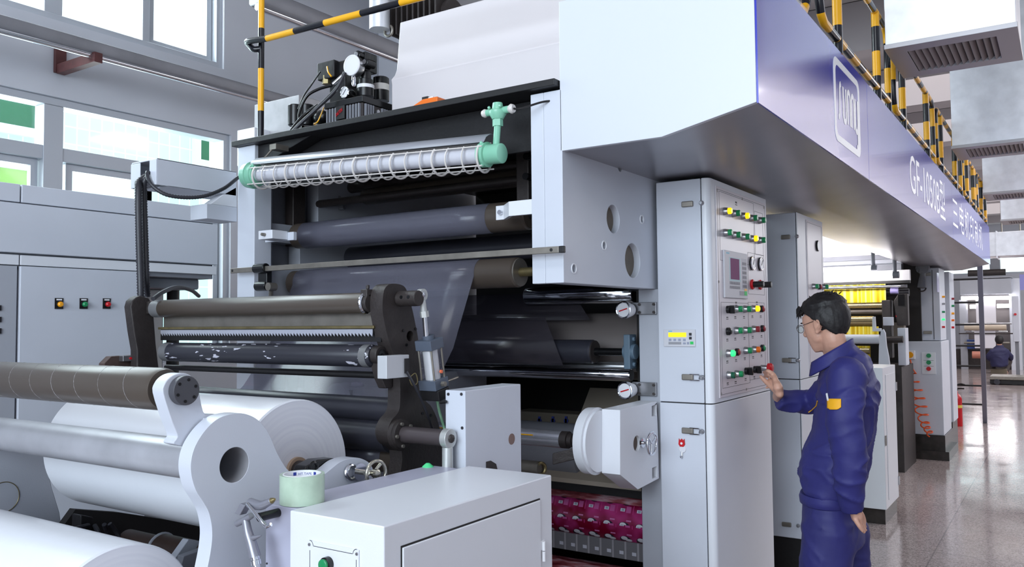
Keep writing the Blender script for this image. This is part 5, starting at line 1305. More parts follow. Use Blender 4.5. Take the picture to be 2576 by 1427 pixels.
for x_, y_ in ((1890, 663), (1911, 665)):
    q = PX(x_, y_, XQ); gg = MB().lathe([(0, .031), (.006, .033), (.010, .029)], q, (1, 0, 0), 32).build('pressure_gauge', black_s, cA)
    MB().cyl(q+Vector((.009, 0, 0)), q+Vector((.0105, 0, 0)), .0275, n=32).build('dial', glassw, gg)
    MB().torus(q+Vector((.009, 0, 0)), (1, 0, 0), .030, .0028, 32, 8).build('bezel', chrome, gg)
    MB().obox(q+Vector((.0115, .004, .006)), (0, .6, 1), (0, 1, -.6), (1, 0, 0), .014, .001, .0006).build('needle', ink, gg)
# tulip hook on the lower door
q = PY(1716, 1124, yA0)
th_ = thing('tulip_hook', 'small adhesive hook with a red tulip head on the lower cabinet door', 'hook', (q.x, yA0-.002, q.z))
MB().prism([(q.x-.014, q.z+.01), (q.x-.012, q.z+.034), (q.x-.007, q.z+.026), (q.x, q.z+.034), (q.x+.007, q.z+.026), (q.x+.012, q.z+.034), (q.x+.014, q.z+.01), (q.x+.008, q.z+.0), (q.x-.008, q.z+.0)], 'Y', yA0-.006, yA0-.001).build('tulip', red, th_, bevel=.001)
MB().lathe([(0, .016), (.003, .014)], (q.x+.002, yA0-.001, q.z-.01), (0, -1, 0), 20).build('base_disc', mat('clear_white_plastic', (224, 224, 230), .2), th_)
MB().cyl((q.x, yA0-.008, q.z+.014), (q.x, yA0-.006, q.z+.014), .005, n=14).build('centre_dot', white, th_)
MB().tube(spline([(q.x, yA0-.004, q.z-.02), (q.x, yA0-.006, q.z-.038), (q.x, yA0-.014, q.z-.044), (q.x, yA0-.02, q.z-.036)]), .003, 8).build('hook', chrome, th_)

# second cabinet behind
yB0 = PX(2012, 700, XP_).y-.03; yB1 = PX(2072, 700, XP_).y
xB0 = PY(1926, 700, yB0).x-.05; xBs = PY(2006, 700, yB0).x
cB = cabinet('control_cabinet', 'pale control cabinet standing behind the worker, next after the one he touches', yB0, yB1, xB0, xBs, 2.183, PX(2012, 957, XP_).z, .42, True)
for px_, py_, op in ((2005, 595, False), (2008, 907, True), (2008, 1323, False)): latch(cB, PY(px_, py_, yB0), op)
ya2, yb2, za2, zb2 = PX(2030, 700, XP_).y, PX(2068, 700, XP_).y, PX(2035, 940, XP_).z, PX(2035, 556, XP_).z
pB = MB().box(XP_, XP_+.004, ya2, yb2, za2, zb2).build('control_panel', MATS['pinkish_white_panel'], cB, bevel=.001)
m = MB(); slot_label(m, ya2+.01, yb2-.01, za2+.012, zb2-.012, XQ); m.build('printed_frame', ink, pB)
q = PX(2055, 619, XQ); gg = MB().lathe([(0, .031), (.006, .033), (.010, .029)], q, (1, 0, 0), 32).build('pressure_gauge', black_s, cB)
MB().cyl(q+Vector((.009, 0, 0)), q+Vector((.0105, 0, 0)), .0275, n=32).build('dial', glassw, gg)
for p, k_, c_ in (((2044, 721), 'ring', 'g'), ((2059, 722), 'flat', 'r'), ((2069, 722), 'ring', 'g')): button(cB, PX(p[0], p[1], XQ), k_, c_)

# tall narrow cabinet beyond the worker
yT0 = PX(2222, 1000, XP_).y; yT1 = PX(2254, 1000, XP_).y
xT0 = PY(2150, 1000, yT0).x; zT = PX(2238, 921, XP_).z; zTb = PX(2222, 1293, XP_).z
tc_ = thing('side_cabinet', 'waist-high white cabinet on a dark plinth just right of the worker', 'cabinet', ((xT0+XP_)/2, (yT0+yT1)/2, 0))
MB().box(xT0, XP_, yT0, yT1, zTb, zT).build('body', paint_w, tc_, bevel=.004)
MB().box(XP_, XP_+.005, yT0+.10, yT1-.05, zTb+.06, zT-.06).build('door', paint_w, tc_, bevel=.003)
q = PX(2229, 1108, XP_+.005); MB().box(XP_+.005, XP_+.010, q.y-.03, q.y+.0, q.z-.04, q.z+.04).build('lock_handle', steel_d, tc_, bevel=.002)
for z_ in (zT-.18, zTb+.14): MB().box(XP_, XP_+.014, yT1-.05, yT1-.01, z_-.035, z_+.035).build('hinge', steel, tc_, bevel=.002)
MB().box(xT0+.02, XP_-.015, yT0+.03, yT1-.02, 0, zTb).build('plinth', mat('dark_stone_plinth', (52, 48, 46), .2, var=.3, vscale=14), tc_)

# ================================================================ walkway housing with the blue fascia
XFA = -0.76; YH = 2.52; ZU = 2.20; ZF = 2.268; ZT = 2.735; YEND = 12.0
wh = thing('walkway_housing', 'long raised walkway housing with white front and shiny blue lettered side', 'walkway', (-1.1, 7.2, 2.2))
MB().prism([(-1.462, ZU), (-1.08, ZU), (XFA-.0065, ZF-.001), (XFA-.0065, ZT), (-1.462, ZT)], 'Y', YH, YH+.02).build('front_panel', mat('cool_white_panel', (212, 216, 224), .35), wh, bevel=.002)
MB().prism([(-1.455, ZU+.004), (-1.08, ZU+.004), (XFA-.004, ZF+.003), (XFA-.004, ZF+.02), (-1.08, ZU+.02), (-1.455, ZU+.02)], 'Y', YH+.02, YEND).build('underside', mat('brushed_grey_underside', (150, 148, 154), .3, metal=.55, var=.12, vscale=2.2), wh)
MB().box(-1.455, -1.44, YH+.02, YEND, ZU+.02, ZT-.02).build('inner_side', paint_g, wh)
MB().box(-1.455, XFA-.002, YH+.02, YEND, ZT-.012, ZT-.002).build('deck', paint_d, wh)
blue = mat('glossy_blue_fascia', (46, 54, 178), .22, spec=.4, coat=.25, var=.06, vscale=1.2)
blue.node_tree.nodes['Principled BSDF'].inputs['Coat Roughness'].default_value = 0.06
ys_ = [YH, 4.25, 7.85, YEND]
for a, b in zip(ys_, ys_[1:]): MB().box(XFA-.006, XFA, a+.001, b-.003, ZF-.004, ZT).build('fascia_panel', blue, wh)
XS = XFA+.0008
wletter = mat('white_vinyl_letter', (244, 246, 250), .35)
# logo frame
ly0, ly1, lz0, lz1 = 3.545, 4.06, 2.335, 2.690
def rr(y0, y1, z0, z1, r, n=6):
    out = []
    for cy, cz, a0 in ((y1-r, z1-r, 0), (y0+r, z1-r, 90), (y0+r, z0+r, 180), (y1-r, z0+r, 270)):
        for k in range(n+1): a = R(a0+90*k/n); out.append((cy+r*math.cos(a), cz+r*math.sin(a)))
    return out
MB().prism(rr(ly0, ly1, lz0, lz1, .05), 'X', XFA, XFA+.0012, [rr(ly0+.035, ly1-.035, lz0+.03, lz1-.03, .035)]).build('logo_frame', wletter, wh)
# stencil-like logo letters: s u n n y
def stroke(m, pts, w, dx=0):
    """flat ribbon of even width along a path on the fascia"""
    P = [Vector((XS+dx, p[0], p[1])) for p in pts]; A = []; n = len(P)
    for i, p in enumerate(P):
        d = (P[min(i+1, n-1)]-P[max(i-1, 0)]).normalized(); q = Vector((1, 0, 0)).cross(d)*w
        A.append((m.bm.verts.new(p-q), m.bm.verts.new(p+q)))
    for a, b in zip(A, A[1:]): m.bm.faces.new((a[0], b[0], b[1], a[1]))
m = MB(); lw = .0125
bz, tz = 2.445, 2.592; L0 = ly0+.085
def arc2(cy, cz, ry, rz, a0, a1, n=8): return [(cy+ry*math.cos(R(a0+(a1-a0)*i/n)), cz+rz*math.sin(R(a0+(a1-a0)*i/n))) for i in range(n+1)]
stroke(m, [(L0+.046, tz+.002), (L0+.032, tz-.004), (L0+.024, tz-.02), (L0+.022, tz-.06), (L0+.018, bz+.06), (L0+.014, bz+.015), (L0+.004, bz), (L0-.01, bz)], lw)
u_ = L0+.086; stroke(m, [(u_, tz)]+arc2(u_+.027, bz+.03, .027, .03, 180, 360)+[(u_+.054, tz)], lw)
for n0 in (L0+.172, L0+.252): stroke(m, [(n0, bz)]+arc2(n0+.026, tz-.03, .026, .03, 180, 0)+[(n0+.052, bz)], lw)
y_ = L0+.33; stroke(m, [(y_, tz)]+arc2(y_+.024, bz+.03, .024, .03, 180, 350), lw); stroke(m, [(y_+.05, tz), (y_+.05, bz-.04), (y_+.046, bz-.06), (y_+.034, bz-.072), (y_+.016, bz-.072)], lw, .0005)
m.build('logo_letters', wletter, wh, smooth=False)
text_mesh('fascia_letters', 'GF-1050B\u578b', wletter, wh, (XS, 5.54, 2.36), (0, 1, 0), (0, 0, 1), 1.78, .30, .001)
text_mesh('fascia_letters', '\u4e09\u7535\u673a\u5370\u5237\u673a', wletter, wh, (XS, 7.86, 2.36), (0, 1, 0), (0, 0, 1), 3.0, .28, .001, 1.3)

# ---- striped railings along the walkway edge
def rail_section(label, y0, y1, group, zlow=2.80, ztop_=3.20, x=-.775, posts=()):
    t = thing('striped_railing', label, 'railing', (x, (y0+y1)/2, ZT), 'striped railings on the walkway')
    r = .02; b = .07
    railseg('lower_rail', [(x, y0, zlow+.25), (x, y0, zlow+b), (x, y0+b*.35, zlow+b*.3), (x, y0+b, zlow), (x, y1, zlow)], r*.85, t, .14, .05)
    railseg('top_rail', [(x, y0, zlow+.25), (x, y0, ztop_-b), (x, y0+b*.3, ztop_-b*.3), (x, y0+b, ztop_), (x, y1-b, ztop_), (x, y1-b*.3, ztop_-b*.3), (x, y1, ztop_-b), (x, y1, ZT+.004)], r*.85, t, .14, .11)
    for yp in posts: railseg('post', [(x, yp, ztop_), (x, yp, ZT)], r, t, .13, .05)
    return t
rail_section('first striped railing section above the lettered logo on the blue fascia', 3.40, 4.95, None, posts=(3.72, 4.62))
rail_section('second striped railing section, between the logo and the model number', 5.12, 6.85, None, posts=(5.45, 6.5))
rail_section('third striped railing section, above the model number', 7.02, 8.8, None, posts=(7.3, 8.3))
rail_section('fourth striped railing section, near the far end of the fascia', 9.0, 10.3, None, posts=(9.4, 10.1))
rail_section('last striped railing section, at the far end of the fascia', 10.5, 11.7, None, posts=(11.1,))
# the near corner of the walkway: a bent end piece at the top edge
t = thing('striped_railing', 'bent striped railing end at the top edge, left of the first section', 'railing', (-.80, 3.0, ZT), 'striped railings on the walkway')
railseg('top_rail', [(-.80, 2.75, ZT+.45), (-.80, 2.75, ZT+.08), (-.80, 2.82, ZT+.045), (-.80, 3.25, ZT+.045), (-.80, 3.3, ZT+.1), (-.80, 3.3, ZT+.45)], .017, t, .14, .06)
railseg('post', [(-.80, 3.05, ZT+.45), (-.80, 3.05, ZT)], .018, t, .13, .05)
# rear railing of the walkway
t = thing('striped_railing', 'rear striped railing on the inner side of the walkway, behind the front sections', 'railing', (-1.40, 7.0, ZT), 'striped railings on the walkway')
railseg('top_rail', [(-1.40, 4.3, ZT), (-1.40, 4.3, 3.30), (-1.40, 11.7, 3.30), (-1.40, 11.7, ZT)], .017, t, .14)
for yp in (5.6, 6.9, 8.2, 9.5, 10.8): railseg('post', [(-1.40, yp, 3.30), (-1.40, yp, ZT)], .018, t, .13, .04)

# ================================================================ air ducts over the aisle
def slats(m, x0, x1, y0, y1, z, n):
    for i in range(n): xx = x0+(x1-x0)*(i+.5)/n; m.obox((xx, (y0+y1)/2, z), (1, 0, .9), (0, 1, 0), (-.9, 0, 1), .014, (y1-y0)/2, .0012)
def duct(i, y, label):
    x0, x1, z0, dep = -.735, -.15, 3.0, .62
    t = thing('air_duct', label, 'air duct', ((x0+x1)/2, y+dep/2, z0), 'air supply ducts over the aisle')
    MB().box(x0, x1, y, y+dep, z0+.02, 4.6).build('duct_body', galv, t, bevel=.003)
    MB().prism(rect(x0-.006, x1+.006, y-.006, y+dep+.006), 'Z', z0, z0+.025, [rect(x0+.09, x1-.09, y+.10, y+dep-.10)]).build('flange', mat('grille_frame_grey', (178, 176, 180), .4, metal=.3), t, bevel=.002)
    gr = MB().box(x0+.09, x1-.09, y+.10, y+dep-.10, z0+.019, z0+.021).build('grille', mat('grille_dark', (58, 52, 54), .6), t)
    m = MB(); slats(m, x0+.09, x1-.09, y+.10, y+dep-.10, z0+.008, 13); m.build('louvre', mat('grille_slat', (150, 140, 140), .5), gr)
    return t
for i, (y, lb) in enumerate(((4.65, 'nearest galvanised air duct with a louvred outlet at the top right'), (7.73, 'second galvanised air duct from the camera over the aisle'), (10.86, 'third galvanised air duct from the camera, smaller, over the aisle'), (14.0, 'fourth galvanised air duct from the camera, far over the aisle'))): duct(i, y, lb)
t = thing('cross_duct', 'horizontal galvanised duct crossing the far end of the hall', 'air duct', (-.9, 17.3, 3.1))
zd0, zd1 = PY(2500, 648, 17.3).z, PY(2500, 588, 17.3).z
MB().box(-1.75, 1.6, 17.0, 17.6, zd0, zd1).build('duct_body', galv, t, bevel=.01)
MB().box(-.98, -.96, 16.99, 17.61, zd0-.03, zd1+.02).build('seam_band', galv, t)
for x_ in (-.9, -.62): MB().cyl((x_, 17.3, zd1), (x_, 17.3, 5.2), .012, n=8).build('hanger_rod', steel_d, t)

# ================================================================ far column with its control boxes
yC0 = 10.56
xq = lambda px_, py_: PY(px_, py_, yC0).x
cC = thing('control_column', 'far white control column under the walkway with upper panel lamps and lower button box', 'control cabinet', (-1.45, 11.0, 0), 'control columns at the far end of the walkway')
zcd = PX(2350, 862, XP_).z; zct = 2.18; zpl = PX(2375, 1092, XP_).z
xCl = PY(2303, 760, yC0+.18).x
MB().box(xCl, XP_-.0, yC0+.18, 11.25, zcd+.006, zct).build('upper_cabinet', paint, cC, bevel=.006)
MB().box(PY(2278, 1000, yC0).x, XP_+.02, yC0, 11.3, zpl, zcd).build('lower_cabinet', paint, cC, bevel=.006)
MB().box(-1.74, XP_+.03, yC0-.02, 11.35, .10, zpl).box(-1.78, XP_+.07, yC0-.06, 11.4, 0, .10).build('plinth', mat('dark_stone_plinth', (52, 48, 46), .2), cC)
x2 = xq(2335, 760)
MB().box(PY(2347, 760, yC0+.18).x-.003, PY(2347, 760, yC0+.18).x+.003, yC0+.176, yC0+.181, zcd+.02, zct-.02).build('door_gap', ink, cC)
for x_, y_ in ((2337, 690), (2340, 837)): 
    q = PY(x_, y_, yC0+.18); MB().box(q.x-.07, q.x+.02, yC0+.165, yC0+.18, q.z-.018, q.z+.018).build('latch', steel_d, cC, bevel=.004)
q0, q1 = PY(2320, 941, yC0), PY(2353, 887, yC0)
o = MB().box(q0.x, q1.x, yC0-.008, yC0, q0.z, q1.z).build('button_plate', paint_w, cC, bevel=.002)
m = MB()
for v in (.62, .36): m.box(q0.x+.02, q1.x-.02, yC0-.0085, yC0-.008, q0.z+(q1.z-q0.z)*v, q0.z+(q1.z-q0.z)*v+.003)
m.build('printed_line', ink, o)
for y_, mm in ((895, green), (912, green), (928, red)):
    q = PY(2336.5, y_, yC0-.008); MB().cyl(q, q-Vector((0, .02, 0)), .024, n=20).build('push_button', mm, cC)
lamps_far = [(0, (760, 'y'), (778, 's'), (797, 'g'), (815, 'G'), (833, 'r'))]
m = MB()
PXC = XP_
for col_, lst in ((2370, ((747, orange_l), (765, steel), (785, green), (804, g_lit), (823, red))), ):
    for y_, mm in lst: q = PX(col_, y_, PXC); MB().cyl(q, q+Vector((.03, 0, 0)), .012, n=16).build('pilot_lamp', mm, cC)
q = PX(2358, 700, PXC); MB().box(PXC, PXC+.006, q.y-.08, q.y+.1, q.z-.16, q.z+.06).build('meter_panel', mat('pale_lilac_reflection', (220, 220, 250), .15), cC)  # panel coloured pale lilac for the bright reflection on it
# second column right behind
cD = thing('control_column', 'second white control column standing right behind the far one', 'control cabinet', (-1.45, 12.2, 0), 'control columns at the far end of the walkway')
MB().box(-1.72, XP_-.0, 11.75, 12.25, .3, 2.18).build('cabinet', paint, cD, bevel=.006); MB().box(-1.74, XP_-.01, 11.7, 12.25, 0, .3).build('plinth', MATS['dark_stone_plinth'], cD)
for y_, mm in ((752, dred), (770, green), (789, orange_l), (806, orange), (824, red)): q = PX(2394, y_, PXC); MB().cyl(q, q+Vector((.03, 0, 0)), .014, n=16).build('pilot_lamp', mm, cD)
# horn on the column
q = PY(2322, 690, yC0+.1); t = thing('alarm_horn', 'grey alarm horn hanging at the top of the far control column', 'horn', tuple(q))
MB().cyl(q+Vector((0, .06, .07)), q+Vector((0, -.06, .07)), .07, n=20).build('bracket_drum', paint_d, t); MB().cyl(q+Vector((0, -.02, .06)), q+Vector((-.01, -.05, -.16)), .03, .05, n=20).build('bell', paint_d, t); MB().torus(q+Vector((-.01, -.055, -.165)), (0, .8, -.5), .042, .008).build('rim', iron, t)
# coiled orange hose and beacon on the column front
q = PY(2290, 893, yC0-.03); t = thing('junction_box', 'small box with orange lamp left of the column button plate', 'box', tuple(q))
MB().box(q.x-.05, q.x+.05, yC0-.05, yC0, q.z-.05, q.z+.05).build('housing', paint_w, t, bevel=.006); MB().cyl((q.x, yC0-.06, q.z), (q.x, yC0-.05, q.z), .035, n=20).build('lamp', orange_l, t)
N = 420; P = []
for i in range(N+1):
    f = i/N; px_ = 2296+38*f**1.1+(8*max(0, f-.85)/.15); py_ = 940+155*f
    c = PY(px_, py_, yC0-.075); a = 2*math.pi*(7.5*f+6*max(0, f-.8)); rr_ = .035+.035*math.sin(math.pi*min(1, f*1.1))
    P.append(c+Vector((rr_*math.cos(a), rr_*.45*math.sin(a), .02*math.sin(a))))
P = [PY(2290, 905, yC0-.06), PY(2294, 925, yC0-.06)]+P
t = MB().tube(P, .0075, 6).build('coiled_hose', mat('orange_hose', (232, 92, 40), .4), None); tag(t, 'coiled orange air hose hanging down the front of the far control column', 'hose')
q = PY(2262, 838, 10.35); t = MB().box(q.x-.08, q.x+.06, 10.3, 10.45, PY(2262, 865, 10.35).z, PY(2262, 812, 10.35).z).build('terminal_box', mat('brown_grey_box', (120, 112, 104), .5), None, bevel=.006); tag(t, 'brown-grey terminal box at the left edge of the far control column', 'box')
# fire extinguishers behind the column
def extinguisher(x, y, label, mm, h=.52, r=.075):
    t = thing('fire_extinguisher', label, 'fire extinguisher', (x, y, 0), 'fire extinguishers by the column')
    MB().lathe([(0, r*.95), (.01, r), (h*.78, r), (h*.88, r*.7), (h*.92, r*.35), (h, r*.3)], (x, y, 0), (0, 0, 1), 28).build('cylinder', mm, t)
    m = MB(); m.cyl((x, y, h), (x, y, h+.04), .025, n=14); m.build('valve', black_s, t)
    m = MB(); m.tube(spline([(x-.09, y, h+.02), (x-.03, y, h+.06), (x+.06, y-.02, h+.10), (x+.12, y-.03, h+.09)]), .014, 8); m.tube([(x, y, h+.03), (x+.11, y-.02, h+.035)], .010, 8); m.build('lever', black_s, t)
    MB().tube(spline([(x-.03, y, h+.02), (x-.12, y-.03, h-.06), (x-.11, y-.05, h-.3), (x-.10, y-.04, h-.36)]), .014, 8).build('hose', black_s, t)
    MB().lathe([(h*.52, r+.001), (h*.60, r+.001)], (x, y, 0), (0, 0, 1), 28, False).build('label', mat('yellow_label', (226, 200, 90), .5), t)
    return t
e = PZ(2408, 1072, 0)
extinguisher(e.x, e.y, 'red fire extinguisher on the floor right of the far control column', mat('extinguisher_red', (190, 16, 28), .25))
extinguisher(e.x-.14, e.y-.35, 'second fire extinguisher half hidden behind the column plinth', mat('extinguisher_dark', (120, 26, 34), .3), .48)
q = PZ(2265, 1088, .25); t = MB().cyl((-1.9, 10.75, .0), (-1.9, 10.75, .5), .09, n=24).build('cardboard_tube', mat('tan_cardboard', (196, 164, 116), .7), None); tag(t, 'tan cardboard tube standing left of the far column plinth', 'tube')

# ================================================================ ladder at the end of the walkway
a, b = PY(2464, 640, 12.15), PZ(2477, 1036, 0)
b = Vector((a.x+.02, 14.6, 0)); 
lb = thing('steel_ladder', 'grey steel ladder leaning at the far end of the walkway', 'ladder', tuple(b))
b = Vector(((PY(2477, 1030, 14.6)).x, 14.6, 0))
dL = b-a
MB().obox((a+b)/2, dL, (1, 0, 0), dL.cross(Vector((1, 0, 0))), dL.length/2, .03, .036).build('side_rail', mat('blue_grey_ladder', (120, 124, 140), .4), lb, bevel=.004)
off = Vector((-.75, 0, 0))
MB().obox((a+b)/2+off, dL, (1, 0, 0), dL.cross(Vector((1, 0, 0))), dL.length/2, .035, .05).build('side_rail', MATS['blue_grey_ladder'], lb, bevel=.004)
for k in range(1, 8):
    p = a+dL*(k/8.0); MB().cyl(p, p+off, .014, n=10).build('rung', black, lb)

# ================================================================ second printing unit with the yellow web
ub2 = thing('printing_unit', 'farther printing unit with yellow striped film behind the worker\'s head', 'machine', (-2.6, 9.6, 0))
YB = 9.7
bw = lambda px_, py_, y=YB: PY(px_, py_, y)
zq = lambda py_, y=YB, px_=2150: PY(px_, py_, y).z
xL, xR = -3.6, bw(2285, 760).x
wl = mat('bright_white_cover', (240, 238, 240), .4)
p0, p1 = bw(2075, 525), bw(2238, 600)
MB().prism([(xL, 2.30), (bw(2240, 640).x, 2.30), (bw(2240, 640).x, 2.62), (bw(2240, 640).x, 3.1), (xL, 3.1)], 'Y', YB+.05, YB+.8).build('cover', wl, ub2, bevel=.01)
for py_, h_ in ((618, .05), (642, .05), (668, .08)): MB().box(xL, -1.47, YB+.1+h_, YB+.2+h_, zq(py_)-h_, zq(py_)+.01).build('dark_beam', paint_d, ub2)
MB().box(xL, -1.47, YB+.22, YB+.3, zq(700), zq(596)).build('upper_panel', paint_g, ub2)
MB().box(xL, xR, YB+.14, YB+.22, zq(708), zq(682)).build('light_panel', wl, ub2)
MB().box(xL, xR+.02, YB+.02, YB+.06, zq(716), zq(709)).build('dark_bar', black, ub2)
MB().box(PY(2284, 760, 10.75).x, PY(2303, 760, 10.74).x-.005, 10.75, 11.2, 0, 2.19).build('side_post', paint, ub2, bevel=.004)
MB().box(xL, xR, YB+.9, YB+.95, 0, 2.3).build('back_panel', dark, ub2)
def R2(nm, pyt, pyb, px1, mm, y=YB): 
    zt_, zb_ = zq(pyt, y, px1), zq(pyb, y, px1); r_ = (zt_-zb_)/2; MB().cyl((xL, y+.05, (zt_+zb_)/2), (bw(px1, pyt, y).x, y+.05, (zt_+zb_)/2), r_, n=28).build(nm, mm, ub2)
gold = mat('gold_tinted_steel', (190, 172, 130), .18, metal=.8)
R2('bright_rail', 715, 724, 2280, chrome, YB-.05)
R2('roller', 762, 776, 2217, gold); R2('roller', 778, 793, 2220, rubber); R2('roller', 795, 820, 2196, gold, YB-.1)
R2('cross_tube', 842, 866, 2210, paint, YB-.3); R2('roller', 876, 892, 2185, gold, YB-.1); R2('roller', 898, 915, 2180, rubber, YB-.1)
R2('dark_roller', 726, 745, 2285, rubber_b, YB+.3)
m = MB(); q = bw(2228, 790); m.box(q.x-.03, q.x+.06, YB-.05, YB+.1, zq(900), zq(757)); m.build('dark_arm', iron, ub2, bevel=.01)
q = bw(2272, 790); MB().prism([(q.x-.06, zq(820)), (q.x+.05, zq(820)), (q.x+.05, zq(742)), (q.x-.04, zq(742)), (q.x-.09, zq(760))], 'Y', YB-.02, YB+.08).build('dark_arm', iron, ub2, bevel=.01)
q = bw(2268, 755); MB().obox(q, (0, 0, 1), (1, 0, 0), (0, 1, 0), .06, .03, .03).build('bright_cylinder', chrome, ub2)
y3 = YB-.3
pts = [(2212,918),(2213,870),(2218,832),(2224,828),(2229,838),(2232,870),(2238,900),(2240,918),(2240,1000),(2206,1000)]
MB().prism([(PY(x, y, y3).x, PY(x, y, y3).z) for x, y in pts], 'Y', y3-.05, y3).build('turret_plate', paint, ub2, bevel=.006)
MB().prism([(PY(x, y, y3).x, PY(x, y, y3).z) for x, y in ((2196,797),(2203,797),(2205,826),(2218,826),(2218,834),(2196,834))], 'Y', y3-.04, y3).build('bracket', paint_w, ub2, bevel=.004)
MB().cyl(PY(2226, 855, y3+.1), PY(2272, 854, y3+.1), .035, n=20).build('pivot_shaft', iron, ub2)
q0, q1 = bw(2266, 918), bw(2283, 825); MB().box(q0.x, q1.x, YB-.15, YB+.05, q0.z, q1.z).build('bearing_stand', paint, ub2, bevel=.006)
MB().cyl(bw(2240, 733), bw(2260, 733), .03, n=16).build('lilac_roller', mat('lilac_roller', (150, 140, 190), .3), ub2)
q = bw(2240, 805); MB().box(q.x-.04, q.x+.05, YB-.2, YB-.1, q.z-.06, q.z+.03).build('sensor_box', paint, ub2, bevel=.004)
MB().cyl(bw(2254, 796), bw(2270, 794), .02, n=12).build('red_knob', red, ub2)
MB().box(bw(2120, 900).x, bw(2275, 900).x, YB-.2, YB+.6, 0, zq(918)).build('base', iron, ub2)
def yellow_web():
    m = mat('yellow_striped_film', (240, 206, 40), .3); h = NT(m); tc = h.new('ShaderNodeTexCoord'); sp = h.new('ShaderNodeSeparateXYZ'); h.link(tc.outputs['Object'], sp.inputs[0])
    n = h.new('ShaderNodeTexNoise'); n.noise_dimensions = '1D'; n.inputs['Scale'].default_value = 26; n.inputs['Detail'].default_value = 1; h.link(sp.outputs[0], n.inputs['W'])
    rp = h.new('ShaderNodeValToRGB'); e = rp.color_ramp.elements; e[0].color = rgb(206, 170, 20); e[0].position = .38; e[1].color = rgb(252, 240, 130); e[1].position = .62; x = e.new(.5); x.color = rgb(246, 216, 40)
    h.link(n.outputs[0], rp.inputs[0]); h.link(rp.outputs[0], h.b.inputs['Base Color']); return m
yw = yellow_web()
t = MB().box(xL+.1, bw(2227, 735).x, YB+.03, YB+.034, zq(762), zq(711)).build('yellow_web', yw, None); tag(t, 'yellow striped printed film stretched above the worker\'s head on the far unit', 'printed film', 'yellow film strips of the far unit')
t = MB().box(xL+.1, bw(2206, 830).x, YB+.1, YB+.104, zq(842), zq(822)).build('yellow_web', yw, None); tag(t, 'lower strip of yellow film below the steel rollers of the far unit', 'printed film', 'yellow film strips of the far unit')
t = MB().box(xL+.1, bw(2190, 872).x, YB-.02, YB-.016, zq(905), zq(870)).build('yellow_web', yw, None); tag(t, 'lowest yellow film patch under the pale cross tube of the far unit', 'printed film', 'yellow film strips of the far unit')
# fluorescent fixtures hanging before the unit
for px_, py_, lbx, lab in ((2192, 676, -3.4, 'left fluorescent lamp hanging before the yellow film'), (2246, 692, -3.2, 'right fluorescent lamp hanging lower before the yellow film')):
    q = PY(px_, py_, YB-.25); t = thing('fluorescent_lamp', lab, 'lamp', tuple(q), 'fluorescent lamps before the yellow film')
    MB().cyl((lbx, YB-.25, q.z), (q.x, YB-.25, q.z), .03, n=16).build('lit_tube', tube_lit, t)
    MB().cyl((q.x, YB-.25, q.z), (q.x+.06, YB-.25, q.z), .036, n=16).build('end_cap', paint_d, t)
    MB().cyl((q.x+.02, YB-.25, q.z), (q.x+.02, YB-.25, q.z+.20), .02, n=12).build('stem', paint_d, t)
    MB().box(q.x-.06, q.x+.1, YB-.3, YB-.2, q.z+.2, q.z+.26).build('junction', steel_d, t, bevel=.006)

# ================================================================ far machine with the white web
YD = 29.4
fd = lambda px_, py_, y=YD: PY(px_, py_, y)
fm = thing('far_printing_machine', 'far machine with grey hood, bright lamps and white web at the hall end', 'machine', (-1.5, 30.0, 0))
def fb(nm, mm, x0_, x1_, y0_, y1_, y=YD, d=.2): 
    a, b = fd(x0_, y1_, y), fd(x1_, y0_, y); MB().box(a.x, b.x, y, y+d, a.z, b.z).build(nm, mm, fm, bevel=.01)
fb('hood', paint_g, 2415, 2543, 700, 742, YD, .8); fb('hood_rim', paint_w, 2412, 2546, 697, 702, YD-.03, .9)
fb('side_column', paint, 2545, 2564, 700, 940, YD+.2, .5); fb('side_column', paint_g, 2418, 2430, 755, 935, YD+.2, .5)
fb('back_panel', mat('dim_grey_back', (110, 104, 104), .6), 2425, 2550, 742, 940, YD+.9, .1)
fb('lower_body', iron, 2405, 2550, 880, 932, YD+.3, .5)
def fr_(nm, mm, x0_, x1_, y0_, y1_, y=YD):
    a, b = fd(x0_, (y0_+y1_)/2, y), fd(x1_, (y0_+y1_)/2, y); r_ = abs(fd(x0_, y0_, y).z-fd(x0_, y1_, y).z)/2; MB().cyl(a, Vector((b.x, a.y, a.z)), r_, n=20).build(nm, mm, fm)
fr_('roller', mat('beige_roller', (196, 180, 160), .3), 2426, 2532, 818, 832, YD-.1); fr_('roller', steel, 2415, 2545, 813, 817, YD-.2); fr_('roller', chrome, 2430, 2535, 833, 839, YD); fr_('roller', steel_d, 2425, 2540, 860, 865, YD); fr_('tie_rod', iron, 2412, 2548, 838, 841, YD-.1)
fr_('copper_roll', mat('salmon_roll', (200, 130, 110), .4), 2446, 2470, 884, 902, YD-.3)
fb('blue_drum', mat('blue_drum', (50, 80, 150), .4), 2433, 2452, 855, 878, YD+.1, .2)
fr_('top_pipe', iron, 2435, 2530, 680, 696, YD+.3); fb('duct_hood', paint_d, 2490, 2515, 650, 690, YD+.5, .3)
for x0_, x1_, y_, lb in ((2418, 2466, 751, 'left bright lamp tube under the far grey hood'), (2472, 2542, 751, 'right bright lamp tube under the far grey hood')):
    a, b = fd(x0_, y_, YD-.05), fd(x1_, y_, YD-.05); t = thing('fluorescent_lamp', lb, 'lamp', tuple(a), 'fluorescent lamps of the far machine'); MB().cyl(a, Vector((b.x, a.y, a.z)), .05, n=16).build('lit_tube', tube_lit, t); MB().box(a.x, b.x, YD-.09, YD-.01, a.z+.05, a.z+.08).build('housing', white, t)
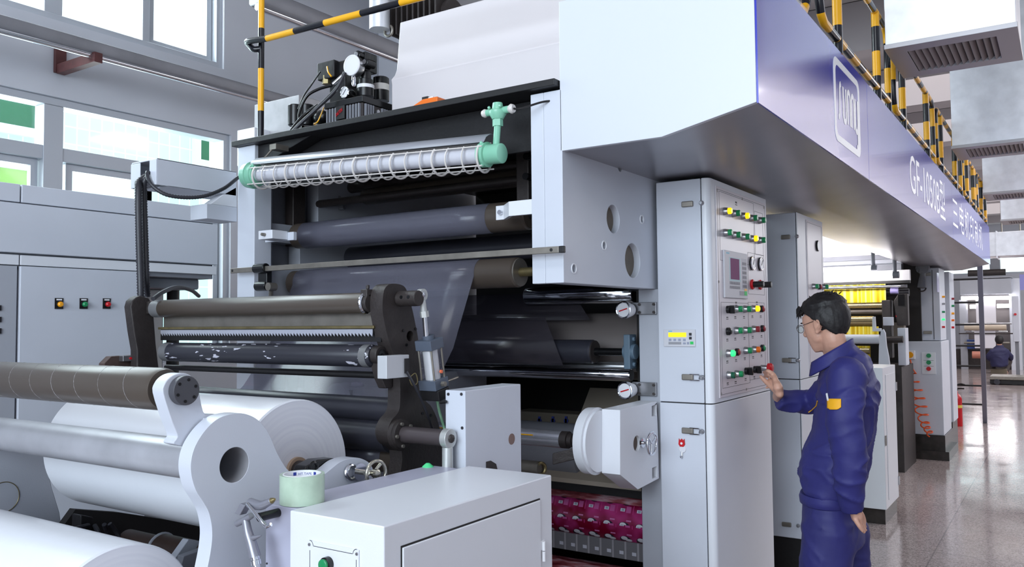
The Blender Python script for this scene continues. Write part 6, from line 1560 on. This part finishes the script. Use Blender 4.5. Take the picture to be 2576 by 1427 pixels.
for x0_, x1_, y_, lb in ((2440, 2456, 772, 'small lamp left of the white web on the far machine'), (2508, 2540, 770, 'small lamp right of the white web on the far machine')):
    a, b = fd(x0_, y_, YD+.7), fd(x1_, y_, YD+.7); t = thing('fluorescent_lamp', lb, 'lamp', tuple(a), 'fluorescent lamps of the far machine'); MB().cyl(a, Vector((b.x, a.y, a.z)), .06, n=12).build('lit_tube', tube_lit, t); MB().box(a.x, b.x, YD+.72, YD+.76, a.z-.05, a.z+.05).build('housing', white, t)
ww = mat('white_web', (232, 230, 238), .4)
t = MB().box(fd(2456, 800).x, fd(2506, 800).x, YD-.02, YD-.015, fd(2480, 812).z, fd(2480, 755).z).build('white_web', ww, None); tag(t, 'white film web hanging under the lamps of the far machine', 'film web')
t = MB().box(fd(2452, 850).x, fd(2505, 850).x, YD-.08, YD-.075, fd(2480, 876).z, fd(2480, 832).z).build('white_web', ww, None); tag(t, 'lower white film web behind the crouching worker', 'film web')
# right-hand machine edge and pallet truck
t = thing('switch_panel', 'pale switch panel with small buttons at the far right edge', 'panel', tuple(fd(2558, 900, 24.0)))
a, b = fd(2549, 860, 24.0), fd(2562, 745, 24.0); MB().box(a.x, b.x, 24.0, 24.2, a.z, b.z).build('board', paint, t, bevel=.01); MB().box((a.x+b.x)/2-.04, (a.x+b.x)/2+.04, 24.06, 24.14, 0, a.z).build('post', paint_d, t); q = fd(2554, 791, 23.98); MB().cyl(q, q-Vector((0, .03, 0)), .03, n=12).build('button', red, t)
a, b = fd(2566, 730, 23.0), fd(2590, 690, 23.0); t = MB().box(a.x, b.x, 23.0, 23.1, a.z, b.z).build('notice_board', mat('lilac_board', (150, 150, 214), .3), None); tag(t, 'lilac notice board at the far right edge below the cross duct', 'board')
pt = PZ(2490, 968, 0)
t = thing('pallet_truck', 'low dark pallet platform on the floor by the crouching worker', 'platform', tuple(pt))
MB().box(pt.x-.0, pt.x+1.6, pt.y, pt.y+.9, .12, .20).build('deck', steel_d, t, bevel=.01); MB().box(pt.x, pt.x+1.6, pt.y+.05, pt.y+.8, .02, .11).build('frame', black, t)
for k in (0.15, 1.4): MB().cyl((pt.x+k, pt.y-.02, .07), (pt.x+k, pt.y+.1, .07), .065, n=16).build('wheel', rubber_b, t)
# ================================================================ people
from mathutils import noise
from mathutils.bvhtree import BVHTree
skin = mat('skin', (206, 158, 136), .45, var=.06, vscale=30)
hairm = mat('black_hair', (24, 21, 22), .55, var=.25, vscale=60, bump=.16, bscale=110)
navy = mat('navy_work_cloth', (44, 44, 112), .62, var=.08, vscale=9, bump=.25, bscale=22)
navy2 = mat('navy_trousers_cloth', (42, 42, 106), .62, var=.08, vscale=9, bump=.25, bscale=18)
pocket_y = mat('yellow_pocket_cloth', (246, 178, 24), .6)
def loft(m, rings, n=24):
    V = []
    for c, a, b in rings:
        c, a, b = Vector(c), Vector(a), Vector(b)
        V.append([m.bm.verts.new(c+a*math.cos(2*math.pi*i/n)+b*math.sin(2*math.pi*i/n)) for i in range(n)])
    for p, q in zip(V, V[1:]):
        for i in range(n): m.bm.faces.new((p[i], p[(i+1) % n], q[(i+1) % n], q[i]))
    m.bm.faces.new(V[0][::-1]); m.bm.faces.new(V[-1])
def limb(m, pts, n=18, ends=(1, 1)):
    """round tapered limb through (point, radius)"""
    P = [Vector(p) for p, r in pts]
    fine = spline(P, 6); rr = []
    for i in range(len(fine)):
        f = i/6.0; k = min(int(f), len(pts)-2); t_ = f-k; t_ = t_*t_*(3-2*t_); rr.append(pts[k][1]*(1-t_)+pts[k+1][1]*t_)
    m.tube(fine, 1, n, rf=lambda i: rr[i])
    if ends[0]: m.sphere(P[0], pts[0][1]*.98, 14)
    if ends[1]: m.sphere(P[-1], pts[-1][1]*.98, 14)
def skin_out(m, name, material, parent, voxel, smooth=2, fold=None, at=None, noparent=False):
    """one continuous surface out of overlapping lofts: voxel remesh, smoothing, then folds along the normals"""
    o = m.build('tmp_form', material, None, at=(0, 0, 0))
    r = o.modifiers.new('r', 'REMESH'); r.mode = 'VOXEL'; r.voxel_size = voxel
    s_ = o.modifiers.new('s', 'SMOOTH'); s_.factor = .5; s_.iterations = smooth
    bpy.context.view_layer.update()
    me = bpy.data.meshes.new_from_object(o.evaluated_get(bpy.context.evaluated_depsgraph_get()))
    bpy.data.objects.remove(o, do_unlink=True)
    if fold:
        nr = [v.normal.copy() for v in me.vertices]
        for v, n in zip(me.vertices, nr): v.co += n*fold(v.co)
    base = ORI[parent.name] if parent is not None else Vector(at)
    for v in me.vertices: v.co -= base
    me.name = name; me.materials.clear(); me.materials.append(material)
    me.polygons.foreach_set('use_smooth', [True]*len(me.polygons))
    q = bpy.data.objects.new(name, me); scene.collection.objects.link(q); ORI[q.name] = base
    if parent is not None: q.parent = parent
    else: q.location = base
    return q
Z3 = Vector((0, 0, 1))
# ---------------- the operator
hb = R(98); F = Vector((-math.sin(hb), math.cos(hb), 0)); Rt = Vector((F.y, -F.x, 0))
D0 = 3.45
def ring(px, py, fb, wd, d=D0, f=F, tilt=0):
    c = PD(px, py, d); return (c, f*fb+Z3*tilt, Rt*wd)
hd = R(68); FH = Vector((-math.sin(hd), math.cos(hd), 0)); RH = Vector((FH.y, -FH.x, 0)); LH = -RH
pitch_h = R(12); FHt = (FH*math.cos(pitch_h)-Z3*math.sin(pitch_h)); UHt = (Z3*math.cos(pitch_h)+FH*math.sin(pitch_h))
HC = PD(2077, 815, 3.45); HS = .925
def hp_(x, y, z): return HC+(FHt*x+LH*y+UHt*z)*HS
rot_h = Matrix((FHt, LH, UHt)).transposed()
bm_ = MB()
bm_.sphere(hp_(-.008, 0, .035), .1*HS, 28, (.96, .75, .86), rot_h)
loft(bm_, [(hp_(.02, 0, .05), FHt*.075, LH*.066), (hp_(.028, 0, .0), FHt*.068, LH*.066), (hp_(.033, 0, -.04), FHt*.060, LH*.060), (hp_(.038, 0, -.075), FHt*.050, LH*.048), (hp_(.048, 0, -.10), FHt*.036, LH*.033), (hp_(.056, 0, -.116), FHt*.022, LH*.02)])
bm_.sphere(hp_(.028, .045, -.045), .022, 14, (1.3, .8, 1.5), rot_h); bm_.sphere(hp_(.028, -.045, -.045), .022, 14, (1.3, .8, 1.5), rot_h)
limb(bm_, [(hp_(.095, 0, .018), .008), (hp_(.104, 0, -.008), .010), (hp_(.112, 0, -.027), .0125)], 12)
bm_.sphere(hp_(.104, .012, -.032), .008, 10); bm_.sphere(hp_(.104, -.012, -.032), .008, 10)
bm_.sphere(hp_(.089, 0, -.060), .012, 12, (.8, 2.0, .55), rot_h); bm_.sphere(hp_(.087, 0, -.070), .012, 12, (.8, 1.8, .6), rot_h)
bm_.sphere(hp_(.082, 0, .024), .014, 12, (.9, 3.6, .7), rot_h)
for s_ in (1, -1):
    bm_.sphere(hp_(-.012, .079*s_, -.008), .02, 14, (.85, .35, 1.55), Matrix.Rotation(R(18*s_), 3, 'Z') @ rot_h)
    bm_.torus(hp_(-.013, .084*s_, -.006), LH*s_+FHt*.4, .019, .0045, 18, 8)
    bm_.sphere(hp_(-.004, .080*s_, -.036), .009, 10)
NB = PD(2103, 902, 3.46)
limb(bm_, [(hp_(-.018, 0, -.04), .050), (hp_(-.024, 0, -.085), .047), (NB+Z3*.02, .049), (NB-Z3*.03, .050)])
# trunk and legs under the clothes
loft(bm_, [ring(2125, 905, .07, .12), ring(2130, 935, .09, .16), ring(2132, 1000, .105, .16), ring(2120, 1080, .10, .15), ring(2100, 1165, .10, .15), ring(2092, 1250, .095, .15), ring(2092, 1330, .10, .155)])
hipL = PD(2085, 1330, 3.37); hipR = PD(2120, 1335, 3.53)
def gz(p, z): return Vector((p.x, p.y, z))
ankL = gz(PD(2085, 1500, 3.37), .09); ankR = gz(PD(2150, 1500, 3.54), .09)
kneeL = (hipL+ankL)/2+F*.03; kneeR = (hipR+ankR)/2+F*.01
limb(bm_, [(hipL, .082), (kneeL, .055), (ankL, .038)]); limb(bm_, [(hipR, .082), (kneeR, .055), (ankR, .038)])
for a_ in (ankL, ankR): limb(bm_, [(a_-Z3*.04-F*.03, .036), (a_-Z3*.05+F*.08, .036), (a_-Z3*.06+F*.15, .028)])
# left arm hanging, right arm reaching to the panel
LS, LE, LW = PD(2132, 945, 3.27), PD(2142, 1140, 3.21), PD(2148, 1275, 3.24)
RS, RE = PD(2112, 950, 3.62), PD(2040, 1014, 3.76)
RW = PD(1958, 998, 3.76)
limb(bm_, [(LS, .055), ((LS+LE)/2, .047), (LE, .04), ((LE+LW)/2, .037), (LW, .027)])
limb(bm_, [(RS, .055), ((RS+RE)/2, .047), (RE, .04), ((RE+RW)/2, .036), (RW, .027)])
# right hand closing on the red mushroom button
K = [PX(1946, 944, -1.078), PX(1950, 953, -1.070), PX(1953, 963, -1.066), PX(1955, 974, -1.066)]
MIDJ = [PX(1933, 934, -1.098), PX(1936, 944, -1.100), PX(1939, 957, -1.102), PX(1941, 971, -1.100)]
TIP = [PX(1922, 937, -1.138), PX(1924, 947, -1.138), PX(1926, 962, -1.132), PX(1928, 976, -1.122)]
PALM = PX(1958, 978, -1.05)
for i in range(4):
    r_ = (.0095, .0098, .0092, .008)[i]
    limb(bm_, [(RW+(PALM-RW)*.3, .016), (PALM*.55+K[i]*.45, .0125), (K[i], .0112), (MIDJ[i], r_*.95), ((MIDJ[i]+TIP[i])/2, r_*.88), (TIP[i], r_*.72)], 12)
limb(bm_, [(RW, .024), (PALM, .021), (PX(1952, 962, -1.068), .017)], 14)
limb(bm_, [(PX(1962, 992, -1.045), .017), (PX(1944, 976, -1.085), .0135), (PX(1928, 962, -1.118), .0108), (PX(1914, 948, -1.142), .0082)], 12)
# left hand, relaxed, fingers pointing down and back
LP = PD(2156, 1302, 3.235)
limb(bm_, [(LW, .024), (PD(2152, 1288, 3.235), .022), (LP, .022), (PD(2160, 1312, 3.235), .016)], 14)
ft = [((2152,1306,3.215),(2160,1322,3.205),(2170,1337,3.205)), ((2156,1308,3.232),(2164,1324,3.228),(2174,1339,3.226)), ((2160,1308,3.248),(2168,1322,3.25),(2177,1334,3.252)), ((2163,1305,3.262),(2170,1316,3.268),(2177,1326,3.272))]
for i, (a, b, c) in enumerate(ft):
    r_ = (.0085, .0092, .0096, .009)[i]
    limb(bm_, [(PD(2153, 1293, 3.235), .014), (PD(*a), .0105), (PD(*b), r_), (PD(*c), r_*.72)], 12)
limb(bm_, [(PD(2156, 1284, 3.25), .014), (PD(2166, 1294, 3.262), .0115), (PD(2172, 1305, 3.27), .0095), (PD(2175, 1313, 3.272), .0078)], 12)
base = gz((ankL+ankR)/2, 0.0)
worker = skin_out(bm_, 'person', skin, None, .0042, 2, at=base)
tag(worker, 'person with glasses in navy work suit pressing the red button on the control panel', 'person')
# hair
hm = MB(); hm.sphere((0, 0, 0), 1.0, 96)
for v in hm.bm.verts:
    d = v.co.normalized(); x, y, z = d
    # head form in this direction, then hair where it grows
    bx = Vector((d.x*.096-.008, d.y*.075, d.z*(.086 if d.z > 0 else .112)+.035))
    t_ = .014
    hz_ = .03+.62*max(0, x)**1.5 if x > 0 else -.86
    if x > -.5 and x <= 0: hz_ = -.86+(x+.5)/.5*.62
    if x > 0: hz_ = -.28+.72*min(1, x/.85)
    k = max(0, min(1, (z-hz_)/.10))
    st = noise.noise(Vector((y*9, z*3, x*5)))*.35+noise.noise(Vector((y*30, z*6, x*22)))*.22
    t_ = t_*(1+.7*st)+(.008 if z > .4 else 0)
    if x > .55 and z > .1: t_ += .008*max(0, noise.noise(Vector((y*14, 2, z*3)))+.25)
    nrm = Vector((d.x/.096, d.y/.075, d.z/.086)).normalized()
    v.co = bx+nrm*(t_*k-.007*(1-k))
for v in hm.bm.verts: v.co = hp_(*v.co)
# loose tufts at the crown and over the forehead
random.seed(3)
for i in range(90):
    a_ = R(random.uniform(-70, 70)); s_ = hp_(.075+random.uniform(-.012, .012), .062*math.sin(a_), .088+random.uniform(-.018, .012))
    hm.tube([s_, s_+FHt*.012-UHt*.008, s_+FHt*.018-UHt*random.uniform(.016, .03)], .003, 5, rf=lambda j: (.004, .003, .0008)[j])
for i in range(40):
    s_ = hp_(random.uniform(-.08, .03), random.uniform(-.05, .05), .122)
    hm.tube([s_, s_-FHt*random.uniform(-.012, .02)+UHt*random.uniform(.004, .012)+LH*random.uniform(-.01, .01)], .003, 5, rf=lambda j: (.004, .001)[j])
hm.build('hair', hairm, worker, ang=80)
# eyes, glasses
for s_ in (1, -1):
    e = MB().sphere(hp_(.077, .031*s_, .002), .0125, 16).build('eye', white, worker); MB().sphere(hp_(.086, .031*s_, .001), .0055, 12).build('pupil', black, e)
    MB().obox(hp_(.090, .032*s_, .022), LH, FHt, UHt, .016, .003, .0025).build('eyebrow', hairm, worker)
gl = MB()
for s_ in (1, -1):
    c = hp_(.112, .034*s_, .0)
    gl.tube([c+LH*.023*math.cos(R(a))+UHt*.017*math.sin(R(a)) for a in range(0, 360, 15)], .0011, 6, True)
    gl.tube([c+LH*.023*s_, hp_(.10, .068*s_, .006), hp_(-.005, .079*s_, .014), hp_(-.022, .082*s_, -.004)], .0011, 6)
gl.tube(spline([hp_(.112, .011, .004), hp_(.117, 0, .008), hp_(.112, -.011, .004)]), .0011, 6)
go = gl.build('glasses', mat('thin_metal_frame', (96, 84, 80), .25, metal=.8), worker)
m = MB()
for s_ in (1, -1): m.cyl(hp_(.1115, .034*s_, 0), hp_(.1125, .034*s_, 0), .018, n=20)
m.build('lens', glass, go)
# jacket
def folds(sc, amp, axis=None):
    def f(p):
        q = Vector((p.x*sc, p.y*sc, p.z*sc*1.5))
        a = noise.noise(q+Vector((noise.noise(q*.6)*1.2, 0, noise.noise(q*.5+Vector((5, 1, 2)))*1.2)))
        r_ = 1-abs(a)*2.2
        b = noise.noise(Vector((p.x*5+p.z*7, p.y*5, p.z*6-p.x*5)))
        return amp*(max(0, r_)**2*.9-.3)+amp*.7*b
    return f
jm = MB()
loft(jm, [ring(2108, 890, .062, .07, tilt=-.045), ring(2117, 900, .074, .10, tilt=-.035), ring(2126, 911, .094, .15, tilt=-.02), ring(2130, 935, .108, .192), ring(2133, 975, .120, .200), ring(2132, 1010, .122, .192), ring(2122, 1080, .122, .186),
          ring(2108, 1130, .130, .186), ring(2098, 1168, .138, .186), ring(2094, 1205, .130, .18), ring(2089, 1234, .112, .168), ring(2087, 1240, .110, .166)], 36)
limb(jm, [(LS-Z3*.0+F*-.0, .080), (PD(2126, 1010, 3.235), .069), (PD(2127, 1080, 3.215), .066), (PD(2138, 1145, 3.205), .064), (PD(2136, 1205, 3.21), .056), (PD(2140, 1255, 3.225), .050), (PD(2146, 1284, 3.235), .044)], 24, (1, 0))
limb(jm, [(RS, .078), (PD(2080, 990, 3.68), .066), (RE, .057), (PD(2000, 1011, 3.755), .052), (PD(1956, 1004, 3.75), .046)], 24, (1, 0))
jk = skin_out(jm, 'jacket', navy, worker, .0075, 3, folds(8, .0105))
# waistband
wm = MB(); wr = [ring(2087, 1238, .114, .171), ring(2086, 1248, .118, .174), ring(2086, 1262, .115, .172), ring(2087, 1265, .108, .166)]
loft(wm, wr, 64)
for v in wm.bm.verts: pass
wb = wm.build('waistband', navy, worker, ang=60)
# collar
cm_ = MB(); NC = PD(2104, 882, D0)
def colp(u, v):
    a = R(-152+304*u)   # open at the front
    d = (-F)*math.cos(a)*.92+Rt*math.sin(a)*1.1
    fr = (1-math.cos(a))/2
    rr_ = .081+.012*v
    return NC+Vector(d)*rr_+Vector((-F.x, -F.y, 0))*(-.012)+Z3*(.050-.058*v-.105*fr)+F*(.016*fr)
cm_.grid(colp, 40, 5); cm_.build('collar', navy, worker, solid=.007, ang=80)
# trousers
tm = MB()
loft(tm, [ring(2088, 1256, .108, .165), ring(2090, 1290, .116, .172), ring(2093, 1335, .122, .178), ring(2096, 1365, .12, .17)], 32)
for h_, k_, a_, rr_ in ((hipL, kneeL, ankL, (.106, .086, .070)), (hipR, kneeR, ankR, (.106, .088, .070))):
    limb(tm, [(h_, rr_[0]), (h_*.5+k_*.5, rr_[0]*.94), (k_, rr_[1]), (k_*.4+a_*.6, rr_[2]*1.08), (a_+Z3*.0, rr_[2])], 24)
skin_out(tm, 'trousers', navy2, worker, .009, 3, folds(7, .006))
for nm, a_ in (('shoe', ankL), ('shoe', ankR)):
    s_ = MB(); limb(s_, [(a_-Z3*.035-F*.045, .047), (a_-Z3*.045+F*.06, .046), (a_-Z3*.052+F*.16, .036)], 16)
    o = s_.build(nm, black, worker)
    for v in o.data.vertices:
        wz = v.co.z+ORI[worker.name].z
        if wz < .004: v.co.z += .004-wz
# things sewn on the jacket, laid on its surface
bv = BVHTree.FromPolygons([v.co+ORI[worker.name] for v in jk.data.vertices], [tuple(p.vertices) for p in jk.data.polygons])
def onto(px, py, off=.002):
    d = ray(px, py).normalized(); h, n, i, t_ = bv.ray_cast(CAM, d)
    if h is None: h = PD(px, py, 3.2); n = -d
    return h-d*off+n*off*.5
m = MB()
def pk(u, v):
    x = 2082+34*u; yb_ = 1031-(0 if u < .75 else (u-.75)*24)-(3 if u < .12 else 0); y = 1004+(yb_-1004)*v; return onto(x, y, .004)
m.grid(pk, 10, 8); m.build('sleeve_pocket', pocket_y, worker, solid=.003, ang=80)
m = MB(); m.tube([onto(2083, 992, .010), onto(2085, 1008, .008)], .004, 8); m.build('pen', white, worker)
m = MB(); m.tube([onto(x, y, .003) for x, y in ((2034, 1037), (2042, 1032), (2050, 1026), (2054, 1022))], .0022, 6); m.tube([onto(x, y, .003) for x, y in ((2054, 1022), (2056, 1015), (2057, 1009))], .0022, 6); m.build('yellow_piping', pocket_y, worker)
m = MB(); m.tube([PD(2147, 1262, 3.20), PD(2151, 1275, 3.205), PD(2153, 1290, 3.21)], .006, 8); m.build('shirt_cuff', white, worker)

# ---------------- crouching worker far away, seen from behind
q = PZ(2508, 940, 0); b2 = Vector((q.x, q.y, 0)); d2 = (q-CAM).dot(fwd)
def W(px, py, dy=0): p = PD(px, py, d2); return Vector((p.x, p.y+dy, p.z))
vx = rgt.copy(); vx.z = 0; vx.normalize(); vy = Vector((-vx.y, vx.x, 0))
s2 = 2094.2/d2
pm = MB(); hc2 = W(2514, 856)
pm.sphere(hc2, .105, 20, (.85, .95, 1.1)); limb(pm, [(hc2, .06), (W(2514, 874), .065)])
loft(pm, [(W(2514, 872), vx*.10, vy*.08), (W(2514, 880), vx*.2, vy*.12), (W(2514, 900), vx*.20, vy*.13), (W(2514, 915), vx*.19, vy*.15), (W(2513, 922), vx*.15, vy*.12)])
for s_ in (-1, 1):
    limb(pm, [(W(2514+s_*17, 884), .06), (W(2514+s_*28, 898, .1), .05), (W(2514+s_*24, 908, .35), .035)])
    limb(pm, [(W(2514+s_*10, 915, .05), .09), (W(2514+s_*22, 908, .4), .07), (W(2514+s_*16, 936, .25), .05)]); limb(pm, [(W(2514+s_*16, 937, .18), .045), (W(2514+s_*17, 938, .42), .04)])
    limb(pm, [(W(2514+s_*24, 908, .35), .03), (W(2514+s_*20, 905, .45), .035)])
p2 = skin_out(pm, 'person', skin, None, .016, 2, at=b2)
tag(p2, 'person in dark blue work clothes crouching with back turned at the far machine', 'person')
hm = MB(); hm.sphere(hc2+Vector((0, -.015, .015)), .128, 20, (.88, .95, 1.08)); hm.build('hair', hairm, p2)
navy_d = mat('dark_navy_cloth', (40, 40, 78), .7, bump=.2, bscale=20)
jm = MB(); loft(jm, [(W(2514, 868), vx*.085, vy*.085), (W(2514, 874), vx*.13, vy*.10), (W(2514, 881), vx*.26, vy*.15), (W(2514, 900), vx*.25, vy*.17), (W(2514, 918), vx*.23, vy*.18), (W(2513, 923), vx*.2, vy*.16)])
for s_ in (-1, 1): limb(jm, [(W(2514+s_*17, 885), .09), (W(2514+s_*28, 899, .1), .075), (W(2514+s_*25, 907, .3), .055)])
skin_out(jm, 'jacket', navy_d, p2, .02, 2, folds(5, .012))
tm = MB()
for s_ in (-1, 1): limb(tm, [(W(2514+s_*9, 914, .05), .115), (W(2514+s_*22, 909, .4), .09), (W(2514+s_*16, 934, .25), .07)])
skin_out(tm, 'trousers', mat('brown_grey_trousers', (70, 62, 62), .7), p2, .02, 2)
q = W(2512, 932, 0); t = MB().box(q.x-.2, q.x+.2, q.y-.0, q.y+.3, 0, PD(2512, 924, d2).z-.05).build('low_stool', mat('olive_stool', (110, 100, 84), .6), None, bevel=.01); tag(t, 'low olive stool under the crouching worker', 'stool')

# ---------------------------------------------------------------- remove the button prototypes
for (k_, c_), b_ in PR.items():
    e = b_.parent
    for ch in list(b_.children): bpy.data.objects.remove(ch, do_unlink=True)
    bpy.data.objects.remove(b_, do_unlink=True)
    if e: bpy.data.objects.remove(e, do_unlink=True)
